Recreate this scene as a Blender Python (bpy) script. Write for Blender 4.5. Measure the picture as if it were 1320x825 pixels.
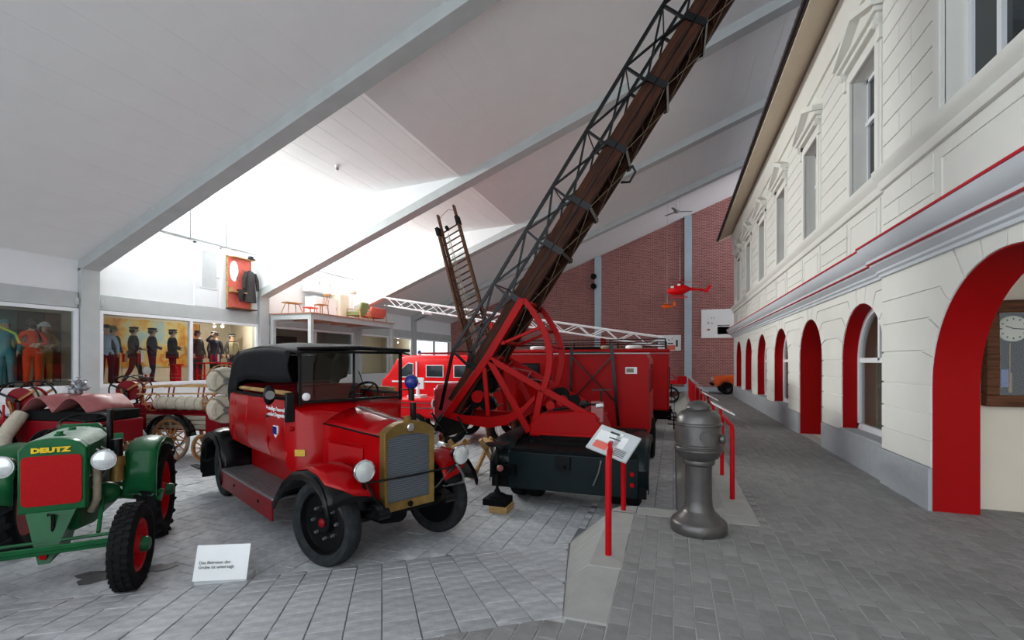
import bpy, bmesh, math, random
from mathutils import Vector, Matrix

# ------------------------------------------------------------------ clear
for o in list(bpy.data.objects):
    bpy.data.objects.remove(o, do_unlink=True)
sc = bpy.context.scene
C = sc.collection
R = math.radians
random.seed(11)

# ------------------------------------------------------------------ camera
cam_d = bpy.data.cameras.new('camera')
cam = bpy.data.objects.new('camera', cam_d)
C.objects.link(cam)
cam.location = (0, 0, 2.1)
cam.rotation_euler = (R(90), 0, R(18.97))
cam_d.sensor_width = 36
cam_d.lens = 36 * 605 / 1320
cam_d.shift_y = (466 - 412.5) / 1320
cam_d.clip_start = 0.05
cam_d.clip_end = 200
sc.camera = cam

# ------------------------------------------------------------------ world and light
def srgb(r, g, b):
    def f(v):
        v /= 255.0
        return v / 12.92 if v <= 0.04045 else ((v + 0.055) / 1.055) ** 2.4
    return (f(r), f(g), f(b), 1.0)

world = bpy.data.worlds.new('overcast_sky')
sc.world = world
world.use_nodes = True
wn = world.node_tree.nodes
wl = world.node_tree.links
bgn = wn['Background']
bgn.inputs[0].default_value = (0.86, 0.93, 1.0, 1)
bgn.inputs[1].default_value = 1.75

def area(name, loc, rot, sx, sy, power, col):
    d = bpy.data.lights.new(name, 'AREA')
    d.shape = 'RECTANGLE'
    d.size = sx
    d.size_y = sy
    d.energy = power
    d.color = col
    o = bpy.data.objects.new(name, d)
    o.location = loc
    o.rotation_euler = rot
    C.objects.link(o)
    return o
# daylight falling in through the two clerestory windows of the dormers
area('clerestory_daylight', (-14.9, 10.75, 6.85), (0, R(-72), 0), 1.6, 5.2, 1000, (1.0, 0.98, 0.95))
area('clerestory_daylight', (-14.9, 16.2, 6.85), (0, R(-72), 0), 1.6, 5.2, 900, (1.0, 0.97, 0.93))

sc.view_settings.view_transform = 'Standard'
sc.view_settings.look = 'None'
sc.view_settings.gamma = 1.0
sc.view_settings.use_curve_mapping = False
sc.view_settings.exposure = 0.45

# ------------------------------------------------------------------ materials
MAT = {}
def mat(name, col, rough=0.6, metal=0.0, var=0.12, scale=6.0, bump=0.0, bscale=40.0, coat=0.0, island=0.0, alpha=None):
    if name in MAT:
        return MAT[name]
    m = bpy.data.materials.new(name)
    m.use_nodes = True
    nt = m.node_tree
    N, L = nt.nodes, nt.links
    b = N['Principled BSDF']
    c = srgb(*col)
    tc = N.new('ShaderNodeTexCoord')
    no = N.new('ShaderNodeTexNoise')
    no.inputs['Scale'].default_value = scale
    no.inputs['Detail'].default_value = 5
    L.new(tc.outputs['Object'], no.inputs['Vector'])
    rp = N.new('ShaderNodeValToRGB')
    rp.color_ramp.elements[0].position = 0.3
    rp.color_ramp.elements[1].position = 0.7
    rp.color_ramp.elements[0].color = tuple(max(0, x * (1 - var)) for x in c[:3]) + (1,)
    rp.color_ramp.elements[1].color = tuple(min(1, x * (1 + var)) for x in c[:3]) + (1,)
    L.new(no.outputs['Fac'], rp.inputs['Fac'])
    outc = rp.outputs['Color']
    if island > 0:
        g = N.new('ShaderNodeNewGeometry')
        oi = N.new('ShaderNodeObjectInfo')
        ad = N.new('ShaderNodeMath'); ad.operation = 'ADD'
        fr = N.new('ShaderNodeMath'); fr.operation = 'FRACT'
        L.new(g.outputs['Random Per Island'], ad.inputs[0])
        L.new(oi.outputs['Random'], ad.inputs[1])
        L.new(ad.outputs[0], fr.inputs[0])
        mr = N.new('ShaderNodeMapRange')
        mr.inputs['To Min'].default_value = 1 - island
        mr.inputs['To Max'].default_value = 1 + island
        L.new(fr.outputs[0], mr.inputs['Value'])
        mx = N.new('ShaderNodeVectorMath'); mx.operation = 'SCALE'
        L.new(outc, mx.inputs[0])
        L.new(mr.outputs[0], mx.inputs['Scale'])
        outc = mx.outputs[0]
    L.new(outc, b.inputs['Base Color'])
    b.inputs['Roughness'].default_value = rough
    b.inputs['Metallic'].default_value = metal
    b.inputs['Specular IOR Level'].default_value = 0.16 if 'red' in name or 'green' in name else 0.12 if 'black' in name or 'tyre' in name else 0.3
    if coat:
        b.inputs['Coat Weight'].default_value = coat
        b.inputs['Coat Roughness'].default_value = 0.12
    if bump:
        n2 = N.new('ShaderNodeTexNoise')
        n2.inputs['Scale'].default_value = bscale
        n2.inputs['Detail'].default_value = 6
        L.new(tc.outputs['Object'], n2.inputs['Vector'])
        bp = N.new('ShaderNodeBump')
        bp.inputs['Strength'].default_value = bump
        bp.inputs['Distance'].default_value = 0.01
        L.new(n2.outputs['Fac'], bp.inputs['Height'])
        L.new(bp.outputs[0], b.inputs['Normal'])
    MAT[name] = m
    return m

def glass_mat(name, tint=(235, 240, 240), gloss=0.25, rough=0.02):
    m = bpy.data.materials.new(name)
    m.use_nodes = True
    nt = m.node_tree
    N, L = nt.nodes, nt.links
    N.remove(N['Principled BSDF'])
    out = N['Material Output']
    tr = N.new('ShaderNodeBsdfTransparent')
    tr.inputs[0].default_value = srgb(*tint)
    gl = N.new('ShaderNodeBsdfGlossy')
    gl.inputs['Roughness'].default_value = rough
    fr = N.new('ShaderNodeFresnel')
    fr.inputs['IOR'].default_value = 1.45
    mu = N.new('ShaderNodeMath'); mu.operation = 'MULTIPLY_ADD'
    mu.inputs[1].default_value = 1.0
    mu.inputs[2].default_value = gloss * 0.12
    L.new(fr.outputs[0], mu.inputs[0])
    mx = N.new('ShaderNodeMixShader')
    ge = N.new('ShaderNodeNewGeometry')
    iv = N.new('ShaderNodeMath'); iv.operation = 'SUBTRACT'; iv.inputs[0].default_value = 1.0
    L.new(ge.outputs['Backfacing'], iv.inputs[1])
    m2 = N.new('ShaderNodeMath'); m2.operation = 'MULTIPLY'
    L.new(mu.outputs[0], m2.inputs[0]); L.new(iv.outputs[0], m2.inputs[1])
    L.new(m2.outputs[0], mx.inputs[0])
    L.new(tr.outputs[0], mx.inputs[1])
    L.new(gl.outputs[0], mx.inputs[2])
    L.new(mx.outputs[0], out.inputs['Surface'])
    MAT[name] = m
    return m

def brick_mat(name):
    m = bpy.data.materials.new(name)
    m.use_nodes = True
    nt = m.node_tree
    N, L = nt.nodes, nt.links
    b = N['Principled BSDF']
    tc = N.new('ShaderNodeTexCoord')
    sp = N.new('ShaderNodeSeparateXYZ')
    cb = N.new('ShaderNodeCombineXYZ')
    L.new(tc.outputs['Object'], sp.inputs[0])
    L.new(sp.outputs['X'], cb.inputs[0])
    L.new(sp.outputs['Z'], cb.inputs[1])
    br = N.new('ShaderNodeTexBrick')
    br.inputs['Color1'].default_value = srgb(158, 90, 84)
    br.inputs['Color2'].default_value = srgb(132, 66, 62)
    br.inputs['Mortar'].default_value = srgb(178, 152, 148)
    br.inputs['Scale'].default_value = 1.0
    br.inputs['Mortar Size'].default_value = 0.011
    br.inputs['Brick Width'].default_value = 0.25
    br.inputs['Row Height'].default_value = 0.085
    L.new(cb.outputs[0], br.inputs['Vector'])
    no = N.new('ShaderNodeTexNoise')
    no.inputs['Scale'].default_value = 0.7
    L.new(tc.outputs['Object'], no.inputs['Vector'])
    mr = N.new('ShaderNodeMapRange')
    mr.inputs['To Min'].default_value = 0.85
    mr.inputs['To Max'].default_value = 1.15
    L.new(no.outputs['Fac'], mr.inputs['Value'])
    vm = N.new('ShaderNodeVectorMath'); vm.operation = 'SCALE'
    L.new(br.outputs['Color'], vm.inputs[0])
    L.new(mr.outputs[0], vm.inputs['Scale'])
    L.new(vm.outputs[0], b.inputs['Base Color'])
    b.inputs['Roughness'].default_value = 0.85
    MAT[name] = m
    return m

def wood_mat(name, c1, c2, rough=0.55, sx=1.5, sy=14):
    m = bpy.data.materials.new(name)
    m.use_nodes = True
    nt = m.node_tree
    N, L = nt.nodes, nt.links
    b = N['Principled BSDF']
    tc = N.new('ShaderNodeTexCoord')
    mp = N.new('ShaderNodeMapping')
    mp.inputs['Scale'].default_value = (sx, sy, sy)
    L.new(tc.outputs['Object'], mp.inputs[0])
    no = N.new('ShaderNodeTexNoise')
    no.inputs['Scale'].default_value = 2.0
    no.inputs['Detail'].default_value = 8
    L.new(mp.outputs[0], no.inputs['Vector'])
    rp = N.new('ShaderNodeValToRGB')
    rp.color_ramp.elements[0].position = 0.32
    rp.color_ramp.elements[1].position = 0.68
    rp.color_ramp.elements[0].color = srgb(*c1)
    rp.color_ramp.elements[1].color = srgb(*c2)
    L.new(no.outputs['Fac'], rp.inputs['Fac'])
    L.new(rp.outputs[0], b.inputs['Base Color'])
    b.inputs['Roughness'].default_value = rough
    b.inputs['Specular IOR Level'].default_value = 0.15
    MAT[name] = m
    return m

mat('pit_paver', (180, 182, 185), 0.7, 0, 0.22, 9, 0.4, 60, island=0.10)
mat('walk_paver', (138, 137, 136), 0.75, 0, 0.12, 9, 0.3, 60, island=0.10)
mat('joint_sand', (118, 121, 126), 0.9, 0, 0.1, 20)
mat('joint_pale', (186, 185, 182), 0.9, 0, 0.1, 20)
mat('concrete_kerb', (166, 166, 162), 0.8, 0, 0.08, 5, 0.3, 80)
mat('concrete', (186, 190, 190), 0.8, 0, 0.05, 3, 0.2, 50)
mat('frame_grey', (130, 133, 134), 0.6, 0, 0.04, 3)
mat('white_wall', (232, 234, 236), 0.7, 0, 0.015, 2)
mat('ceiling_board', (236, 236, 236), 0.85, 0, 0.015, 2, 0.08, 30)
mat('ceiling_joint', (240, 240, 240), 0.9, 0, 0.02, 2)
mat('white_frame', (235, 237, 240), 0.45, 0, 0.02, 4)
mat('blue_steel', (176, 190, 200), 0.5, 0.2, 0.04, 3)
mat('dark_room', (96, 92, 88), 0.8, 0, 0.2, 2)
mat('display_floor', (190, 190, 186), 0.6, 0, 0.05, 2)
mat('plaster', (231, 230, 223), 0.8, 0, 0.02, 3, 0.1, 60)
mat('plaster_block', (231, 230, 223), 0.8, 0, 0.015, 3, 0.1, 60, island=0.02)
mat('plinth_grey', (172, 176, 180), 0.75, 0, 0.05, 12, 0.2, 80)
mat('cornice_grey', (208, 213, 218), 0.6, 0, 0.02, 4)
mat('cornice_red', (196, 30, 44), 0.5, 0, 0.05, 4)
mat('reveal_red', (162, 0, 4), 0.65, 0, 0.03, 8)
mat('soffit', (214, 198, 176), 0.8, 0, 0.03, 4)
mat('roof_tile', (72, 66, 66), 0.7, 0, 0.25, 10)
mat('inner_cream', (226, 216, 200), 0.8, 0, 0.03, 3)
brick_mat('brick')
glass_mat('glass')
glass_mat('clear_glass', (245, 248, 248), 0.1)
mat('dark_glass', (40, 48, 52), 0.06, 0, 0.2, 3)
mat('curtain_glass', (150, 156, 158), 0.12, 0, 0.15, 2)
mat('black_paint', (12, 13, 15), 0.25, 0, 0.2, 8)
MAT['black_paint'].node_tree.nodes['Principled BSDF'].inputs['Specular IOR Level'].default_value = 0.25
mat('black_matt', (17, 17, 18), 0.75, 0, 0.2, 8, 0.1)
mat('tyre', (24, 25, 26), 0.85, 0, 0.25, 12, 0.3, 30)
mat('tyre_grey', (46, 48, 50), 0.85, 0, 0.3, 14, 0.3, 30)
mat('car_red', (160, 1, 7), 0.24, 0, 0.10, 3, coat=0.25)
mat('dark_red', (122, 8, 20), 0.4, 0, 0.15, 4)
mat('truck_red', (164, 1, 5), 0.45, 0, 0.08, 3)
mat('bright_red', (214, 10, 20), 0.4, 0, 0.06, 3)
mat('rail_red', (182, 2, 16), 0.4, 0, 0.04, 5)
mat('orange', (232, 92, 22), 0.35, 0, 0.05, 4, coat=0.3)
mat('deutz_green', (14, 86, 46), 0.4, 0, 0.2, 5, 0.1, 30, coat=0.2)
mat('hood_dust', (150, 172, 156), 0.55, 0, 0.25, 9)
mat('panel_red', (166, 3, 10), 0.5, 0, 0.12, 40)
mat('truck_green', (9, 24, 27), 0.45, 0, 0.2, 5, coat=0.2)
mat('brass', (142, 114, 64), 0.42, 0.6, 0.15, 12)
mat('brass_plate', (200, 168, 70), 0.5, 0.3, 0.15, 30)
mat('chrome', (214, 216, 218), 0.12, 1.0, 0.03, 10)
mat('steel', (150, 152, 156), 0.4, 0.8, 0.1, 10)
mat('cast_iron', (104, 101, 100), 0.36, 0.7, 0.15, 6, 0.15, 40)
mat('mesh_core', (92, 102, 112), 0.6, 0.4, 0.3, 160, 0.5, 160)
mat('lamp_glass', (222, 226, 226), 0.12, 0.35, 0.08, 20)
mat('canvas_black', (22, 23, 26), 0.7, 0, 0.25, 3, 0.25, 8)
mat('canvas_hose', (186, 176, 158), 0.85, 0, 0.12, 14, 0.3, 40)
mat('leather', (156, 92, 92), 0.4, 0, 0.15, 8)
mat('strap', (138, 128, 110), 0.8, 0, 0.15, 20)
mat('white_paint', (238, 238, 240), 0.45, 0, 0.02, 5)
mat('yellow_paint', (226, 190, 30), 0.5, 0, 0.05, 8)
mat('blue_lamp', (24, 40, 120), 0.15, 0, 0.1, 6, coat=0.5)
mat('sign_white', (236, 238, 238), 0.35, 0, 0.02, 5)
mat('ink', (60, 62, 66), 0.6, 0, 0.05, 5)
mat('navy', (34, 42, 62), 0.8, 0, 0.2, 9)
mat('navy_dark', (28, 32, 42), 0.8, 0, 0.2, 9)
mat('charcoal', (58, 56, 56), 0.8, 0, 0.2, 9)
mat('light_blue_cloth', (168, 190, 216), 0.8, 0, 0.08, 9)
mat('orange_cloth', (226, 68, 20), 0.7, 0, 0.1, 9)
mat('teal_cloth', (70, 140, 146), 0.7, 0, 0.15, 6)
mat('lime_cloth', (190, 214, 70), 0.7, 0, 0.1, 6)
mat('beige_cloth', (190, 178, 140), 0.8, 0, 0.1, 6)
mat('tan_cloth', (166, 120, 50), 0.8, 0, 0.15, 6)
mat('skin', (214, 172, 146), 0.6, 0, 0.05, 9)
mat('hair', (64, 46, 34), 0.7, 0, 0.2, 20)
mat('pale_grey', (196, 200, 202), 0.6, 0, 0.05, 5)
mat('olive', (128, 138, 96), 0.7, 0, 0.08, 5)
mat('salmon', (226, 110, 96), 0.75, 0, 0.08, 5)
wood_mat('dark_wood', (36, 20, 14), (76, 42, 27), .65)
wood_mat('ladder_wood', (60, 35, 24), (106, 68, 47))
wood_mat('ash_wood', (158, 122, 74), (204, 170, 118))
wood_mat('spoke_wood', (134, 88, 50), (178, 128, 78))
wood_mat('brown_frame', (72, 42, 26), (112, 70, 44))
wood_mat('deck_wood', (176, 116, 92), (206, 150, 122))
wood_mat('grey_plank', (128, 122, 108), (176, 168, 150))

# ------------------------------------------------------------------ mesh helpers
def V(*a):
    return Vector(a)

def frame_of(axis):
    a = Vector(axis).normalized()
    t = Vector((0, 0, 1)) if abs(a.z) < 0.9 else Vector((1, 0, 0))
    u = t.cross(a).normalized()
    w = a.cross(u).normalized()
    return u, w, a

class MB:
    def __init__(s):
        s.v = []; s.f = []
    def add(s, vs, fs):
        k = len(s.v)
        s.v += [tuple(p) for p in vs]
        s.f += [tuple(i + k for i in f) for f in fs]
        return s
    def b(s, x0, x1, y0, y1, z0, z1):
        vs = [(x, y, z) for z in (z0, z1) for y in (y0, y1) for x in (x0, x1)]
        return s.add(vs, [(0, 2, 3, 1), (4, 5, 7, 6), (0, 1, 5, 4), (2, 6, 7, 3), (0, 4, 6, 2), (1, 3, 7, 5)])
    def bar(s, p0, p1, w, h, up=(0, 0, 1)):
        p0 = Vector(p0); p1 = Vector(p1)
        d = (p1 - p0).normalized()
        u = Vector(up)
        side = d.cross(u)
        if side.length < 1e-4:
            side = d.cross(Vector((1, 0, 0)))
        side.normalize()
        u = side.cross(d).normalized()
        vs = []
        for p in (p0, p1):
            for a, bb in ((-1, -1), (1, -1), (1, 1), (-1, 1)):
                vs.append(p + side * (a * w / 2) + u * (bb * h / 2))
        return s.add(vs, [(0, 1, 2, 3), (7, 6, 5, 4), (0, 4, 5, 1), (1, 5, 6, 2), (2, 6, 7, 3), (3, 7, 4, 0)])
    def cyl(s, p0, p1, r0, r1=None, n=12, cap=True):
        if r1 is None:
            r1 = r0
        p0 = Vector(p0); p1 = Vector(p1)
        u, w, a = frame_of(p1 - p0)
        vs = []
        for p, r in ((p0, r0), (p1, r1)):
            for i in range(n):
                t = 2 * math.pi * i / n
                vs.append(p + (u * math.cos(t) + w * math.sin(t)) * r)
        fs = [(i, (i + 1) % n, n + (i + 1) % n, n + i) for i in range(n)]
        if cap:
            fs += [tuple(range(n - 1, -1, -1)), tuple(range(n, 2 * n))]
        return s.add(vs, fs)
    def lathe(s, prof, o=(0, 0, 0), axis=(0, 0, 1), n=20, cap=True):
        u, w, a = frame_of(axis)
        o = Vector(o)
        vs = []
        for r, h in prof:
            for i in range(n):
                t = 2 * math.pi * i / n
                vs.append(o + a * h + (u * math.cos(t) + w * math.sin(t)) * max(r, 1e-4))
        fs = []
        for j in range(len(prof) - 1):
            for i in range(n):
                k = (i + 1) % n
                fs.append((j * n + i, j * n + k, (j + 1) * n + k, (j + 1) * n + i))
        if cap:
            fs.append(tuple(range(n - 1, -1, -1)))
            m = (len(prof) - 1) * n
            fs.append(tuple(range(m, m + n)))
        return s.add(vs, fs)
    def ring(s, o, axis, prof, n=24):
        # closed lathe: the profile loops back on itself (r, h)
        u, w, a = frame_of(axis)
        o = Vector(o)
        m = len(prof)
        vs = []
        for r, h in prof:
            for i in range(n):
                t = 2 * math.pi * i / n
                vs.append(o + a * h + (u * math.cos(t) + w * math.sin(t)) * r)
        fs = []
        for j in range(m):
            q = (j + 1) % m
            for i in range(n):
                k = (i + 1) % n
                fs.append((j * n + i, j * n + k, q * n + k, q * n + i))
        return s.add(vs, fs)
    def torus(s, o, axis, RR, r, n=24, m=8):
        return s.ring(o, axis, [(RR + r * math.cos(2 * math.pi * j / m), r * math.sin(2 * math.pi * j / m)) for j in range(m)], n)
    def tube(s, pts, r, n=8, closed=False, cap=True):
        pts = [Vector(p) for p in pts]
        m = len(pts)
        rs = r if isinstance(r, (list, tuple)) else [r] * m
        vs = []
        prev = None
        for i, p in enumerate(pts):
            if closed:
                d = pts[(i + 1) % m] - pts[i - 1]
            else:
                d = pts[min(i + 1, m - 1)] - pts[max(i - 1, 0)]
            d.normalize()
            if prev is None:
                u, w, a = frame_of(d)
            else:
                u = prev - d * prev.dot(d)
                if u.length < 1e-5:
                    u = frame_of(d)[0]
                u.normalize()
                w = d.cross(u)
            prev = u
            for k in range(n):
                t = 2 * math.pi * k / n
                vs.append(p + (u * math.cos(t) + w * math.sin(t)) * rs[i])
        fs = []
        for i in range(m if closed else m - 1):
            j = (i + 1) % m
            for k in range(n):
                q = (k + 1) % n
                fs.append((i * n + k, i * n + q, j * n + q, j * n + k))
        if cap and not closed:
            fs += [tuple(range(n - 1, -1, -1)), tuple(range((m - 1) * n, m * n))]
        return s.add(vs, fs)
    def prism(s, poly, vec):
        vec = Vector(vec)
        n = len(poly)
        vs = [Vector(p) for p in poly] + [Vector(p) + vec for p in poly]
        fs = [tuple(range(n - 1, -1, -1)), tuple(range(n, 2 * n))]
        fs += [(i, (i + 1) % n, n + (i + 1) % n, n + i) for i in range(n)]
        return s.add(vs, fs)
    def loft(s, rings, cap=True, close=True):
        n = len(rings[0])
        vs = [p for r in rings for p in r]
        fs = []
        for i in range(len(rings) - 1):
            for k in range(n if close else n - 1):
                q = (k + 1) % n
                fs.append((i * n + k, i * n + q, (i + 1) * n + q, (i + 1) * n + k))
        if cap and close:
            fs += [tuple(range(n - 1, -1, -1)), tuple(range((len(rings) - 1) * n, len(rings) * n))]
        return s.add(vs, fs)
    def ball(s, o, r, n=14, sc3=(1, 1, 1)):
        m = n // 2
        o = Vector(o)
        rings = []
        for j in range(m + 1):
            ph = math.pi * j / m
            rr = max(math.sin(ph), 1e-3)
            rings.append([o + Vector((r * sc3[0] * rr * math.cos(2 * math.pi * i / n), r * sc3[1] * rr * math.sin(2 * math.pi * i / n), -r * sc3[2] * math.cos(ph))) for i in range(n)])
        return s.loft(rings)
    def mesh(s, name, m=None):
        me = bpy.data.meshes.new(name)
        me.from_pydata(s.v, [], s.f)
        bm = bmesh.new()
        bm.from_mesh(me)
        bmesh.ops.recalc_face_normals(bm, faces=bm.faces)
        bm.to_mesh(me)
        bm.free()
        if m:
            me.materials.append(MAT[m])
        me.polygons.foreach_set('use_smooth', [True] * len(me.polygons))
        me.set_sharp_from_angle(angle=R(38))
        return me
    def build(s, name, m, parent=None, label=None, cat=None, group=None, kind=None, bevel=0.0, solid=0.0):
        o = bpy.data.objects.new(name, s.mesh(name, m))
        C.objects.link(o)
        if parent:
            o.parent = parent
        tag(o, label, cat, group, kind)
        if solid:
            md = o.modifiers.new('thickness', 'SOLIDIFY')
            md.thickness = solid
            md.offset = 0
        if bevel:
            md = o.modifiers.new('bevel', 'BEVEL')
            md.width = bevel
            md.segments = 2
            md.limit_method = 'ANGLE'
            md.angle_limit = R(40)
            md.harden_normals = False
        return o

def tag(o, label=None, cat=None, group=None, kind=None):
    if label: o['label'] = label
    if cat: o['category'] = cat
    if group: o['group'] = group
    if kind: o['kind'] = kind
    return o

def thing(name, label, cat, loc=(0, 0, 0), rz=0.0, group=None, rot=None):
    o = bpy.data.objects.new(name, None)
    o.empty_display_size = 0.1
    C.objects.link(o)
    o.location = loc
    o.rotation_euler = rot if rot else (0, 0, R(rz))
    tag(o, label, cat, group)
    return o

def dup(root, loc, rz=None, label=None, group=None, scale=None):
    r = root.copy()
    C.objects.link(r)
    r.location = loc
    if rz is not None: r.rotation_euler = (0, 0, R(rz))
    if scale: r.scale = (scale, scale, scale)
    if label: r['label'] = label
    if group: r['group'] = group
    for ch in list(root.children):
        c = ch.copy(); C.objects.link(c); c.parent = r
        for g in list(ch.children):
            d = g.copy(); C.objects.link(d); d.parent = c
    return r

def text_mesh(name, body, size, m, parent, loc, rot, extrude=0.002, align='CENTER', label=None, shear=0, bold=0.0, sx=1.0):
    cu = bpy.data.curves.new(name, 'FONT')
    cu.body = body
    cu.size = size
    cu.extrude = extrude
    cu.offset = bold
    cu.align_x = align
    cu.align_y = 'CENTER'
    cu.resolution_u = 2
    t = bpy.data.objects.new(name, cu)
    C.objects.link(t)
    dg = bpy.context.evaluated_depsgraph_get()
    me = bpy.data.meshes.new_from_object(t.evaluated_get(dg))
    bpy.data.objects.remove(t, do_unlink=True)
    me.materials.clear()
    me.materials.append(MAT[m])
    o = bpy.data.objects.new(name, me)
    C.objects.link(o)
    o.parent = parent
    o.location = loc
    o.rotation_euler = rot
    o.scale = (sx, 1, 1)
    if label: o['label'] = label
    return o

def clip(poly, a, b, c):
    # keep a*x + b*y <= c   (2-D convex polygon)
    out = []
    n = len(poly)
    for i in range(n):
        p, q = poly[i], poly[(i + 1) % n]
        dp = a * p[0] + b * p[1] - c
        dq = a * q[0] + b * q[1] - c
        if dp <= 0: out.append(p)
        if (dp < 0 < dq) or (dq < 0 < dp):
            t = dp / (dp - dq)
            out.append((p[0] + (q[0] - p[0]) * t, p[1] + (q[1] - p[1]) * t))
    return out

def poly_area(p):
    return abs(sum(p[i][0] * p[(i + 1) % len(p)][1] - p[(i + 1) % len(p)][0] * p[i][1] for i in range(len(p)))) / 2
# =================================================================== GROUND
WZ = 0.4                                   # walkway level above the pit floor
EX, EY = 0.825, 0.566                      # direction of the ramp folds
S_TOP, S_BOT = 2.923, 5.075                # plan distance of the two folds
CAMP = Vector((0, 0, 2.1))
def on_screen(p, m=60):
    s_, c_ = math.sin(R(18.97)), math.cos(R(18.97))
    d = -s_ * p[0] + c_ * p[1]
    if d < 0.3: return False
    u = 660 + 605 * (c_ * p[0] + s_ * p[1]) / d
    v = 466 - 605 * (p[2] - 2.1) / d
    return -m < u < 1320 + m and -m < v < 825 + m

def paver_mesh(poly, t=0.05, ch=0.005):
    cx = sum(p[0] for p in poly) / len(poly); cy = sum(p[1] for p in poly) / len(poly)
    n = len(poly)
    def ins(p, k):
        dx, dy = p[0] - cx, p[1] - cy
        l = math.hypot(dx, dy) or 1
        return (p[0] - dx / l * k, p[1] - dy / l * k)
    vs = [(p[0], p[1], -t) for p in poly] + [(p[0], p[1], -ch * 0.7) for p in poly] + [ins(p, ch) + (0,) for p in poly]
    fs = [tuple(range(2 * n, 3 * n))]
    for r in (0, 1):
        fs += [(r * n + i, r * n + (i + 1) % n, (r + 1) * n + (i + 1) % n, (r + 1) * n + i) for i in range(n)]
    return vs, fs

def pave(name, parent, m, cells, M, limit=300):
    # cells: list of (polygon in local u,v ; full size or None). Each near one is an object, the rest is one part
    rows = []
    for poly, full in cells:
        cx = sum(p[0] for p in poly) / len(poly); cy = sum(p[1] for p in poly) / len(poly)
        w = M @ Vector((cx, cy, 0))
        rows.append(((w - CAMP).length if on_screen(w, -4) else 1e3 + (w - CAMP).length, cx, cy, poly, full, on_screen(w, 160)))
    rows.sort(key=lambda r: r[0])
    shared = {}
    rest = MB()
    for i, (d, cx, cy, poly, full, vis) in enumerate(rows):
        if i >= limit and not vis: continue
        dz = random.uniform(-0.003, 0.003)
        if i < limit and d < 1e3:
            if full and full in shared:
                me = shared[full]
            else:
                mb = MB()
                vs, fs = paver_mesh([(p[0] - cx, p[1] - cy) for p in poly])
                mb.add(vs, fs)
                me = mb.mesh(name, m)
                if full: shared[full] = me
            o = bpy.data.objects.new(name, me)
            C.objects.link(o)
            o.parent = parent
            o.matrix_local = M @ Matrix.Translation((cx, cy, dz)) @ Matrix.Rotation(random.uniform(-0.006, 0.006), 4, 'X') @ Matrix.Rotation(random.uniform(-0.006, 0.006), 4, 'Y')
        else:
            vs, fs = paver_mesh(poly, 0.03)
            rest.add([M @ Vector((p[0], p[1], p[2] + dz)) for p in vs], fs)
    if rest.v:
        rest.build('paving', m, parent, kind='stuff')

def grid(u0, u1, v0, v1, a, b, clips, gap=0.008, along_u=False, boxes=None, v_off=0.0):
    # columns of width a running along v; stones of length b, every other column shifted
    out = []
    i0, i1 = math.floor(u0 / a), math.ceil(u1 / a)
    for i in range(i0, i1):
        x0, x1 = i * a + gap / 2, (i + 1) * a - gap / 2
        off = (i % 2) * b / 2 + v_off
        for j in range(math.floor((v0 - off) / b), math.ceil((v1 - off) / b) + 1):
            y0, y1 = j * b + off + gap / 2, (j + 1) * b + off - gap / 2
            poly = [(x0, y0), (x1, y0), (x1, y1), (x0, y1)]
            base = poly
            for cl in clips + [(-1, 0, -u0), (1, 0, u1), (0, -1, -v0), (0, 1, v1)]:
                poly = clip(poly, *cl)
                if len(poly) < 3: break
            if len(poly) < 3 or poly_area(poly) < 0.004: continue
            full = (round(a, 3), round(b, 3)) if len(poly) == 4 and abs(poly_area(poly) - (a - gap) * (b - gap)) < 1e-5 else None
            out.append((poly, full))
    return out

# pit floor ------------------------------------------------------------
mb = MB()
mb.b(-14.6, 0.6, -6, 29.4, -0.3, -0.010)
pit = mb.build('floor', 'joint_sand', label='grey stone-paved floor of the vehicle pit', cat='floor', kind='structure')
I4 = Matrix.Identity(4)
fold = (EY, -EX, -S_BOT)                    # s >= S_BOT
cells = grid(-14.3, -1.13, -3, 29.2, 0.26, 0.28, [fold])
cells += grid(-1.13, 0.03, 5.9, 29.2, 0.26, 0.28, [])
pave('paving_stone', pit, 'pit_paver', cells, I4)

# ramp -----------------------------------------------------------------
O = Vector((-EY * S_TOP, EX * S_TOP, WZ))
ux = Vector((EX, EY, 0))
vx = Vector((-EY * (S_BOT - S_TOP), EX * (S_BOT - S_TOP), -WZ)).normalized()
wx = ux.cross(vx)
RM = Matrix(((ux.x, vx.x, wx.x, O.x), (ux.y, vx.y, wx.y, O.y), (ux.z, vx.z, wx.z, O.z), (0, 0, 0, 1)))
LV = math.hypot(S_BOT - S_TOP, WZ)
mb = MB()
mb.prism([RM @ Vector(p) for p in ((-9, 0, -0.010), (3.0, 0, -0.010), (3.0, LV, -0.010), (-9, LV, -0.010))], (0, 0, -0.3))
ramp = mb.build('ramp', 'joint_sand', label='sloping stone-paved ramp from walkway down into the vehicle pit', cat='floor', kind='structure')
# kerb foot line from (-.69,3.07) to (-1.14,5.37): keep x + k*y <= c
kx, ky = 2.30, 0.45
kc = kx * -0.70 + ky * 3.07
def half_ramp(a, b, c):
    return (a * ux.x + b * ux.y, a * vx.x + b * vx.y, c - a * O.x - b * O.y)
cells = grid(-7, 3.6, 0.0, LV, 0.24, 0.19, [half_ramp(kx, ky, kc)])
pave('paving_stone', ramp, 'pit_paver', cells, RM)

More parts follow.
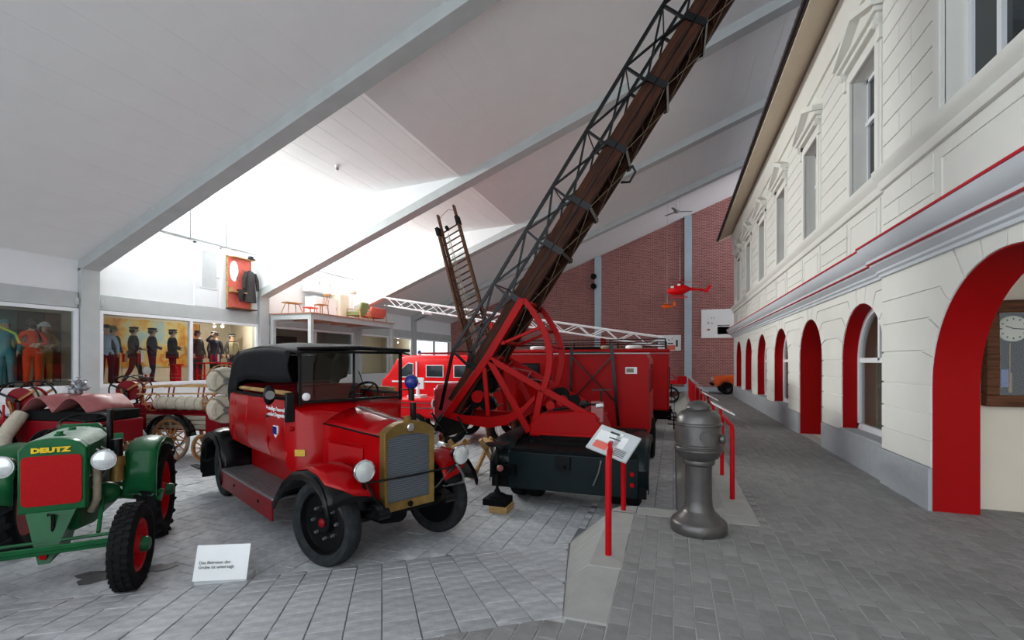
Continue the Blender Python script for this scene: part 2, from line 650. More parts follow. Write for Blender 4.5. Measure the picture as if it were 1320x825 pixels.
# walkway --------------------------------------------------------------
mb = MB()
mb.b(-0.42, 9.0, -6, 5.42, -0.3, WZ - 0.007)
mb.b(0.83, 9.0, 5.42, 29.4, -0.3, WZ - 0.007)
tri = [(-14.0, -6.0), (-0.41, -6.0), (-0.41, 3.06), (-0.70, 3.06)]
px_, py_ = -14.0, (S_TOP - 14.0 * EY) / EX
mb.prism([(x, y, -0.3) for x, y in tri + [(px_, py_)]], (0, 0, WZ - 0.007 + 0.3))
walk = mb.build('walkway_floor', 'joint_pale', label='brown-grey block-paved walkway along the cream building', cat='floor', kind='structure')
TW = Matrix.Translation((0, 0, WZ))
cells = grid(-0.40, 2.83, -0.5, 5.40, 0.135, 0.2, [])
cells += grid(0.86, 2.83, 5.40, 25.4, 0.135, 0.2, [])
cells += grid(-4.5, -0.40, -0.5, 3.05, 0.135, 0.2, [(-EY, EX, S_TOP)])
cells += grid(2.83, 5.4, 4.0, 6.88, 0.135, 0.2, [])
cells += grid(0.86, 8.5, 25.4, 29.2, 0.135, 0.2, [])
pave('paving_block', walk, 'walk_paver', cells, TW)

# kerbs ------------------------------------------------------------------
kerb = thing('trim_1', 'pale concrete kerb sloping down into the vehicle pit', 'kerb')
kerb['kind'] = 'structure'
def foot(y):
    t = min(max((y - 3.07) / 2.30, 0), 1)
    return (-0.70 - 0.45 * t, y, WZ * (1 - t) - 0.03 * t)
ys = [3.06, 3.92, 4.78, 5.42]
for a, b_ in zip(ys[:-1], ys[1:]):
    mb = MB()
    rings = []
    for y in (a + 0.004, b_ - 0.004):
        f = foot(y)
        t = min(max((y - 3.07) / 2.30, 0), 1)
        top = -0.68 + 0.01 * t
        rings.append([(-0.402, y, WZ), (top, y, WZ), (f[0], f[1], f[2]), (f[0], f[1], -0.28), (-0.402, y, -0.28)])
    mb.loft(rings)
    mb.build('kerb_stone', 'concrete_kerb', kerb, bevel=0.012)
# corner and far edge of the island
mb = MB()
n = 8
ring_t, ring_b, ring_u = [], [], []
for i in range(n + 1):
    t = math.pi / 2 * i / n
    ring_t.append((-0.40 - 0.27 * math.cos(t), 5.42 + 0.27 * math.sin(t), WZ))
    ring_b.append((-0.40 - 0.75 * math.cos(t), 5.42 + 0.62 * math.sin(t), -0.03))
ring_c = [(-0.40, 5.42, WZ)] * (n + 1)
mb.loft([ring_c, ring_t, ring_b, [(p[0], p[1], -0.28) for p in ring_b]], cap=False, close=False)
mb.build('kerb_stone', 'concrete_kerb', kerb)
for a, b_ in ((-0.40, 0.2), (0.2, 0.855)):
    mb = MB()
    mb.loft([[(x, 5.42, WZ), (x, 5.69, WZ), (x, 6.04, -0.03), (x, 6.04, -0.28), (x, 5.42, -0.28)] for x in (a + 0.004, b_ - 0.004)])
    mb.build('kerb_stone', 'concrete_kerb', kerb, bevel=0.012)
y = 5.70
while y < 29.0:
    mb = MB()
    mb.loft([[(0.855, q, WZ), (0.56, q, WZ), (0.04, q, -0.03), (0.04, q, -0.28), (0.855, q, -0.28)] for q in (y + 0.004, y + 0.996)])
    mb.build('kerb_stone', 'concrete_kerb', kerb, bevel=0.012)
    y += 1.0

# =================================================================== CEILING
SL = 0.385
def zc(x): return 4.72 + SL * (x + 14.5)     # underside of the sloping boards
BEAMY = [-3.1, 2.35, 7.82, 13.35, 18.8, 24.1]
BW = 0.42
ceil = MB()
DX = -6.3                                     # upper edge of the dormers
def slab(x0, x1, y0, y1):
    ceil.prism([(x0, y0, zc(x0) + 0.004), (x1, y0, zc(x1) + 0.004), (x1, y1, zc(x1) + 0.004), (x0, y1, zc(x0) + 0.004)], (0, 0, 0.25))
slab(-14.8, 9, -5, 7.9)
slab(DX, 9, 7.9, 18.9)
slab(-14.8, 9, 18.9, 29.6)
zd0, zd1 = 7.56, zc(DX) + 0.02
ceil.prism([(-14.8, 7.9, zd0 + 0.03), (DX, 7.9, zd1 + 0.03), (DX, 18.9, zd1 + 0.03), (-14.8, 18.9, zd0 + 0.03)], (0, 0, 0.25))
ceiling = ceil.build('ceiling', 'ceiling_joint', label='sloping pale grey boarded ceiling of the hall', cat='ceiling', kind='structure')
edges = BEAMY + [29.3]
sh = {}
for bi in range(len(edges) - 1):
    y0, y1 = edges[bi] + BW, edges[bi + 1]
    dorm = bi in (2, 3)
    x = -14.5
    k = 0
    while x < 6.0:
        x1 = x + 0.575
        if dorm and x < DX - 0.01:
            if x1 > DX: x1 = DX
            za, zb = zd0 + (x + 14.5) / (DX + 14.5) * (zd1 - zd0), zd0 + (x1 + 14.5) / (DX + 14.5) * (zd1 - zd0)
            m = 'ceiling_board'
        else:
            za, zb = zc(x), zc(x1)
            m = 'ceiling_board'
        mb = MB()
        g = 0.003
        mb.prism([(x + g, y0 - 0.2, za), (x1 - g, y0 - 0.2, zb), (x1 - g, y1 + 0.2, zb), (x + g, y1 + 0.2, za)], (0, 0, 0.04))
        mb.build('ceiling_board', m, ceiling)
        x = x1
        k += 1
for y in BEAMY:
    mb = MB()
    mb.prism([(-14.7, y, zc(-14.7) - 0.27), (7, y, zc(7) - 0.27), (7, y, zc(7) + 0.02), (-14.7, y, zc(-14.7) + 0.02)], (0, BW, 0))
    mb.build('roof_beam', 'concrete', ceiling, bevel=0.01)
# cheeks of the dormers
for y in (7.85, 13.37, 18.82):
    mb = MB()
    mb.prism([(-14.7, y, zc(-14.7) - 0.05), (DX, y, zd1), (-14.7, y, zd0 + 0.05)], (0, 0.22, 0))
    mb.build('dormer_cheek', 'white_wall', ceiling)

# =================================================================== LEFT WALL
XL = -14.5
wl_ = MB()
wl_.b(XL - 0.3, XL, -5, 29.4, -0.1, 0.55)
wallL = wl_.build('wall_left', 'concrete', label='concrete side wall with display windows', cat='wall', kind='structure')
for a, b_ in zip([-5] + BEAMY[1:], BEAMY[1:] + [29.3]):
    y0, y1 = (a + BW if a > -5 else a), b_
    mb = MB(); mb.b(XL - 0.25, XL - 0.02, y0, y1, 0.5, 1.42)
    mb.build('wall_panel', 'white_wall', wallL)
    mb = MB(); mb.b(XL - 0.25, XL + 0.02, y0 + 0.03, y1 - 0.03, 3.48, 3.89)
    mb.build('lintel', 'concrete', wallL, bevel=0.01)
    dorm = abs(a - 7.82) < .1 or abs(a - 13.35) < .1
    mb = MB(); mb.b(XL - 0.25, XL - 0.05, y0 - 0.05, y1 + 0.05, 3.885, 6.0 if dorm else 4.9)
    mb.build('wall_panel', 'white_wall', wallL)
for y in BEAMY[1:]:
    mb = MB(); mb.b(XL - 0.3, XL + 0.10, y, y + BW, -0.05, zc(XL) - 0.2)
    mb.build('column', 'concrete', wallL, bevel=0.015)
    for yy in (y - 0.1, y + BW + 0.02):
        mb = MB(); mb.b(XL - 0.05, XL + 0.06, yy, yy + 0.08, 3.56, 3.74)
        mb.build('corbel', 'concrete', wallL, bevel=0.008)
mb = MB(); mb.b(XL - 0.1, XL + 0.55, -5, 7.7, 0.93, 1.17)
mb.build('ledge', 'white_wall', wallL, bevel=0.01)
wi = 0
def win(y0, y1, z0, z1, n, x=XL, fw=0.09, glass='glass', m='white_frame', d=0.1, parts=True):
    global wi
    wi += 1
    t = thing('window_%d' % wi, 'grey-framed clerestory window in the dormer' if z0 > 5 else 'white-framed display window in the concrete side wall', 'window', (x, 0, 0), 0, 'clerestory windows' if z0 > 5 else 'display windows')
    t['kind'] = 'structure'
    mb = MB()
    mb.b(-d, 0.03, y0, y1, z0, z0 + fw); mb.b(-d, 0.03, y0, y1, z1 - fw, z1)
    mb.b(-d, 0.03, y0, y0 + fw, z0 + fw, z1 - fw); mb.b(-d, 0.03, y1 - fw, y1, z0 + fw, z1 - fw)
    mb.build('window_frame', m, t)
    w = (y1 - y0 - fw) / n
    for k in range(n):
        a = y0 + fw / 2 + k * w
        if k:
            q = MB(); q.b(-d + .01, 0.025, a - fw / 2, a + fw / 2, z0 + fw, z1 - fw); q.build('mullion', m, t)
        q = MB(); q.b(-0.04, -0.03, a + fw / 2 - .01, a + w - fw / 2 + .01, z0 + fw - .01, z1 - fw + .01)
        q.build('pane', glass, t)
    return t
for a, b_ in zip(BEAMY[:-1], BEAMY[1:]):
    if a < 0: continue
    win(a + BW + 0.02, b_ - 0.02, 1.40, 3.47, 1 if a < 3 else 2)
win(24.54, 29.2, 1.40, 3.47, 2)
for a in (7.82, 13.35):
    win(a + BW + 0.02, a + 5.50, 6.0, zd0, 4, x=XL - 0.05, fw=0.05, glass='clear_glass', m='frame_grey')
# rooms behind the glass
mb = MB()
mb.b(XL - 3.2, XL - 3.1, 0, 29.3, 1.0, 3.62)
mb.build('wall_display', 'inner_cream', label='pale back wall of the display rooms', cat='wall', kind='structure')
mb = MB(); mb.b(XL - 3.2, XL - 0.25, 0, 29.3, 3.625, 3.85)
mb.build('ceiling_display', 'inner_cream', label='pale ceiling of the display rooms', cat='ceiling', kind='structure')
mb = MB(); mb.b(XL - 3.2, XL - 0.22, 0, 29.3, 1.1, 1.40)
mb.build('floor_display', 'display_floor', label='raised floor of the display rooms', cat='floor', kind='structure')
for y in (7.9, 13.45, 18.9, 24.2):
    mb = MB(); mb.prism([(XL - 0.28, y, 1.38), (XL - 0.28, y + .2, 1.38), (XL - 3.12, y + 1.6, 1.38), (XL - 3.12, y + 1.4, 1.38)], (0, 0, 2.26))
    mb.build('wall_partition', 'inner_cream', label='partition wall between display rooms', cat='wall', kind='structure')

# =================================================================== BACK WALL
YB = 29.3
mb = MB()
mb.prism([(-14.8, YB, -0.2), (9, YB, -0.2), (9, YB, zc(9) + 0.1), (-14.8, YB, zc(-14.8) + 0.1)], (0, 0.3, 0))
wallB = mb.build('wall_back', 'brick', label='red brick end wall', cat='wall', kind='structure')
for x in (-4.41, 0.81):
    mb = MB(); mb.b(x - 0.2, x + 0.2, YB - 0.22, YB, -0.05, zc(x) - 0.02)
    mb.build('column', 'blue_steel', wallB, bevel=0.015)
mb = MB(); mb.b(-0.5, 9, YB - 0.35, YB, WZ - 0.05, WZ + 0.22)
mb.build('plinth', 'blue_steel', wallB)

# =================================================================== FACADE
XF, XN = 2.84, 2.79
YSTEP = 7.92
PIT = 2.95
ARC = [(5.30, 1.30, 1.82, None)]
for i in range(6):
    yc_ = 8.86 + PIT * i
    ARC.append((yc_, 0.90, 2.12, None if i == 1 else 0.92))
YEND = 25.45
mb = MB()
def wall_strip(mb, x0, x1, y0, y1, z0, z1, arcs, nseg=18):
    y = y0
    for (yc_, r, zs, sill) in arcs:
        if yc_ - r > y:
            mb.b(x0, x1, y, yc_ - r, z0, z1)
        if sill: mb.b(x0, x1, yc_ - r, yc_ + r, z0, sill)
        for k in range(nseg):
            t0, t1 = math.pi * k / nseg, math.pi * (k + 1) / nseg
            p0 = (yc_ - r * math.cos(t0), zs + r * math.sin(t0)); p1 = (yc_ - r * math.cos(t1), zs + r * math.sin(t1))
            mb.prism([(x0, p0[0], p0[1]), (x0, p1[0], p1[1]), (x0, p1[0], z1), (x0, p0[0], z1)], (x1 - x0, 0, 0))
        y = yc_ + r
    if y1 > y: mb.b(x0, x1, y, y1, z0, z1)
wall_strip(mb, XN, XN + 0.38, -4, YSTEP, 0.38, 4.0, ARC[:1])
wall_strip(mb, XF, XF + 0.33, YSTEP, YEND, 0.38, 4.0, ARC[1:])
# upper storey with rectangular openings
def up_open(i):
    if i == 0: return (4.25, 6.35)
    yc_ = ARC[i][0] - 0.08
    return (yc_ - 0.52, yc_ + 0.52)
def upper(x0, y0, y1, idx):
    y = y0
    for i in idx:
        a, b_ = up_open(i)
        mb.b(x0, x0 + 0.33, y, a, 4.0, 8.5)
        mb.b(x0, x0 + 0.33, a, b_, 4.0, 4.8)
        mb.b(x0, x0 + 0.33, a, b_, 6.76, 8.5)
        y = b_
    mb.b(x0, x0 + 0.33, y, y1, 4.0, 8.5)
upper(XN, -4, YSTEP, [0])
upper(XF, YSTEP, YEND, range(1, 7))
mb.b(XF, 9, YEND - 0.3, YEND, 0.38, 8.5)        # end wall
wallR = mb.build('wall_right', 'plaster', label='cream rusticated two-storey facade with red arched openings', cat='facade', kind='structure')

def proud(x, i=None): return x
def facade_piece(name, poly, x, out, m, bev=0.0, parent=None, label=None):
    # poly in (y, z); stands proud of the wall plane x by out
    q = MB()
    q.prism([(x - out, p[0], p[1]) for p in poly], (out + 0.01, 0, 0))
    return q.build(name, m, parent or wallR, bevel=bev, label=label)
def rect(y0, y1, z0, z1): return [(y0, z0), (y1, z0), (y1, z1), (y0, z1)]
G = 0.011
ZTOP = 3.27
def blocks_for(k):
    yc_, r, zs, sill = ARC[k]
    x = XN if k == 0 else XF
    if k == 0: lo, hi = -1.0 , YSTEP
    else:
        lo = YSTEP + 0.0 if k == 1 else (ARC[k - 1][0] + yc_) / 2
        hi = YEND if k == 6 else (ARC[k + 1][0] + yc_) / 2
    bounds = {1: hi, -1: lo}
    # jamb courses
    zc0 = 0.885
    nc = max(2, round((zs - zc0) / 0.31))
    h = (zs - zc0) / nc
    for sgn in (1, -1):
        edge = yc_ + sgn * r
        side = bounds[sgn]
        if abs(side - edge) < 0.08: continue
        if k == 0 and sgn == -1: continue
        for j in range(nc):
            a, b_ = sorted((edge - sgn * 0.0, side))
            facade_piece('ashlar_block', rect(a + (0 if sgn > 0 else G * (j > -1) * 0), b_, zc0 + j * h + G, zc0 + (j + 1) * h - G), x, 0.022, 'plaster_block')
    R2 = r + 0.26
    angs = [0, 20, 40, 60, 80, 100, 120, 140, 160, 180] if k else [0, 15, 30, 45, 60, 75, 90, 105, 120]
    def pin(a, rr): return (yc_ + rr * math.cos(R(a)), zs + rr * math.sin(R(a)))
    def top_hit(a):
        return (yc_ + (ZTOP - zs) / math.tan(R(a)) if abs(a - 90) > 1 else yc_, ZTOP)
    for a0, a1 in zip(angs[:-1], angs[1:]):
        mid = (a0 + a1) / 2
        sgn = 1 if mid < 90 else -1
        if k == 0 and sgn < 0 and a1 > 120: continue
        side = bounds[sgn]
        da = math.degrees(G / r)
        inner = [pin(a0 + da + (a1 - a0 - 2 * da) * q / 3, r) for q in range(4)]
        def outer(a, low):
            p = pin(a, R2)
            if p[1] >= ZTOP - 0.12 or 70 < a < 110:
                q = top_hit(a)
                return [q], True
            if (p[0] - side) * sgn > -0.03:
                p = (side, p[1])
            return [p, (side, p[1])], False
        lowa, higha = (a0 + da, a1 - da) if sgn > 0 else (a1 - da, a0 + da)
        o_low, t_low = outer(lowa, True)
        o_high, t_high = outer(higha, False)
        if t_low and t_high: outl = o_low + o_high
        elif t_high: outl = o_low + [(side, ZTOP)] + o_high
        else: outl = o_low + list(reversed(o_high))
        inn = inner if sgn > 0 else list(reversed(inner))
        poly = list(reversed(inn)) + outl
        # drop doubles
        pp = []
        for p in poly:
            p = (p[0], min(p[1], ZTOP))
            if not pp or math.hypot(p[0] - pp[-1][0], p[1] - pp[-1][1]) > 1e-3: pp.append(p)
        facade_piece('voussoir', pp, x, 0.022, 'plaster_block')
for k in range(7): blocks_for(k)
# red reveals
for k, (yc_, r, zs, sill) in enumerate(ARC):
    x = XN if k == 0 else XF
    dep = 0.42 if k in (0, 2) else 0.24
    z0 = sill if sill else WZ
    path = [(yc_ - r, z0)] + [(yc_ - r * math.cos(math.pi * q / 24), zs + r * math.sin(math.pi * q / 24)) for q in range(25)] + [(yc_ + r, z0)]
    q = MB()
    rr = []
    for (y, z) in path:
        dy, dz = yc_ - y, zs - z
        if z < zs: dz = 0
        l = math.hypot(dy, dz) or 1
        rr.append([(x - 0.004, y, z), (x - 0.004, y + dy / l * 0.012, z + dz / l * 0.012), (x + dep, y + dy / l * 0.012, z + dz / l * 0.012), (x + dep, y, z)])
    q.loft(rr)
    q.build('arch_reveal', 'reveal_red', wallR)
    if sill:
        q = MB(); q.b(x - 0.05, x + 0.33, yc_ - r - 0.02, yc_ + r + 0.02, sill - 0.04, sill + 0.012)
        q.build('window_ledge', 'plinth_grey', wallR, bevel=0.008)
# plinth between the doorways
def plinth(x, y0, y1):
    q = MB(); q.b(x - 0.045, x + 0.02, y0, y1, WZ - 0.03, 0.885)
    q.build('plinth', 'plinth_grey', wallR, bevel=0.006)
plinth(XN, 6.60, YSTEP); plinth(XF, YSTEP, ARC[2][0] - 0.90); plinth(XF, ARC[2][0] + 0.90, YEND + 0.04)
# storey cornice
def cornice(x, y0, y1):
    prof = [(0, 3.27), (-0.06, 3.27), (-0.06, 3.31), (-0.09, 3.33), (-0.09, 3.36), (-0.17, 3.42), (-0.17, 3.455), (-0.21, 3.455), (-0.21, 3.50), (-0.26, 3.54), (-0.30, 3.60), (-0.32, 3.66), (-0.32, 3.69), (0, 3.74)]
    q = MB(); q.prism([(x + p[0], y0, p[1]) for p in prof], (0, y1 - y0, 0))
    q.build('cornice', 'cornice_grey', wallR)
    q = MB(); q.b(x - 0.335, x - 0.30, y0 - 0.01, y1 + 0.01, 3.675, 3.70); q.build('cornice_stripe', 'cornice_red', wallR)
    q = MB(); q.b(x - 0.216, x - 0.17, y0 - 0.005, y1 + 0.005, 3.449, 3.459); q.build('cornice_stripe', 'cornice_red', wallR)
cornice(XN, -4, YSTEP); cornice(XF, YSTEP, YEND + 0.3)
# sill band
def band(x, y0, y1):
    prof = [(0, 4.50), (-0.05, 4.50), (-0.07, 4.55), (-0.07, 4.60), (-0.13, 4.66), (-0.15, 4.70), (-0.15, 4.75), (0, 4.79)]
    q = MB(); q.prism([(x + p[0], y0, p[1]) for p in prof], (0, y1 - y0, 0))
    q.build('sill_band', 'plaster_block', wallR)
band(XN, -4, YSTEP); band(XF, YSTEP, YEND + 0.12)
# apron panels and blocks, upper courses, window surrounds, pediments
def apron(x, y0, y1):
    facade_piece('apron_panel', rect(y0, y1, 3.76, 4.47), x, 0.02, 'plaster_block')
    q = MB()
    for a, b_, c_, d_ in ((y0 + .1, y1 - .1, 4.32, 4.35), (y0 + .1, y1 - .1, 3.84, 3.87), (y0 + .1, y0 + .13, 3.87, 4.32), (y1 - .13, y1 - .1, 3.87, 4.32)):
        q.b(x - 0.035, x - 0.015, a, b_, c_, d_)
    q.build('panel_moulding', 'plaster_block', wallR)
def courses(x, y0, y1, z0, z1, h, split):
    nrow = round((z1 - z0) / h)
    hh = (z1 - z0) / nrow
    for j in range(nrow):
        cuts = [y0, y1]
        if split:
            cuts = [y0, y0 + (y1 - y0) * (0.62 if j % 2 else 0.38), y1]
        for a, b_ in zip(cuts[:-1], cuts[1:]):
            facade_piece('ashlar_block', rect(a + 0.008, b_ - 0.008, z0 + j * hh + 0.009, z0 + (j + 1) * hh - 0.009), x, 0.018, 'plaster_block')
prev = YSTEP
ops = [up_open(i) for i in range(7)]
for i, (a, b_) in enumerate(ops):
    x = XN if i == 0 else XF
    apron(x, a - 0.12, b_ + 0.12)
    # architrave
    q = MB()
    for (y0, y1, z0, z1) in ((a - .13, a, 4.78, 6.9), (b_, b_ + .13, 4.78, 6.9), (a, b_, 6.76, 6.9)):
        q.b(x - 0.05, x + 0.02, y0, y1, z0, z1)
    q.build('architrave', 'plaster_block', wallR, bevel=0.012)
    q = MB()
    for (y0, y1, z0, z1) in ((a - .2, a - .13, 4.78, 6.96), (b_ + .13, b_ + .2, 4.78, 6.96), (a - .13, b_ + .13, 6.9, 6.96)):
        q.b(x - 0.03, x + 0.02, y0, y1, z0, z1)
    q.build('architrave_step', 'plaster_block', wallR, bevel=0.008)
    # pediment
    yc_ = (a + b_) / 2; hw = (b_ - a) / 2 + 0.30
    q = MB(); q.b(x - 0.16, x, yc_ - hw, yc_ + hw, 7.08, 7.15); q.b(x - 0.10, x, yc_ - hw + .05, yc_ + hw - .05, 7.0, 7.08)
    ped = q.build('pediment', 'plaster_block', wallR, bevel=0.012)
    for sg in (-1, 1):
        q = MB(); q.prism([(x - 0.20, yc_ + sg * (hw + .03), 7.15), (x - 0.20, yc_ + sg * (hw + .03), 7.25), (x - 0.20, yc_, 7.62), (x - 0.20, yc_, 7.50)], (0.2, 0, 0))
        q.build('raking_moulding', 'plaster_block', ped)
        q = MB()
        q.lathe([(0.07, -.06), (0.07, .06)], (x - 0.07, yc_ + sg * (hw - .12), 6.98), (0, 1, 0), 12)
        q.b(x - .07, x, yc_ + sg * (hw - .12) - .06, yc_ + sg * (hw - .12) + .06, 6.72, 7.0)
        q.build('corbel', 'plaster_block', ped)
    q = MB(); q.prism([(x - 0.06, yc_ - hw, 7.15), (x - 0.06, yc_ + hw, 7.15), (x - 0.06, yc_, 7.52)], (0.05, 0, 0))
    q.build('tympanum', 'plaster', ped)
    # glazing
    wi += 1
    t = thing('window_%d' % wi, 'white sash window under a pediment in the upper storey of the cream building' if i else 'wide white window above the large red arch', 'window', (x + 0.22, 0, 0), 0, 'upper storey windows'); t['kind'] = 'structure'
    q = MB(); fw = 0.06
    q.b(-.02, .05, a, b_, 4.8, 4.8 + fw); q.b(-.02, .05, a, b_, 6.76 - fw, 6.76); q.b(-.02, .05, a, a + fw, 4.8, 6.76); q.b(-.02, .05, b_ - fw, b_, 4.8, 6.76)
    q.build('window_frame', 'white_frame', t)
    q = MB(); q.b(-.04, .04, a, b_, 5.98, 6.06); q.build('transom', 'white_frame', t)
    ncol = 2 if i else 4
    for c_ in range(1, ncol):
        yy = a + (b_ - a) * c_ / ncol
        q = MB(); q.b(-.03, .04, yy - .035, yy + .035, 4.82, 6.74); q.build('mullion', 'white_frame', t)
    for c_ in range(ncol):
        for (z0, z1) in ((4.84, 6.0), (6.04, 6.72)):
            w = (b_ - a) / ncol
            q = MB(); q.b(.012, .02, a + c_ * w + .02, a + (c_ + 1) * w - .02, z0, z1); q.build('pane', 'dark_glass', t)
    # courses to the next window
    if i > 0:
        lo = prev
        courses(XF, lo + 0.012, a - 0.21, 4.80, 7.7, 0.29, False)
        courses(XF, lo + 0.012, a - 0.21, 3.76, 4.47, 0.235, False)
        prev = b_ + 0.21
courses(XF, prev, YEND - 0.02, 4.80, 7.7, 0.29, False)
courses(XF, prev, YEND - 0.02, 3.76, 4.47, 0.235, False)
courses(XN, ops[0][1] + 0.21, YSTEP - 0.01, 4.80, 7.7, 0.29, True)
courses(XN, ops[0][1] + 0.21, YSTEP - 0.01, 3.76, 4.47, 0.235, True)
# eaves
q = MB(); q.prism([(XF + .02, -4, 7.75), (XF - .05, -4, 7.75), (XF - .06, -4, 7.95), (XF - .13, -4, 8.05), (XF - .14, -4, 8.30), (XF + .02, -4, 8.34)], (0, YEND + 4.1, 0))
q.build('eaves_moulding', 'plaster_block', wallR)
q = MB(); q.prism([(XF, -4, 8.44), (2.16, -4, 8.10), (2.16, -4, 8.16), (XF, -4, 8.5)], (0, YEND + 4.35, 0))
q.build('soffit', 'soffit', wallR)
q = MB(); q.prism([(2.13, -4, 8.15), (2.13, -4, 8.25), (7.0, -4, 10.62), (7.0, -4, 10.5), (2.2, -4, 8.2)], (0, YEND + 4.4, 0))
roof = q.build('roof', 'roof_tile', wallR)
y = 1.0
tl = MB(); tl.prism([(0, 0.004, 0), (0.30, 0.004, 0.145), (0.30, 0.216, 0.145), (0, 0.216, 0)], (-0.012, 0, 0.045))
tl.tube([(0, 0.02, 0.03), (0.30, 0.02, 0.175)], 0.032, 6)
tme = tl.mesh('roof_tile', 'roof_tile')
while y < YEND + 0.3:
    o = bpy.data.objects.new('roof_tile', tme); C.objects.link(o); o.parent = roof
    o.location = (2.07, y, 8.17 + random.uniform(-.006, .006)); y += 0.22

# glazing and rooms behind the arches
def arch_window(k):
    global wi
    wi += 1
    yc_, r, zs, sill = ARC[k]
    x = XF + 0.24
    t = thing('window_%d' % wi, 'round-arched white window in a red reveal of the cream building', 'window', (0, 0, 0), 0, 'arched windows'); t['kind'] = 'structure'
    def outline(rr): return [(yc_ - rr, sill + (r - rr))] + [(yc_ - rr * math.cos(math.pi * q / 20), zs + rr * math.sin(math.pi * q / 20)) for q in range(21)] + [(yc_ + rr, sill + (r - rr))]
    oo, ii = outline(r - 0.005), outline(r - 0.11)
    q = MB()
    q.loft([[(x - .03, *oo[j]), (x - .03, *ii[j]), (x + .05, *ii[j]), (x + .05, *oo[j])] for j in range(len(oo))])
    q.b(x - .03, x + .05, yc_ - r + .01, yc_ + r - .01, sill, sill + .11)
    q.build('window_frame', 'white_frame', t)
    q = MB(); q.b(x - .025, x + .045, yc_ - .035, yc_ + .035, zs, zs + r - .1); q.b(x - .025, x + .045, yc_ - r + .1, yc_ + r - .1, zs - .04, zs + .04)
    q.build('glazing_bar', 'white_frame', t)
    q = MB(); q.prism([(x, *p) for p in outline(r - 0.09)], (.008, 0, 0)); q.build('pane', 'glass', t)
for k in (1, 3, 4, 5, 6): arch_window(k)
mb = MB()
mb.b(4.6, 4.7, 6.9, YEND, 0.3, 4.0); mb.b(3.2, 4.7, 6.9, YEND, 3.6, 3.7); mb.b(3.1, 4.7, 7.0, YEND, 0.25, 0.395)
for y in (10.3, 13.2, 16.2, 19.1, 22.0): mb.b(3.16, 4.6, y, y + .08, 0.39, 3.6)
mb.build('wall_inner', 'inner_cream', label='pale rooms behind the arched windows', cat='wall', kind='structure')
# passage behind the large arch
mb = MB()
mb.b(3.16, 6.5, 6.90, 7.0, WZ - 0.05, 3.55); mb.b(6.4, 6.5, 2.5, 6.9, WZ - .05, 3.55); mb.b(3.16, 6.5, 2.5, 7.0, 3.45, 3.6)
mb.build('wall_passage', 'inner_cream', label='cream plastered passage behind the large red arch', cat='wall', kind='structure')
# =================================================================== FIRE CAR
def arc_pts(cx, cz, r, a0, a1, n):
    return [(cx + r * math.cos(R(a0 + (a1 - a0) * i / n)), cz + r * math.sin(R(a0 + (a1 - a0) * i / n))) for i in range(n + 1)]

def tyre_mesh(r, w, rim, mb=None, n=36):
    mb = mb or MB()
    h = w / 2
    prof = [(rim, -h * .62), (rim + (r - rim) * .35, -h), (r - (r - rim) * .25, -h * .98), (r - 0.008, -h * .72), (r, -h * .35), (r, h * .35), (r - 0.008, h * .72), (r - (r - rim) * .25, h * .98), (rim + (r - rim) * .35, h), (rim, h * .62)]
    return mb.ring((0, 0, 0), (0, 1, 0), prof, n)

car = thing('fire_car', 'vintage red open fire car with black folding hood and brass radiator', 'car', (-3.02, 4.55, 0), -26)
def cp(mb, name, m, parent=None, **k): return mb.build(name, m, parent or car, **k)

def car_wheel(x, y, steer=0):
    sg = 1 if y > 0 else -1
    t = cp(tyre_mesh(.45, .17, .325), 'wheel', 'tyre_grey')
    t.location = (x, y, .447); t.rotation_euler = (0, 0, R(steer))
    q = MB(); q.lathe([(.335, -.05), (.335, .055), (.31, .065), (.295, .02), (.12, .0), (.10, .05), (.07, .05)], (0, 0, 0), (0, sg, 0), 28)
    rm = cp(q, 'rim', 'black_paint', t)
    q = MB(); q.lathe([(.045, .03), (.045, .06), (.03, .075), (.01, .08)], (0, 0, 0), (0, sg, 0), 16)
    cp(q, 'hub_cap', 'dark_red', t)
    q = MB()
    for i in range(8):
        a = 2 * math.pi * i / 8
        p = Vector((.17 * math.cos(a), sg * .0, .17 * math.sin(a)))
        q.cyl(p, p + Vector((0, sg * .04, 0)), .019, .014, 6)
    cp(q, 'wheel_nut', 'steel', t, kind='stuff')
car_wheel(-.08, -.69, 17); car_wheel(-.08, .69, 14); car_wheel(-3.70, -.70); car_wheel(-3.70, .70)
# chassis
q = MB()
for y in (-.36, .36): q.b(-4.35, .34, y - .04, y + .04, .50, .64)
for x in (-4.2, -3.0, -1.8, -.7, .25): q.b(x, x + .08, -.36, .36, .52, .60)
cp(q, 'chassis_frame', 'black_paint', bevel=.008)
q = MB(); q.bar((0, -.62, .42), (0, .62, .42), .07, .09); cp(q, 'front_axle', 'black_paint', bevel=.01)
q = MB(); q.cyl((-3.7, -.62, .44), (-3.7, .62, .44), .06); q.ball((-3.7, 0, .44), .17); cp(q, 'rear_axle', 'black_paint')
for y in (-.40, .40):
    q = MB()
    q.tube([(-.62, y, .56), (-.3, y, .49), (0, y, .47), (.3, y, .52), (.52, y, .60)], .032, 8)
    q.tube([(-.5, y, .54), (-.2, y, .50), (.2, y, .50), (.42, y, .56)], .03, 8)
    cp(q, 'leaf_spring', 'black_matt')
    q = MB(); q.tube([(.30, y, .62), (.42, y, .66), (.52, y, .64), (.56, y, .60)], [.05, .048, .045, .04], 10); q.cyl((.55, y - .06, .60), (.55, y + .06, .60), .05, .05, 12)
    cp(q, 'dumb_iron', 'black_paint')
q = MB(); q.tube([(-.1, -.55, .36), (-.1, 0, .35), (-.1, .55, .36)], .018); q.tube([(.36, -.4, .52), (.36, .4, .52)], .025); cp(q, 'tie_rod', 'black_matt')
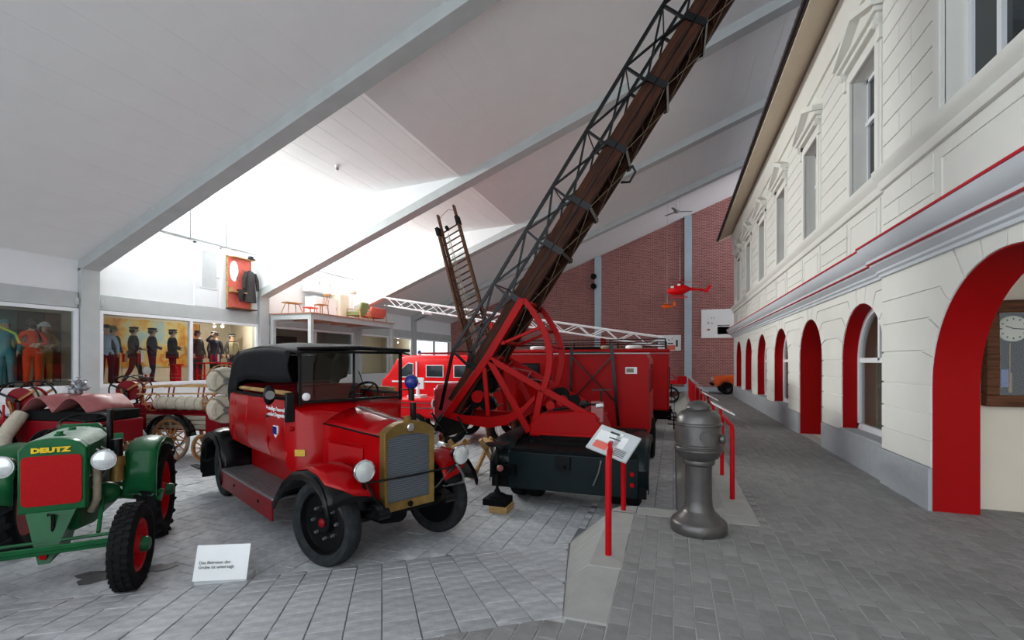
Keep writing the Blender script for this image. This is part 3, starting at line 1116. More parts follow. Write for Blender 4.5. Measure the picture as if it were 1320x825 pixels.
q = MB(); q.loft([[(x, w * math.cos(R(t)), .42 + .0 * x + hh * math.sin(R(t))) for t in range(0, 360, 30)] for x, w, hh in ((.2, .1, .08), (.0, .22, .14), (-.5, .25, .16), (-1.0, .15, .12))])
cp(q, 'engine_sump', 'black_matt')
# radiator
def rad_outline(w, z0, z1, arch, n=10):
    pts = [(-w, z0), (w, z0)]
    for i in range(n + 1):
        t = 1 - 2 * i / n
        e = abs(t) ** 3.5
        pts.append((w * t, z1 + arch * (1 - t * t) - 0.035 * e))
    return pts
q = MB()
oo = rad_outline(.305, .55, 1.40, .07); ii = rad_outline(.255, .635, 1.32, .012)
q.loft([[(.40, *p) for p in ii], [(.425, *p) for p in oo], [(.30, *p) for p in oo], [(.30, *p) for p in ii], [(.40, *p) for p in ii]], cap=False)
rad = cp(q, 'radiator_shell', 'brass', bevel=.006)
q = MB(); q.prism([(.385, *p) for p in ii], (-.12, 0, 0)); cp(q, 'radiator_core', 'mesh_core', rad)
q = MB()
for i in range(1, 29):
    z = .635 + i * .0235
    q.b(.384, .390, -.258, .258, z, z + .004)
cp(q, 'core_fins', 'steel', rad, kind='stuff')
q = MB(); q.lathe([(.045, 0), (.045, .012), (.035, .02)], (.42, 0, 1.40), (1, 0, 0), 18); cp(q, 'badge', 'chrome', rad)
q = MB(); q.lathe([(.03, 0), (.03, .015), (.02, .006)], (.418, 0, .592), (1, 0, 0), 14); cp(q, 'crank_hole', 'black_matt', rad)
q = MB(); q.lathe([(.04, 0), (.045, .03), (.03, .05), (.0, .06)], (.36, 0, 1.465), (0, 0, 1), 14); cp(q, 'filler_cap', 'brass', rad)
# hood
def hood_ring(x, w, zt, zb, crown, n=14):
    pts = []
    for i in range(n + 1):
        t = -1 + 2 * i / n
        pts.append((x, w * t, zt + crown * (1 - abs(t) ** 2.2)))
    return pts
q = MB()
st = [(.32, .295, 1.32, .115), (0.0, .335, 1.335, .12), (-.4, .39, 1.36, .13), (-.74, .44, 1.375, .16)]
rg = []
for x, w, z, c_ in st:
    top = hood_ring(x, w, z, 0, c_)
    rg.append(top)
q.loft(rg, cap=False, close=False)
hood = cp(q, 'bonnet', 'car_red', solid=.012)
q = MB(); q.tube([(.32, 0, 1.44), (-.4, 0, 1.495), (-.74, 0, 1.54)], .012, 6); cp(q, 'bonnet_hinge', 'steel', hood)
for sg in (-1, 1):
    q = MB()
    q.loft([[(x, sg * w, z - .004), (x, sg * (w + .012), z - .004), (x, sg * (w + .012), .66), (x, sg * w, .66)] for x, w, z, c_ in st])
    sp = cp(q, 'bonnet_side', 'car_red')
    q = MB(); q.tube([(x, sg * (w + .006), z) for x, w, z, c_ in st], .011, 6); cp(q, 'bonnet_seam', 'black_paint', sp)
    for i in range(17):
        x = .03 - i * .037
        w = .315 - (x - .21) * .1474 + .014
        q = MB(); q.prism([(x, sg * w, .95), (x + .026, sg * w, .95), (x + .004, sg * (w + .014), .95)], (0, 0, .22)); cp(q, 'louvre', 'car_red', sp)
    q = MB()
    for (a, z0, b_, z1) in ((.08, .9, -.66, .9), (.08, 1.21, -.66, 1.21)):
        q.tube([(a, sg * (.33 - (a - .21) * .147 + .006), z0), (b_, sg * (.33 - (b_ - .21) * .147 + .006), z1)], .006, 5)
    cp(q, 'panel_bead', 'car_red', sp)
# cowl: flares from bonnet to the doors
q = MB()
def cowl_ring(x, w, zb, zs, crown, n=14):
    pts = [(x, w, zb)]
    for i in range(n + 1):
        t = 1 - 2 * i / n
        pts.append((x, w * t, zs + crown * (1 - abs(t) ** 3)))
    pts.append((x, -w, zb))
    return pts
q.loft([cowl_ring(-.72, .445, .66, 1.365, .165), cowl_ring(-.80, .60, .70, 1.46, .09), cowl_ring(-.90, .70, .80, 1.55, .05), cowl_ring(-1.02, .76, .90, 1.60, .03)])
cowl = cp(q, 'cowl', 'car_red')
q = MB(); q.b(-.865, -.775, -.0, 0.0, 0, 0) if False else q.bar((-.80, -.625, 1.045), (-.89, -.705, 1.045), .008, .075); cp(q, 'maker_plate', 'brass_plate', cowl)
# tub with doors
W_ = .78
q = MB()
q.b(-3.22, -1.0, -W_ + .02, W_ - .02, .93, 1.06)
q.prism([(-3.22, -W_ + .03, .93), (-3.22, W_ - .03, .93), (-3.22, W_ - .03, 1.64), (-3.22, -W_ + .03, 1.64)], (.04, 0, 0))
tub = cp(q, 'body', 'car_red', bevel=.02)
cuts = [(-1.02, -1.47), (-1.48, -2.27), (-2.28, -2.98), (-2.99, -3.24)]
for sg in (-1, 1):
    for i, (a, b_) in enumerate(cuts):
        q = MB()
        rr = []
        for x in (a - .006, b_ + .006):
            t = (x + 1.0) / -2.2
            bul = .03 * math.sin(min(max(t, 0), 1) * math.pi)
            w0 = .76 + .03 * min(1, max(0, (-1 - x) / .5))
            rr.append([(x, sg * (w0 - .05 + bul), .93), (x, sg * (w0 + bul), 1.06), (x, sg * (w0 + bul + .012), 1.38), (x, sg * (w0 + bul - .01), 1.64), (x, sg * (w0 + bul - .05), 1.65), (x, sg * (w0 + bul - .05), .93)])
        q.loft(rr)
        d = cp(q, 'door' if i < 3 else 'rear_panel', 'car_red', bevel=.012)
        if i < 3 and True:
            for z in (1.15, 1.5):
                q = MB(); q.cyl((b_ + .01, sg * .825, z - .03), (b_ + .01, sg * .825, z + .03), .013, None, 8); cp(q, 'hinge', 'car_red', d)
    q = MB(); q.tube([(-1.0, sg * .74, 1.665), (-1.6, sg * .775, 1.66), (-2.3, sg * .785, 1.66), (-3.22, sg * .755, 1.66)], .022, 8); cp(q, 'coaming', 'black_matt')
    q = MB(); q.tube([(-1.05, sg * .70, 1.72), (-3.1, sg * .70, 1.72)], .028, 8); cp(q, 'wood_rail', 'ash_wood')
q = MB(); q.tube([(-1.47, -.825, 1.44), (-1.43, -.85, 1.44), (-1.36, -.85, 1.44)], .012, 6); cp(q, 'door_handle', 'black_paint')
text_mesh('lettering', 'Freiwillige Feuerwehr\nStandort Deggendorf', .066, 'white_paint', car, (-1.22, -.802, 1.50), (R(90), 0, R(3)), .001, bold=.0012, label='white lettering')
# crest
q = MB(); q.prism([(-1.31, -.805, 1.335), (-1.18, -.800, 1.335), (-1.18, -.800, 1.25), (-1.245, -.802, 1.19), (-1.31, -.805, 1.25)], (0, .012, 0))
cr = cp(q, 'crest', 'white_paint', label='blue and white crest')
q = MB()
for i in range(4):
    q.prism([(-1.30 + .03 * i, -.812, 1.325), (-1.285 + .03 * i, -.812, 1.325), (-1.285 + .03 * i, -.812, 1.235), (-1.30 + .03 * i, -.812, 1.235)], (0, .01, 0))
q.prism([(-1.30, -.814, 1.29), (-1.19, -.814, 1.29), (-1.19, -.814, 1.265), (-1.30, -.814, 1.265)], (0, .01, 0))
cp(q, 'crest_bars', 'blue_lamp', cr)
# seats and interior
for x in (-1.75, -2.75):
    q = MB(); q.b(x - .25, x + .25, -.66, .66, 1.06, 1.42); cp(q, 'seat', 'black_matt', bevel=.04)
    q = MB(); q.b(x - .35, x - .2, -.66, .66, 1.3, 1.78); cp(q, 'seat_back', 'dark_red', bevel=.05)
q = MB(); q.b(-1.06, -.98, -.70, .70, 1.30, 1.60); cp(q, 'dashboard', 'black_matt', bevel=.02)
q = MB(); q.torus((-1.26, .34, 1.66), (-.8, 0, .6), .20, .016, 24, 8); q.cyl((-1.26, .34, 1.66), (-.98, .34, 1.45), .018)
for a in (0, 120, 240):
    u_, w_, a_ = frame_of((-.8, 0, .6)); q.cyl((-1.26, .34, 1.66), Vector((-1.26, .34, 1.66)) + (u_ * math.cos(R(a)) + w_ * math.sin(R(a))) * .2, .01, None, 6)
cp(q, 'steering_wheel', 'black_paint')
# windscreen
q = MB()
xw = -.86
for y in (-.665, 0, .665): q.b(xw - .02, xw + .02, y - (.018 if y else .010), y + (.018 if y else .010), 1.58, 2.23)
for z in (1.625, 2.215): q.b(xw - .018, xw + .018, -.665, .665, z - .016, z + .016)
ws = cp(q, 'windscreen_frame', 'black_paint', bevel=.004)
for y in (-.333, .333):
    q = MB(); q.b(xw - .003, xw + .003, y - .325, y + .325, 1.63, 2.21); cp(q, 'pane', 'clear_glass', ws)
q = MB(); q.tube([(xw + .02, .25, 1.63), (xw + .025, .12, 1.80), (xw + .025, .05, 1.98)], .006, 5); cp(q, 'wiper', 'black_paint', ws)
q = MB(); q.lathe([(.045, 0), (.045, .02), (.03, .03)], (xw + .02, -.60, 1.69), (1, 0, 0), 16); cp(q, 'permit_disc', 'white_paint', ws)
# folding hood
q = MB()
xs = [-.74, -.84, -1.2, -1.7, -2.2, -2.7, -3.0, -3.10]
zz = [2.255, 2.275, 2.305, 2.335, 2.345, 2.335, 2.30, 2.22]
rg = []
for x, z in zip(xs, zz):
    row = []
    for i in range(13):
        t = -1 + i / 6
        e = abs(t) ** 6
        row.append((x, .74 * t, z - .02 * t * t - .05 * e + (.012 * math.sin(x * 9 + t * 3) if -2.9 < x < -1.0 else 0)))
    rg.append(row)
q.loft(rg, cap=False, close=False)
top = cp(q, 'folding_hood', 'canvas_black', solid=.02)
q = MB(); q.tube([(-.74, -.73, 2.245), (-.735, 0, 2.27), (-.74, .73, 2.245)], .022, 8); cp(q, 'hood_bow', 'black_paint', top)
for sg in (-1, 1):
    q = MB()
    rg = []
    for x, zt, zb in ((-.885, 2.21, 1.86), (-1.1, 2.24, 1.85), (-1.6, 2.27, 1.84), (-2.1, 2.275, 1.86), (-2.6, 2.265, 1.85), (-2.88, 2.24, 1.80), (-2.96, 2.23, 1.66), (-3.12, 2.18, 1.50), (-3.27, 2.02, 1.44)):
        if sg > 0 and x > -2.5: continue
        row = []
        for i in range(6):
            t = i / 5
            row.append((x - (.0 if x > -2.9 else .06 * t), sg * (.745 + .035 * math.sin(t * 3.1) + .012 * math.sin(x * 14 + t * 4)), zt + (zb - zt) * t))
        rg.append(row)
    q.loft(rg, cap=False, close=False)
    cp(q, 'hood_side', 'canvas_black', top, solid=.015)
q = MB()
rg = []
for t in (0, .25, .5, .75, 1):
    rg.append([(-3.09 - .20 * t, y, 2.20 - .56 * t) for y in (-.74, -.37, 0, .37, .74)])
q.loft(rg, cap=False, close=False); cp(q, 'hood_back', 'canvas_black', top, solid=.015)
# wings
def wing(cx, ys, path, m_top, name, edge=True, crown=.05):
    y0, y1 = ys                                   # inner, outer
    q = MB()
    rg = []
    for (x, z) in path:
        row = []
        for i in range(7):
            t = i / 6
            row.append((cx + x, y0 + (y1 - y0) * t, z + crown * math.sin(t * math.pi) - (.0 if t < .9 else .01)))
        rg.append(row)
    q.loft(rg, cap=False, close=False)
    w = cp(q, name, m_top, solid=.012)
    if edge:
        sg = 1 if y1 > 0 else -1
        q = MB()
        q.loft([[(cx + x, y1 + sg * .004, z + .012), (cx + x, y1 + sg * .028, z - .015), (cx + x, y1 + sg * .018, z - .075), (cx + x, y1 - sg * .01, z - .075)] for (x, z) in path])
        cp(q, 'wing_edge', 'black_paint', w)
    return w
fp = [(-.98, .50), (-.86, .62), (-.66, .80), (-.42, .925), (-.12, .985), (.14, .965), (.30, .90), (.40, .80), (.45, .70)]
for sg in (-1, 1):
    w = wing(0, (sg * .44, sg * .90), fp, 'black_paint', 'front_wing')
    q = MB()
    rg = []
    for (x, z) in [(-.78, .70), (-.66, .80), (-.42, .925), (-.12, .985), (.14, .965), (.30, .90), (.40, .805), (.435, .74)]:
        fx = max(.35, min(.93, (x + .84) / .16, (.50 - x) / .16))
        row = []
        for i in range(7):
            t = i / 6
            row.append((x, sg * (.45 + (.45 * fx) * t), z + .05 * math.sin((.01 / .46 + t * .978 * fx) * math.pi) + .012))
        rg.append(row)
    q.loft(rg, cap=False, close=False)
    cp(q, 'wing_crown', 'car_red', w, solid=.008)
    q = MB(); q.prism([(-.02, sg * .45, .66), (-.95, sg * .45, .5), (-.95, sg * .45, .62), (-.42, sg * .45, .92), (-.1, sg * .45, .97), (.3, sg * .45, .9)], (0, sg * .012, 0)); cp(q, 'inner_wing', 'black_matt', w)
rp = [(.62, .38), (.58, .62), (.42, .86), (.18, .985), (-.1, 1.0), (-.34, .93), (-.52, .76), (-.58, .55), (-.59, .36)]
for sg in (-1, 1):
    wing(-3.70, (sg * .50, sg * .92), rp, 'black_paint', 'rear_wing')
q = MB(); q.bar((-4.29, -.92, .36), (-4.29, -.5, .36), .02, .30); q.bar((-4.25, -.93, .36), (-4.47, -1.0, .40), .10, .015); cp(q, 'mud_flap', 'black_matt')
# running boards
for sg in (-1, 1):
    q = MB(); y0, y1 = sorted((sg * .50, sg * .93)); q.b(-3.10, -.96, y0, y1, .515, .545)
    rb = cp(q, 'running_board', 'steel', bevel=.008)
    q = MB()
    for i in range(9):
        y = sg * (.54 + i * .044); q.b(-3.08, -.98, y - .012, y + .012, .545, .551)
    cp(q, 'tread_ribs', 'pale_grey' if False else 'steel', rb, kind='stuff')
    q = MB(); y0, y1 = sorted((sg * .905, sg * .925)); q.b(-3.10, -.98, y0, y1, .28, .515); cp(q, 'valance', 'dark_red', rb, bevel=.006)
    for x in (-2.45, -1.45):
        q = MB(); q.lathe([(.022, 0), (.018, .012)], (x, sg * .925, .42), (0, sg, 0), 10); cp(q, 'latch', 'black_matt', rb)
    q = MB(); y0, y1 = sorted((sg * .46, sg * .52)); q.b(-3.10, -.98, y0, y1, .50, .94); cp(q, 'splash_panel', 'car_red', rb)
# lamps
for sg, lx, ly in ((-1, .44, -.545), (1, .47, .63)):
    q = MB()
    q.lathe([(.02, -.14), (.055, -.12), (.09, -.05), (.102, .0), (.105, .02)], (lx, ly, 1.03), (1, 0, 0), 26)
    lp = cp(q, 'headlamp', 'black_paint')
    q = MB(); q.torus((lx + .02, ly, 1.03), (1, 0, 0), .102, .011, 26, 8); cp(q, 'lamp_rim', 'chrome', lp)
    q = MB(); q.lathe([(.10, .015), (.095, .028), (.06, .042), (.0, .05)], (lx, ly, 1.03), (1, 0, 0), 26); cp(q, 'lens', 'lamp_glass', lp)
    q = MB(); q.tube([(lx - .03, ly, .94), (.39, sg * .50, .82), (.36, sg * .42, .72), (.34, sg * .36, .66)], .02, 8); cp(q, 'lamp_bracket', 'black_paint', lp)
q = MB(); q.tube([(.46, -.55, .91), (.47, 0, .90), (.48, .63, .91)], .011, 8); cp(q, 'lamp_tie_bar', 'black_paint')
q = MB(); q.tube([(.5, .56, .93), (.52, .64, .80), (.45, .70, .70), (.32, .66, .66), (.3, .45, .66)], .014, 6); cp(q, 'lamp_cable', 'steel')
q = MB(); q.tube([(.45, -.50, .88), (.50, -.46, .75), (.48, -.36, .66)], .012, 6); cp(q, 'lamp_cable', 'black_matt')
# mirror, indicator, blue lamp
q = MB(); q.ball((-.99, -.95, 1.72), .066, 14, (.35, 1.0, 1.75)); mr_ = cp(q, 'mirror', 'black_paint')
q = MB(); q.lathe([(.05, 0), (.05, .006)], (-.968, -.95, 1.72), (1, 0, 0), 18); cp(q, 'mirror_back', 'steel', mr_)
q = MB(); q.tube([(-.99, -.95, 1.70), (-.97, -.86, 1.69), (-.94, -.72, 1.66)], .012, 6); cp(q, 'mirror_arm', 'black_paint', mr_)
q = MB(); q.b(-.96, -.90, -.80, -.70, 1.40, 1.74); cp(q, 'indicator_arm', 'black_paint', bevel=.012)
for z in (1.32, 1.44, 1.56):
    q = MB(); q.cyl((-.93, -.72, z), (-.93, -.755, z), .03, .025, 12); cp(q, 'cowl_fitting', 'car_red')
q = MB(); q.cyl((-.20, .44, 1.30), (-.20, .44, 1.60), .035, .035, 12); bl = cp(q, 'lamp_post', 'black_paint')
q = MB(); q.cyl((-.24, .44, 1.62), (-.24, .44, 1.80), .035, .04, 12); cp(q, 'lamp_socket', 'black_paint', bl)
q = MB(); q.lathe([(.05, 0), (.075, .03), (.085, .08), (.07, .13), (.03, .16), (0, .165)], (-.24, .44, 1.775), (0, 0, 1), 20); cp(q, 'blue_lamp', 'blue_lamp', bl)
q = MB(); q.tube([(-.24, .44, 1.76), (-.5, .52, 1.74), (-.86, .665, 1.72)], .012, 6); cp(q, 'lamp_arm', 'black_paint', bl)
q = MB(); q.lathe([(.03, -.22), (.05, -.1), (.075, -.02), (.10, .04), (.10, .045), (.06, .0)], (.10, .55, 1.17), (1, 0, .05), 18); cp(q, 'horn', 'chrome')
# rear equipment cabinet
q = MB(); q.b(-4.15, -3.24, -.56, .56, .70, 1.98); cab = cp(q, 'hose_cabinet', 'dark_red', bevel=.03)
q = MB(); q.b(-4.30, -3.24, -.52, .52, .62, .72); cp(q, 'rear_deck', 'black_matt')
for z in (1.36, 1.80):
    q = MB(); q.torus((-3.84, -.72, z + .02), (1, 0, 0), .23, .012, 26, 6); q.cyl((-3.84, -.55, z), (-3.30, -.55, z), .02)
    cp(q, 'reel_ring', 'spoke_wood', cab)

def hose_roll(loc, label, rz, r=.2, L=.34):
    t = thing('hose_roll', label, 'hose', loc, rz, 'canvas hose rolls on the fire car')
    q = MB()
    prof = [(.05, 0), (r * .6, 0.0), (r * .62, .01), (r * .8, .0), (r * .82, .012), (r, 0.005), (r + .012, L * .15), (r, L * .3), (r + .014, L * .5), (r, L * .7), (r + .012, L * .85), (r, L - .005), (r * .8, L), (r * .78, L - .012), (r * .6, L), (.05, L)]
    q.ring((0, 0, 0), (1, 0, 0), prof, 24); q.build('coil', 'canvas_hose', t)
    q = MB(); q.lathe([(.055, -.01), (.055, L + .03)], (0, 0, 0), (1, 0, 0), 14); q.build('core', 'steel', t)
    for a in (40, 130):
        u_ = Vector((0, math.cos(R(a)), math.sin(R(a))))
        q = MB()
        q.tube([(L + .012, *(u_ * (r + .01))[1:]), (L + .02, 0, 0), (L + .012, *(u_ * -(r + .01))[1:]), (L / 2, *(u_ * -(r + .02))[1:]), (-.01, *(u_ * -(r + .01))[1:]), (-.015, 0, 0), (-.01, *(u_ * (r + .01))[1:]), (L / 2, *(u_ * (r + .02))[1:])], .014, 6, closed=True)
        q.build('strap', 'strap', t)
    return t
ca, sa = math.cos(R(-26)), math.sin(R(-26))
def car_w(x, y, z): return (-3.02 + ca * x - sa * y, 4.55 + sa * x + ca * y, z)
hose_roll(car_w(-3.78, -.77, 1.80), 'upper beige canvas hose roll strapped behind the red fire car', -26)
hose_roll(car_w(-3.78, -.77, 1.36), 'lower beige canvas hose roll strapped behind the red fire car', -26)
# =================================================================== LADDER TRUCK
TO = Vector((-1.41, 8.6, 0))
truck = thing('ladder_truck', 'red turntable ladder truck with raised wooden ladder and dark green chassis', 'fire truck', TO)
def tp(mb, name, m, parent=None, **k):
    if parent is None:
        mb.v = [(p[0] - TO.x, p[1] - TO.y, p[2]) for p in mb.v]
        return mb.build(name, m, truck, **k)
    mb.v = [(p[0] - TO.x, p[1] - TO.y, p[2]) for p in mb.v]
    return mb.build(name, m, parent, **k)
XC = -1.41
def truck_wheel(x, y, r=.47, dual=False):
    sg = 1 if x > XC else -1
    q = MB(); tyre_mesh(r, .22, .28, q); q.v = [(p[1] + x, p[0] + y, p[2] + r - .005) for p in q.v]
    if dual:
        q2 = MB(); tyre_mesh(r, .22, .28, q2); q.add([(p[1] + x - sg * .25, p[0] + y, p[2] + r - .005) for p in q2.v], q2.f)
    w = tp(q, 'wheel', 'tyre')
    q = MB(); q.lathe([(.29, -.06), (.29, .06), (.26, .05), (.13, -.02), (.10, .06), (.05, .08)], (x, y, r - .005), (sg, 0, 0), 24); tp(q, 'rim', 'black_paint', w)
for x in (XC - .86, XC + .86): truck_wheel(x, 7.12, dual=True); truck_wheel(x + (.06 if x > XC else -.06), 10.75, .44)
q = MB()
for x in (XC - .42, XC + .42): q.b(x - .05, x + .05, 6.35, 12.0, .58, .76)
for y in (6.4, 7.6, 8.8, 10.2, 11.6): q.b(XC - .42, XC + .42, y, y + .1, .6, .74)
tp(q, 'chassis_frame', 'black_matt', bevel=.01)
q = MB(); q.cyl((XC - .8, 7.12, .47), (XC + .8, 7.12, .47), .07); q.ball((XC, 7.12, .47), .2); tp(q, 'rear_axle', 'black_matt')
q = MB(); q.cyl((XC - .8, 10.75, .44), (XC + .8, 10.75, .44), .06); tp(q, 'front_axle', 'black_matt')
# rear body
q = MB(); q.b(XC - .80, XC + .96, 6.36, 8.9, .80, .87); tp(q, 'platform', 'black_matt', bevel=.01)
q = MB(); q.b(XC - .82, XC + .98, 6.32, 6.38, .30, .82); tail = tp(q, 'tail_panel', 'truck_green', bevel=.015)
q = MB(); q.b(XC - .12, XC + .08, 6.27, 6.34, .62, .80); q.cyl((XC - .02, 6.28, .66), (XC - .02, 6.20, .66), .04); tp(q, 'tow_hitch', 'black_paint', tail)
q = MB(); q.tube([(XC + .50, 6.30, .78), (XC + .47, 6.26, .62), (XC + .40, 6.25, .45)], .01, 6); tp(q, 'lever', 'steel', tail)
for z in (.62, .48):
    q = MB(); q.lathe([(.03, 0), (.03, .02), (.02, .03)], (XC + .90, 6.32, z), (0, -1, 0), 14); tp(q, 'tail_lamp', 'rail_red', tail)
for sg in (-1, 1):
    x0, x1 = (XC - 1.10, XC - .78) if sg < 0 else (XC + .80, XC + 1.10)
    path = [(6.34, .42), (6.36, .66), (6.46, .84), (6.64, .94), (6.95, .97), (7.5, .97), (7.72, .86), (7.8, .6)]
    q = MB()
    rg = []
    for (y, z) in path:
        rg.append([(x0 + (x1 - x0) * t, y, z + .05 * math.sin(t * math.pi)) for t in (0, .2, .4, .6, .8, 1)])
    q.loft(rg, cap=False, close=False); w = tp(q, 'rear_wing', 'truck_green', solid=.014)
    q = MB(); xo = x0 if sg < 0 else x1
    q.prism([(xo, y, z + .006) for y, z in path] + [(xo, y, z - .05) for y, z in reversed(path)], (sg * .012, 0, 0)); tp(q, 'wing_edge', 'truck_green', w)
    q = MB(); q.b(x0 + .02, x1 - .02, 6.345, 6.37, .30, .66); tp(q, 'mud_flap', 'black_matt', w)
# jack at the rear corner
q = MB(); q.cyl((-2.36, 6.22, .24), (-2.36, 6.22, .92), .022, None, 10); jk = tp(q, 'jack_spindle', 'black_paint')
q = MB(); q.lathe([(.17, 0), (.17, .02), (.12, .03)], (-2.36, 6.22, .92), (0, 0, 1), 20); tp(q, 'jack_wheel', 'truck_green', jk)
q = MB(); q.b(-2.42, -2.10, 6.20, 6.40, .50, .64); tp(q, 'jack_arm', 'black_paint', jk)
q = MB(); q.lathe([(.13, 0.19), (.12, .22), (.05, .25), (.03, .30)], (-2.36, 6.22, 0), (0, 0, 1), 18); tp(q, 'jack_foot', 'black_matt', jk)
q = MB(); q.lathe([(.04, 0), (.05, .03), (.03, .06)], (-2.30, 6.2, .60), (0, -1, 0), 12); tp(q, 'tail_lamp', 'leather', jk)
# cab
q = MB()
def cab_ring(y, z1, w=.97): return [(XC - w, y, .70), (XC + w, y, .70), (XC + w, y, z1 - .12), (XC + w - .06, y, z1 - .02), (XC + w * .5, y, z1 + .02), (XC - w * .5, y, z1 + .02), (XC - w + .06, y, z1 - .02), (XC - w, y, z1 - .12)]
q.loft([cab_ring(9.45, 2.24), cab_ring(9.55, 2.27), cab_ring(11.2, 2.27), cab_ring(11.35, 2.2)])
q.loft([[(XC - .8, y, .7), (XC + .8, y, .7), (XC + .6, y, z), (XC - .6, y, z)] for y, z in ((11.3, 1.5), (12.3, 1.35))])
cabt = tp(q, 'cab', 'truck_red', bevel=.01)
q = MB(); q.b(XC + .52, XC + .74, 9.432, 9.452, 1.86, 1.99); tp(q, 'notice_plate', 'sign_white', cabt)
q = MB(); q.b(XC + .54, XC + .68, 9.428, 9.440, 1.885, 1.965); tp(q, 'plate_print', 'strap', cabt)
for y in (9.75, 10.5):
    q = MB(); q.b(XC + .965, XC + .98, y, y + .6, 1.5, 2.05); tp(q, 'side_window', 'dark_glass', cabt)
q = MB(); q.b(-.46, -.425, 9.5, 9.56, 1.5, 1.95); tp(q, 'hand_rail', 'black_paint', cabt)
q = MB(); q.tube([(XC - .98, 9.44, 2.26), (XC + .98, 9.44, 2.26)], .012, 6); tp(q, 'roof_gutter', 'pale_grey', cabt)
# ladder rest behind the cab
q = MB()
q.bar((-1.96, 9.30, .85), (-1.93, 9.30, 2.40), .05, .04, (0, 1, 0)); q.bar((-1.01, 9.30, .85), (-1.14, 9.30, 2.44), .06, .04, (0, 1, 0))
q.bar((-1.95, 9.30, 2.28), (-1.12, 9.30, 2.28), .03, .03); q.bar((-1.94, 9.28, 2.22), (-1.03, 9.28, 1.28), .035, .025); q.bar((-1.95, 9.31, 1.28), (-1.12, 9.31, 2.22), .035, .025)
tp(q, 'ladder_rest', 'black_paint')
# turntable
YM = 7.45
q = MB(); q.lathe([(.72, .87), (.72, .92), (.62, .93), (.62, .97)], (-1.55, YM, 0), (0, 0, 1), 36); tp(q, 'turntable_ring', 'black_matt')
q = MB(); q.b(-2.12, -.98, YM - .48, YM + .48, .94, 1.02)
q.loft([[(x, YM - .46, .97), (x, YM + .46, .97), (x, YM + .46, z), (x, YM - .46, z)] for x, z in ((-2.12, 1.12), (-1.95, 1.30), (-1.30, 1.36), (-1.10, 1.34), (-.98, 1.05))])
tub_ = tp(q, 'turntable_tub', 'truck_red', bevel=.03)
q = MB(); q.b(-1.16, -.99, YM - .44, YM - .30, 1.2, 1.50); tp(q, 'control_box', 'leather', tub_)
# frames: near and far
for fi, yf in enumerate((YM - .42, YM + .42)):
    def fb(name, pts, w=.055, h=.10):
        for a, b_ in zip(pts[:-1], pts[1:]):
            q = MB(); q.bar((a[0], yf, a[1]), (b_[0], yf, b_[1]), w, h, (0, 1, 0) if False else (-(b_[1] - a[1]), 0, b_[0] - a[0])); tp(q, name, 'truck_red', bevel=.008)
    fb('frame_beam', [(-2.24, 3.08), (-2.83, 2.16), (-3.56, 1.20)], .06, .12)
    fb('frame_beam', [(-2.84, 2.17), (-1.90, 1.66), (-1.06, 1.22)], .055, .10)
    fb('frame_beam', [(-2.80, 2.12), (-2.13, 1.0)], .055, .10)
    fb('frame_beam', [(-1.93, 1.66), (-2.06, 1.04)], .055, .10)
    fb('frame_beam', [(-2.89, 2.0), (-2.82, 1.22)], .045, .07)
    fb('frame_brace', [(-2.60, 2.38), (-1.98, 2.62)], .035, .05)
    fb('frame_brace', [(-2.52, 1.62), (-2.32, 1.42)], .03, .04)
    # sector arc
    q = MB()
    arc = [(-2.23, 3.08), (-2.10, 2.92), (-1.96, 2.70), (-1.87, 2.52), (-1.82, 2.34), (-1.80, 2.16), (-1.81, 2.0), (-1.85, 1.82), (-1.90, 1.66)]
    q.loft([[(x - .05, yf - .03, z), (x + .05, yf - .03, z + .01), (x + .05, yf + .03, z + .01), (x - .05, yf + .03, z)] for x, z in arc])
    tp(q, 'sector_arc', 'truck_red', bevel=.006)
    q = MB()
    low = [(-3.62, 1.24, .05), (-3.2, 1.17, .09), (-2.8, 1.15, .12), (-2.5, 1.2, .10), (-2.25, 1.34, .08), (-2.03, 1.56, .05)]
    q.loft([[(x, yf - .025, z - t), (x, yf + .025, z - t), (x, yf + .025, z + t * .5), (x, yf - .025, z + t * .5)] for x, z, t in low])
    tp(q, 'sector_foot', 'truck_red')
for i, (x, z) in enumerate(((-2.23, 3.06), (-1.82, 2.34), (-2.84, 2.16), (-1.90, 1.66), (-1.06, 1.24), (-3.52, 1.25), (-2.55, 2.4), (-1.98, 2.62))):
    q = MB(); q.cyl((x, YM - .46, z), (x, YM + .46, z), .03 if i != 2 else .05, None, 10); tp(q, 'cross_tube', 'truck_red')
for a, b_ in (((-2.7, 2.1), (-2.0, 1.75)), ((-1.85, 1.62), (-1.15, 1.3)), ((-2.2, 3.0), (-1.85, 2.4))):
    q = MB()
    n = 4
    for k in range(n):
        p = Vector((a[0] + (b_[0] - a[0]) * k / n, 0, a[1] + (b_[1] - a[1]) * k / n)); r_ = Vector((a[0] + (b_[0] - a[0]) * (k + 1) / n, 0, a[1] + (b_[1] - a[1]) * (k + 1) / n))
        y0, y1 = (YM - .4, YM + .4) if k % 2 else (YM + .4, YM - .4)
        q.cyl((p.x, y0, p.z), (r_.x, y1, r_.z), .010, None, 6)
    tp(q, 'lattice_rod', 'leather')
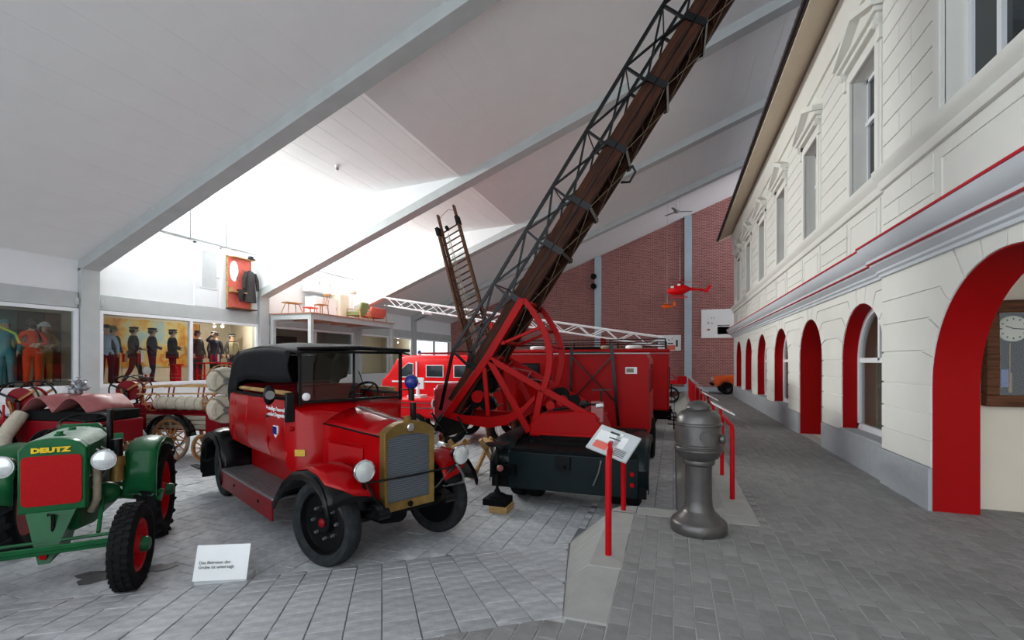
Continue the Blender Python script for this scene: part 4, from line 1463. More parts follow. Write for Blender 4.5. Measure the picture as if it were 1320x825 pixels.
# winches and drives
for i, (x, y, z, r, m, L) in enumerate(((-1.62, 7.08, 1.50, .08, 'truck_red', .10), (-1.80, 7.10, 1.42, .07, 'truck_red', .08), (-1.45, 7.15, 1.50, .09, 'black_matt', .12), (-1.70, 7.3, 1.56, .13, 'black_matt', .16), (-1.3, 7.2, 1.44, .06, 'black_paint', .15),
        (-3.05, 7.15, 1.52, .10, 'truck_red', .10), (-2.98, 7.25, 1.72, .16, 'black_matt', .3), (-2.90, 7.2, 1.40, .12, 'black_paint', .2), (-3.15, 7.3, 1.40, .09, 'black_matt', .4))):
    q = MB(); q.lathe([(r * .3, 0), (r, .0), (r, .02), (r * .75, .03), (r * .75, L - .03), (r, L - .02), (r, L), (r * .3, L)], (x, y - .05, z), (0, 1, 0), 18); tp(q, 'winch_drum', m)
q = MB(); q.tube([(-1.75, 7.05, 1.36), (-1.5, 7.02, 1.40), (-1.2, 7.02, 1.46), (-1.0, 7.0, 1.46)], .018, 8); tp(q, 'control_rod', 'black_paint')
q = MB(); q.cyl((-1.08, 7.0, 1.44), (-.98, 6.98, 1.46), .028); tp(q, 'control_grip', 'sign_white')
q = MB(); q.cyl((-1.02, 7.1, 1.35), (-1.02, 7.1, 1.66), .015); q.bar((-1.16, 7.1, 1.67), (-.88, 7.1, 1.68), .05, .02); tp(q, 'crank_handle', 'black_paint')
# the ladder itself
LO = Vector((-3.476, YM, 1.10))
LA = 56.0
q = MB()
LL = 8.7
for y in (-.33, .33):
    q.b(-.15, LL, y - .03, y + .03, 0.0, .125)
    q.b(.25, LL + .0, y * .93 - .03, y * .93 + .03, .14, .30)
    q.b(.25, LL - .4, y * .80 - .025, y * .80 + .025, .02, .12)
lad = q.build('ladder', 'dark_wood', truck)
lad.location = LO - TO
lad.rotation_euler = (0, R(-LA), 0)
def lp_(mb, name, m, **k): return mb.build(name, m, lad, **k)
q = MB(); q.b(.1, LL, -.26, .26, .145, .165); lp_(q, 'nested_section', 'dark_wood')
x = .1
while x < LL:
    q = MB(); q.cyl((x, -.33, .06), (x, .33, .06), .017, None, 8); lp_(q, 'rung', 'dark_wood')
    q = MB(); q.cyl((x + .12, -.28, .205), (x + .12, .28, .205), .017, None, 8); lp_(q, 'rung', 'dark_wood')
    x += .30
for sg in (-1, 1):
    q = MB(); q.b(-.12, LL, sg * .30 - .05 if sg > 0 else -.33 - .045, sg * .33 + .045 if sg > 0 else -.25, .127, .139); lp_(q, 'guide_strip', 'black_paint')
q = MB()
ks = [0, .97, 2.28, 3.26, 4.03, 4.98, 6.0, 6.94, 7.9, 8.6]
for a, b_ in zip(ks[:-1], ks[1:]):
    q.tube([(a, -.33, -.02), (b_, .33, -.02)], .005, 5); q.tube([(a, .33, -.02), (b_, -.33, -.02)], .005, 5)
lp_(q, 'bracing_wire', 'strap')
for a in ks[1:]:
    q = MB(); q.bar((a, -.40, .13), (a, .40, .13), .06, .30, (0, 0, 1)); q = MB()
    q.b(a - .05, a + .05, -.375, -.345, -.03, .31); q.b(a - .05, a + .05, .345, .375, -.03, .31); q.b(a - .025, a + .025, -.375, .375, -.05, -.03)
    lp_(q, 'clamp', 'black_paint')
for sg in (-1, 1):
    y = sg * .36
    ch = [(0.02, .30)] + [(a, .27 + .39) for a in ks[1:-1]] + [(8.6, .32)]
    for (a, z0), (b_, z1) in zip(ch[:-1], ch[1:]):
        q = MB(); q.bar((a, y, z0), (b_, y, z1), .034, .05); lp_(q, 'truss_chord', 'black_paint')
    for a in ks[1:-1]:
        q = MB(); q.bar((a, y, .66), (a - .05, y, .27), .05, .035); lp_(q, 'truss_post', 'black_paint')
    for i, (a, b_) in enumerate(zip(ks[1:-2], ks[2:-1])):
        q = MB(); q.bar((a, y, .66), (b_ - .05, y, .28), .024, .03); lp_(q, 'truss_diagonal', 'black_paint')
        q = MB(); q.bar((a, y, .28), (b_, y, .66), .024, .03); lp_(q, 'truss_diagonal', 'black_paint')
for a in ks[1:-1]:
    q = MB(); q.cyl((a, -.36, .66), (a, .36, .66), .012, None, 6); lp_(q, 'truss_cross', 'black_paint')
q = MB(); q.tube([(5.05, .36, -.02), (5.0, .40, -.12), (4.82, .40, -.13), (4.74, .36, -.02)], .02, 8); lp_(q, 'rope_hook', 'black_paint')
q = MB(); q.b(-.30, .05, -.42, .42, -.05, .20); lp_(q, 'ladder_shoe', 'black_matt', bevel=.02)
q = MB(); q.tube([(-.25, -.40, .0), (-.05, -.52, .35)], .02, 8); lp_(q, 'lever', 'black_paint')
q = MB(); q.tube([(.15, -.44, -.05), (.05, -.5, -.35)], .02, 8); lp_(q, 'lever', 'black_paint')
# timber under the jack
for z0, x0 in ((0.0, -2.50), (.095, -2.52)):
    q = MB(); q.b(x0 + (.08 if z0 == 0 else 0), x0 + .34, 6.06, 6.38, z0, z0 + .095 - (.005 if z0 else 0))
    q.build('timber_block', 'ash_wood' if z0 == 0 else 'black_matt', label='short pale timber block on the pavement under the jack foot' if z0 == 0 else 'dark timber block stacked under the jack foot', cat='block', bevel=.006)

# =================================================================== TRACTOR
tr = thing('tractor', 'green vintage tractor with red grille and yellow lettering', 'tractor', (-5.28, 2.50, 0), -44)
def rp_(mb, name, m, parent=None, **k): return mb.build(name, m, parent or tr, **k)
def tractor_wheel(x, y, r, w, rim, rimm, lugs, steer=0):
    sg = 1 if y > 0 else -1
    t = rp_(tyre_mesh(r, w, rim), 'wheel', 'tyre'); t.location = (x, y, r - .006); t.rotation_euler = (0, 0, R(steer))
    q = MB()
    for i in range(lugs):
        a = 2 * math.pi * i / lugs
        if lugs > 30:
            for yy, off in ((-w * .3, 0), (0, .5), (w * .3, 0)):
                aa = a + off * 2 * math.pi / lugs
                c_, s_ = math.cos(aa), math.sin(aa)
                q.bar((r * .985 * c_, yy - w * .12, r * .985 * s_), (r * .985 * c_, yy + w * .12, r * .985 * s_), .035, .03, (c_, 0, s_))
        else:
            for k in (-1, 1):
                aa, ab = a, a + .16
                q.bar((r * math.cos(aa), 0, r * math.sin(aa)), (r * .97 * math.cos(ab), k * w * .5, r * .97 * math.sin(ab)), .04, .05, (math.cos(aa), 0, math.sin(aa)))
    rp_(q, 'tread', 'tyre', t, kind='stuff')
    q = MB(); q.lathe([(rim + .01, -w * .3), (rim + .01, w * .33), (rim - .03, w * .3), (rim * .7, .0), (.10, .02), (.08, w * .4)], (0, 0, 0), (0, sg, 0), 24); rm = rp_(q, 'rim', rimm, t)
    q = MB(); q.lathe([(.07, 0), (.07, w * .62), (.055, w * .75), (0.01, w * .76)], (0, 0, 0), (0, sg, 0), 16); rp_(q, 'hub', 'deutz_green', t)
tractor_wheel(0, .70, .385, .18, .235, 'rail_red', 36, -4); tractor_wheel(0, -.70, .385, .18, .235, 'rail_red', 36, -4)
tractor_wheel(-1.52, .62, .54, .22, .34, 'rail_red', 20); tractor_wheel(-1.52, -.62, .54, .26, .34, 'rail_red', 20)
# bonnet
def bon_ring(x, w, zb, zt, n=10):
    pts = [(x, -w, zb)]
    for i in range(n + 1):
        t = -1 + 2 * i / n
        pts.append((x, w * t, zt - .05 * abs(t) ** 2 - .05 * abs(t) ** 9))
    pts.append((x, w, zb))
    return pts
q = MB(); q.loft([bon_ring(-.44, .245, .67, 1.36), bon_ring(-.52, .255, .66, 1.365)]); fr_ = rp_(q, 'grille_frame', 'deutz_green', bevel=.012)
def rrect(x, y0, y1, z0, z1, r, n=4):
    pts = []
    for cx, cz, a0 in ((y1 - r, z1 - r, 0), (y0 + r, z1 - r, 90), (y0 + r, z0 + r, 180), (y1 - r, z0 + r, 270)):
        for i in range(n + 1):
            a = R(a0 + 90 * i / n); pts.append((x, cx + r * math.cos(a), cz + r * math.sin(a)))
    return pts
q = MB(); q.prism(rrect(-.445, -.218, .218, .735, 1.205, .045), (.018, 0, 0)); rp_(q, 'grille', 'panel_red', fr_)
text_mesh('lettering', 'DEUTZ', .062, 'yellow_paint', fr_, (-.432, -.01, 1.257), (R(90), 0, R(90)), .003, bold=.004, sx=1.4, label='yellow lettering')
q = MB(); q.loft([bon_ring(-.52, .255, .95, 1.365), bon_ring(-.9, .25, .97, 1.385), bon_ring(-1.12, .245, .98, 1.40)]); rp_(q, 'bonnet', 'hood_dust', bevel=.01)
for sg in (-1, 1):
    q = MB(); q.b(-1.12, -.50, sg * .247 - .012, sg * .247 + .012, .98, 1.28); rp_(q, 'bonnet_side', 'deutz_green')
for x, r in ((-.62, .045), (-.95, .05)):
    q = MB(); q.lathe([(r, 0), (r, .02), (r * .6, .035), (r * .6, .05)], (x, 0, 1.36), (0, 0, 1), 14); rp_(q, 'filler_cap', 'deutz_green')
q = MB(); q.loft([[(x, -w, zb), (x, w, zb), (x, w * 1.1, zm), (x, w * .95, 1.0), (x, -w * .95, 1.0), (x, -w * 1.1, zm)] for x, w, zb, zm in ((-.5, .17, .45, .7), (-.9, .20, .40, .62), (-1.25, .20, .42, .62), (-1.6, .22, .44, .66), (-1.8, .2, .48, .66))]); rp_(q, 'engine_block', 'deutz_green', bevel=.02)
# front bolster, axle
q = MB(); q.prism([(-.46, -.18, .68), (-.46, .18, .68), (-.30, .04, .24), (-.30, -.04, .24)], (.05, 0, 0)); q.prism([(-.46, .18, .68), (-.30, .04, .24), (-.62, .08, .30), (-.66, .18, .68)], (0, -.01, 0)); q.prism([(-.46, -.18, .68), (-.30, -.04, .24), (-.62, -.08, .30), (-.66, -.18, .68)], (0, .01, 0)); rp_(q, 'axle_bracket', 'deutz_green')
q = MB(); q.bar((-.22, -.62, .37), (-.22, .62, .37), .07, .06); q.bar((-.22, .58, .37), (0, .66, .38), .06, .06); q.bar((-.22, -.58, .37), (0, -.66, .38), .06, .06); q.bar((-.18, -.60, .40), (-.18, .60, .40), .02, .05); rp_(q, 'front_axle', 'deutz_green', bevel=.008)
q = MB(); q.tube([(-.32, -.56, .42), (-.34, .56, .42)], .016, 8); rp_(q, 'tie_rod', 'deutz_green')
q = MB(); q.tube([(-.36, .36, .44), (-.5, .34, .56), (-.95, .27, .78)], .018, 8); rp_(q, 'drag_link', 'deutz_green')
q = MB(); q.tube([(-.36, -.01, .66), (-.36, .03, .66), (-.36, .03, .30), (-.30, .03, .28)], .016, 8); ck = rp_(q, 'starting_crank', 'black_paint')
q = MB(); q.cyl((-.33, -.05, .29), (-.24, .0, .31), .025); rp_(q, 'crank_grip', 'rail_red', ck)
# mudguards
for sg in (-1, 1):
    q = MB()
    path = [(-.87, .66), (-.88, .92), (-.95, 1.08), (-1.10, 1.16), (-1.4, 1.19), (-1.75, 1.12), (-2.0, .95)]
    rg = [[(x, sg * (.43 + .29 * t), z + .03 * math.sin(t * math.pi)) for t in (0, .25, .5, .75, 1)] for x, z in path]
    q.loft(rg, cap=False, close=False); mg = rp_(q, 'mudguard', 'deutz_green', solid=.014)
    q = MB(); q.prism([(x, sg * .72, z + .004) for x, z in path] + [(x, sg * .72, z - .05) for x, z in reversed(path)], (0, sg * .01, 0)); rp_(q, 'mudguard_edge', 'deutz_green', mg)
    q = MB(); q.lathe([(.10, 0), (.10, .25), (.07, .3)], (-1.75, sg * .2, .54), (0, sg, 0), 18); rp_(q, 'axle_housing', 'deutz_green')
# lamps
for sg in (-1, 1):
    q = MB(); q.lathe([(.03, -.14), (.07, -.10), (.095, -.02), (.10, .02)], (-.50, sg * .37, 1.12), (1, sg * .1, 0), 22); l_ = rp_(q, 'headlamp', 'black_paint')
    q = MB(); q.lathe([(.092, .015), (.085, .03), (.05, .045), (0, .05)], (-.50, sg * .37, 1.12), (1, sg * .1, 0), 22); rp_(q, 'lens', 'lamp_glass', l_)
    q = MB(); q.torus((-.483, sg * .372, 1.12), (1, sg * .1, 0), .096, .010, 22, 6); rp_(q, 'lamp_rim', 'chrome', l_)
    q = MB(); q.tube([(-.58, sg * .36, 1.10), (-.62, sg * .30, 1.08), (-.62, sg * .24, 1.08)], .018, 8); rp_(q, 'lamp_bracket', 'deutz_green', l_)
# engine fittings on the left flank
q = MB(); q.cyl((-.98, .30, .95), (-.98, .30, 1.58), .03, .03, 14); rp_(q, 'exhaust_pipe', 'black_paint')
q = MB(); q.tube([(-.56, .28, 1.12), (-.56, .30, 1.0), (-.56, .30, .72), (-.60, .24, .60)], .035, 10); rp_(q, 'water_hose', 'strap')
q = MB(); q.cyl((-.80, .40, .84), (-.80, .40, 1.0), .06, .06, 16); q.cyl((-.80, .40, 1.0), (-.80, .40, 1.10), .075, .07, 16); rp_(q, 'air_filter', 'brass')
q = MB(); q.cyl((-.80, .40, 1.08), (-.80, .40, 1.28), .055, .05, 14); rp_(q, 'air_pipe', 'black_paint')
q = MB(); q.ball((-.88, .30, .70), .12, 14); rp_(q, 'gear_cover', 'deutz_green')
for x in (-.7, -.85):
    q = MB(); q.tube([(x, .25, 1.2), (x, .32, 1.16), (x - .03, .32, .95), (x - .03, .22, .8)], .012, 6); rp_(q, 'fuel_pipe', 'steel')
q = MB(); q.cyl((-1.05, .30, .66), (-1.05, .75, .58), .05, .07, 14); rp_(q, 'gearbox_arm', 'deutz_green')
# cockpit
q = MB(); q.torus((-1.32, .0, 1.42), (.35, 0, .9), .22, .014, 28, 8)
for a in (90, 210, 330):
    u_, w_, a_ = frame_of((.35, 0, .9)); q.cyl((-1.32, 0, 1.42), Vector((-1.32, 0, 1.42)) + (u_ * math.cos(R(a)) + w_ * math.sin(R(a))) * .22, .009, None, 6)
q.cyl((-1.32, 0, 1.42), (-1.12, 0, 1.05), .018); rp_(q, 'steering_wheel', 'black_paint')
q = MB(); q.loft([[(x, -w, z), (x, w, z), (x, w, z + .05), (x, -w, z + .05)] for x, w, z in ((-1.62, .18, 1.0), (-1.8, .22, .98), (-1.98, .2, 1.02), (-2.05, .18, 1.15))]); q.b(-1.82, -1.78, -.03, .03, .6, 1.0); rp_(q, 'seat', 'deutz_green', bevel=.01)
q = MB(); q.loft([[(-1.18, -.24, .95), (-1.18, .24, .95), (-1.16, .22, 1.34), (-1.16, .15, 1.42), (-1.16, -.15, 1.42), (-1.16, -.22, 1.34)], [(-1.24, -.24, .95), (-1.24, .24, .95), (-1.22, .22, 1.34), (-1.22, .15, 1.42), (-1.22, -.15, 1.42), (-1.22, -.22, 1.34)]]); rp_(q, 'bulkhead', 'deutz_green')
q = MB(); q.b(-1.75, -1.2, -.42, .42, .55, .60); rp_(q, 'foot_plate', 'deutz_green')
# =================================================================== INFO STANDS, HYDRANT, FLOOR SIGN
def info_stand(x, y0, y1, label, ytop, group=None, h=.90, marks=0, tilt=28, pw=.46, pd=.34, yaw=0, roll=0):
    t = thing('info_stand', label, 'sign', (x, y0, WZ), 0, group)
    L = y1 - y0
    q = MB(); r = .028
    q.tube([(0, 0, -.01), (0, 0, h - .14), (0, .02, h - .06), (0, .07, h - .012), (0, .14, h), (0, L - .14, h), (0, L - .07, h - .012), (0, L - .02, h - .06), (0, L, h - .14), (0, L, -.01)], r, 12)
    q.build('hoop', 'rail_red', t)
    q = MB(); c_, s_ = math.cos(R(tilt)), math.sin(R(tilt))
    pc = Vector((.02, ytop - y0, h + (.075 if yaw == 0 else .045)))
    cw, sw = math.cos(R(yaw)), math.sin(R(yaw))
    def P(a, b_, c2=0):
        x_, z_ = a * c_ + c2 * s_, -a * s_ + c2 * c_
        return (pc.x + x_ * cw - b_ * sw, pc.y + x_ * sw + b_ * cw, pc.z + z_ - roll * b_)
    q.prism([P(-pd / 2, -pw / 2), P(pd / 2, -pw / 2), P(pd / 2, pw / 2), P(-pd / 2, pw / 2)], Vector(P(0, 0, .016)) - Vector(P(0, 0, 0)))
    pan = q.build('panel', 'pale_grey' if marks == 0 else 'sign_white', t)
    def mark(a0, a1, b0, b1, m, nm):
        q = MB(); q.prism([P(a0, b0, .016), P(a1, b0, .016), P(a1, b1, .016), P(a0, b1, .016)], Vector(P(0, 0, .0015)) - Vector(P(0, 0, 0))); q.build(nm, m, pan)
    if marks == 0:
        mark(-.10, .04, -.18, .12, 'sign_white', 'print_sheet'); mark(.03, .12, -.16, -.02, 'salmon', 'print_photo')
        for i in range(5): mark(.055 + i * .018, .062 + i * .018, .02, .17, 'ink', 'print_line')
        mark(-.12, -.095, -.08, .02, 'ink', 'print_title'); mark(-.05, -.035, -.06, .06, 'ink', 'print_title'); mark(-.13, .15, .0, .05, 'sign_white', 'print_strip')
    else:
        mark(-.02, .12, -.12, .06, 'rail_red', 'print_band'); mark(.10, .15, .06, .12, 'salmon', 'print_photo')
    q = MB(); q.b(-.015, .015, ytop - y0 - .12, ytop - y0 + .12, h - .01, h + .07); q.build('panel_bracket', 'rail_red', t)
    return t
info_stand(-.54, 4.18, 5.50, 'red tubular info stand with tilted white panel on the kerb wedge by the ladder truck', 4.38, pw=.42, pd=.32, yaw=-116, tilt=34, roll=.2)
info_stand(.69, 6.38, 7.68, 'red tubular info stand with red striped panel on the kerb just behind the iron hydrant', 7.9, marks=1)
ys_ = [(9.3, 10.5), (12.0, 13.2), (14.6, 15.8), (17.2, 18.4), (19.8, 21.0), (22.4, 23.6)]
words = ['first', 'second', 'third', 'fourth', 'fifth', 'sixth']
for i, (a, b_) in enumerate(ys_):
    info_stand(.69, a, b_, 'red tubular info stand with pale panel on the kerb, %s one beyond the striped panel' % words[i], b_ + .15, marks=1 if i in (0,) else 0)

hy = thing('pump_hydrant', 'dark cast-iron pump hydrant with domed head on the walkway edge', 'hydrant', (.24, 5.09, WZ))
q = MB(); q.lathe([(.265, 0), (.27, .015), (.265, .095), (.25, .115), (.215, .135), (.20, .16), (.165, .19), (.15, .215)], n=40); q.build('base', 'cast_iron', hy)
q = MB(); q.lathe([(.15, .21), (.135, .25), (.128, .32), (.126, .60), (.13, .66), (.15, .675), (.155, .70), (.15, .715), (.165, .735)], n=36); q.build('shaft', 'cast_iron', hy)
q = MB(); q.lathe([(.13, .70), (.19, .745), (.215, .79), (.222, .81), (.232, .815), (.232, .835), (.222, .842), (.222, .85), (.228, .856), (.228, .872), (.218, .88), (.216, 1.06), (.226, 1.066), (.226, 1.085), (.214, 1.092), (.205, 1.15), (.17, 1.195), (.13, 1.215), (.11, 1.222), (.11, 1.234), (.125, 1.238), (.12, 1.25), (.10, 1.275), (.06, 1.30), (.01, 1.308)], n=40); hd = q.build('head', 'cast_iron', hy)
q = MB(); q.torus((0, 0, .845), (0, 0, 1), .226, .008, 40, 6); q.build('rope_band', 'cast_iron', hd)
q = MB(); q.lathe([(.045, 0), (.045, .03), (.03, .04)], (.205, -.08, .94), (1, -.35, 0), 18); q.build('outlet_cap', 'cast_iron', hd)
q = MB(); q.lathe([(.05, 0), (.05, .012)], (.05, -.222, .97), (.2, -1, 0), 16); q.build('round_plate', 'cast_iron', hd)

fs_ = thing('floor_sign', 'small white tent sign with two lines of print on the paved ramp', 'sign', (-4.07, 3.37, 0), 25)
q = MB(); q.prism([(-.235, -.10, 0), (.235, -.10, 0), (.235, -.10, .05), (.235, .07, .36), (.235, .095, .36), (.235, .10, 0), (-.235, .10, 0)][:2] + [(.235, -.10, .055), (-.235, -.10, .055)], (0, .20, 0)); q.build('base', 'pale_grey', fs_, bevel=.004)
q = MB(); q.prism([(-.24, -.115, .05), (.24, -.115, .05), (.24, -.02, .35), (-.24, -.02, .35)], (0, .015, -.004)); bd = q.build('board', 'sign_white', fs_)
text_mesh('lettering', 'Das Betreten der\nGrube ist untersagt', .040, 'ink', bd, (-.20, -.0825, .185), (R(72.5), 0, 0), .0008, align='LEFT', label='grey lettering')

# =================================================================== STANDING WOODEN LADDER
wl0, wl1 = Vector((-3.15, 9.05, .0)), Vector((-5.41, 10.5, 5.9))
lad2 = thing('wooden_ladder', 'tall brown wooden extension ladder leaning behind the ladder truck', 'ladder')
ax = (wl1 - wl0).normalized(); wd = Vector((.94, -.1, .33)); wd = (wd - ax * wd.dot(ax)).normalized(); nn_ = ax.cross(wd)
def WLp(s_, w_, n_=0): return wl0 + ax * s_ + wd * w_ + nn_ * n_
LT = (wl1 - wl0).length
for sg in (-1, 1):
    q = MB(); q.bar(WLp(0, sg * .31), WLp(LT * .93, sg * .30), .05, .10, nn_); q.build('rail', 'ladder_wood', lad2)
    q = MB(); q.bar(WLp(1.5, sg * .25, .09), WLp(LT, sg * .25, .09), .045, .08, nn_); q.build('rail', 'ladder_wood', lad2)
    q = MB(); q.bar(WLp(LT * .90, sg * .30), WLp(LT * .935, sg * .30), .08, .14, nn_); q.build('end_fitting', 'black_matt', lad2)
k = .25
while k < LT * .93:
    q = MB(); q.cyl(WLp(k, -.31), WLp(k, .31), .020, None, 8); q.build('rung', 'ladder_wood', lad2)
    if k > 1.6:
        q = MB(); q.cyl(WLp(k - .1, -.25, .09), WLp(k - .1, .25, .09), .018, None, 8); q.build('rung', 'ladder_wood', lad2)
    k += .33
for w_ in (-.08, .0, .05):
    q = MB(); q.tube([WLp(.5, w_, -.05), WLp(LT * .88, w_ * .4 - .03, -.05)], .008, 5); q.build('rope', 'strap', lad2)
q = MB(); q.tube([WLp(LT - .15, -.25, .09), WLp(LT - .1, -.1, .05), WLp(LT - .05, .1, .05), WLp(LT - .15, .25, .09)], .008, 5); q.build('rope', 'strap', lad2)
q = MB(); q.lathe([(.06, -.02), (.07, -.02), (.07, .02), (.06, .02)], WLp(LT * .91, -.03, -.02), wd, 14); q.build('pulley', 'black_matt', lad2)
q = MB(); q.tube([WLp(LT * .5, .32, 0), WLp(LT * .5, .55, -.6), (-3.4, 10.3, .02)], .012, 5); q.build('stay_rope', 'black_matt', lad2)

# pale wooden trestles under the ladder end
def trestle(loc, rz, label):
    t = thing('wooden_trestle', label, 'trestle', loc, rz, 'wooden trestles')
    for sg in (-1, 1):
        q = MB(); q.bar((-.30, sg * .22, 0), (.16, sg * .22, .62), .05, .07); q.build('leg', 'ash_wood', t)
        q = MB(); q.bar((.30, sg * .22, 0), (-.16, sg * .22, .62), .05, .07); q.build('leg', 'ash_wood', t)
    q = MB(); q.bar((-.2, -.45, .50), (.2, .45, .56), .06, .07); q.build('beam', 'ash_wood', t)
    return t
trestle((-3.78, 7.85, 0), 20, 'pale wooden trestle under the lower end of the raised ladder')
trestle((-3.2, 8.3, 0), 70, 'pale wooden trestle beside the tall brown ladder')

# =================================================================== BOX TRUCK
bt = thing('box_truck', 'red box-bodied fire truck with roof rail parked behind the ladder truck', 'fire truck', (-2.35, 14.1, 0))
def bp_(mb, name, m, parent=None, **k): return mb.build(name, m, parent or bt, **k)
q = MB(); q.b(-2.25, 2.24, -1.1, 1.1, .80, 2.40); bx_ = bp_(q, 'body', 'truck_red', bevel=.05)
q = MB(); q.b(-2.26, 2.26, -1.13, 1.13, 2.36, 2.43); bp_(q, 'roof', 'truck_red', bevel=.02)
q = MB(); q.b(-2.25, 2.27, -1.125, -1.105, 2.30, 2.335); bp_(q, 'stripe', 'leather', bx_)
for x in (-1.9, -1.0, .1): 
    q = MB(); q.b(x, x + .62, -1.115, -1.09, 1.45, 2.05); w = bp_(q, 'window', 'black_matt', bx_)
    q = MB(); q.b(x + .04, x + .58, -1.122, -1.11, 1.49, 2.01); bp_(q, 'pane', 'dark_glass', w)
for x in (-2.1, -.7, .7, 2.15):
    for y in (-1.0, 1.0):
        q = MB(); q.cyl((x, y, 2.42), (x, y, 2.70), .018, None, 8); bp_(q, 'rail_post', 'black_paint')
for z in (2.56, 2.70):
    q = MB(); q.tube([(-2.1, -1.0, z), (2.15, -1.0, z), (2.15, 1.0, z), (-2.1, 1.0, z)], .016, 6, closed=True); bp_(q, 'roof_rail', 'black_paint')
for x in (-1.5, 1.45):
    for y in (-.95, .95):
        q = MB(); tyre_mesh(.45, .24, .27, q); w = bp_(q, 'wheel', 'tyre'); w.location = (x, y, .445)
        q = MB(); q.lathe([(.28, -.05), (.28, .06), (.1, .02), (.05, .08)], (0, 0, 0), (0, -1 if y < 0 else 1, 0), 20); bp_(q, 'rim', 'truck_red', w)
q = MB(); q.b(-2.1, 2.3, -.45, .45, .5, .8); bp_(q, 'chassis_frame', 'black_matt')
q = MB(); q.b(2.24, 2.27, -.9, -.84, 1.35, 1.95); bp_(q, 'hand_rail', 'black_paint')
for z in (.42, .62):
    q = MB(); q.tube([(2.2, -.8, z), (2.42, -.8, z), (2.42, .2, z), (2.2, .2, z)], .02, 6); bp_(q, 'step', 'black_paint')
q = MB(); q.tube([(2.3, -.6, .8), (2.36, -.6, .62), (2.36, -.6, .25)], .018, 6); q.cyl((2.25, -.5, .6), (2.7, -.7, .52), .02); bp_(q, 'tow_bar', 'black_paint')
q = MB(); q.b(-1.2, .4, -.5, .5, 2.44, 2.52); bp_(q, 'roof_hatch', 'black_matt', bevel=.02)
# hose bundle and bits on its roof
for i, (x, m) in enumerate(((-1.5, 'white_paint'), (-.9, 'leather'), (.6, 'strap'), (1.3, 'white_paint'))):
    q = MB(); q.torus((x, -.5, 2.50), (0, 0, 1), .18, .055, 20, 8); q.build('hose_coil', m, bt)

# =================================================================== WHITE LATTICE LADDER ON ITS CARRIER
wt = thing('lattice_ladder', 'white steel lattice ladder resting on a red carrier behind the box truck', 'ladder')
A0, A1 = Vector((-11.75, 17.2, 4.67)), Vector((-.35, 17.2, 2.78))
dv = (A1 - A0); LN = dv.length; dv.normalize(); up_ = Vector((0, 0, 1)); up_ = (up_ - dv * up_.dot(dv)).normalized()
def WT(s_, y_, z_): return A0 + dv * s_ + Vector((0, y_, 0)) + up_ * z_
for y in (-.3, .3):
    for z in (-.16, .16):
        q = MB(); q.tube([WT(0.5 if z < 0 else 0, y * (.6 if False else 1), z), WT(LN, y, z)], .03, 6); q.build('chord', 'white_paint', wt)
    n = 22
    q = MB()
    for i in range(n):
        a, b_ = .4 + (LN - .4) * i / n, .4 + (LN - .4) * (i + 1) / n
        q.tube([WT(a, y, -.16 if i % 2 else .16), WT(b_, y, .16 if i % 2 else -.16)], .017, 5)
    q.build('web', 'white_paint', wt)
for i in range(34):
    q = MB(); s_ = .3 + i * .335; q.cyl(WT(s_, -.3, -.16), WT(s_, .3, -.16), .014, None, 6); q.build('rung', 'white_paint', wt)
q = MB(); q.cyl(WT(2.2, -.35, -.24), WT(2.2, .35, -.24), .05); q.build('roller', 'white_paint', wt)
q = MB(); q.cyl(WT(4.6, -.35, -.24), WT(4.6, .35, -.24), .05); q.build('roller', 'white_paint', wt)
for s_ in (5.2, 9.5):
    q = MB(); p = WT(s_, 0, -.18)
    for y in (-.3, .3): q.bar((p.x, p.y + y, .6), (p.x, p.y + y, p.z), .10, .10)
    q.build('support', 'truck_red', wt)
q = MB(); q.b(-8.6, -.6, 16.4, 18.2, .55, .9); q.build('carrier_deck', 'truck_red', wt, bevel=.03)
for x in (-7.6, -2.0):
    for y in (16.45, 18.15):
        q = MB(); tyre_mesh(.45, .24, .27, q); w = q.build('wheel', 'tyre', wt); w.location = (x, y, .445)

# =================================================================== RED VAN
vn = thing('fire_van', 'bright red fire van with white stripe and blue roof lamp', 'van', (-7.2, 15.25, 0))
def vp(mb, name, m, parent=None, **k): return mb.build(name, m, parent or vn, **k)
q = MB()
side = [(-2.45, .55), (2.3, .55), (2.3, 2.1), (2.1, 2.30), (-1.7, 2.32), (-2.05, 2.22), (-2.35, 1.75), (-2.62, 1.45), (-2.68, 1.0), (-2.62, .6)]
q.loft([[(x, y, z if z < 1.5 else z - ins) for x, z in side] for y, ins in ((-.92, .12), (-.86, .03), (-.7, 0), (.7, 0), (.86, .03), (.92, .12))])
vb = vp(q, 'body', 'bright_red', bevel=.03)
for (a, b_, c2, d) in ((-2.02, -1.45, -1.45, -1.98), ):
    pass
def vwin(pts, nm='window'):
    q = MB(); q.prism([(x, -.945, z) for x, z in pts], (0, .04, 0)); w = vp(q, nm, 'white_paint', vb)
    cx = sum(p[0] for p in pts) / len(pts); cz = sum(p[1] for p in pts) / len(pts)
    q = MB(); q.prism([(cx + (x - cx) * .92, -.955, cz + (z - cz) * .90) for x, z in pts], (0, .03, 0)); vp(q, 'pane', 'dark_glass', w)
vwin([(-1.90, 1.55), (-1.35, 1.55), (-1.35, 2.04), (-1.55, 2.06), (-1.80, 1.86)]); vwin([(-.85, 1.56), (-.18, 1.56), (-.18, 1.98), (-.85, 1.98)]); vwin([(.2, 1.56), (.9, 1.56), (.9, 1.98), (.2, 1.98)])
q = MB(); q.b(-2.2, 2.28, -.952, -.93, 1.38, 1.43); vp(q, 'stripe', 'white_paint', vb)
q = MB(); q.b(-1.25, -1.2, -.952, -.90, 1.55, 2.1); vp(q, 'stripe', 'white_paint', vb)
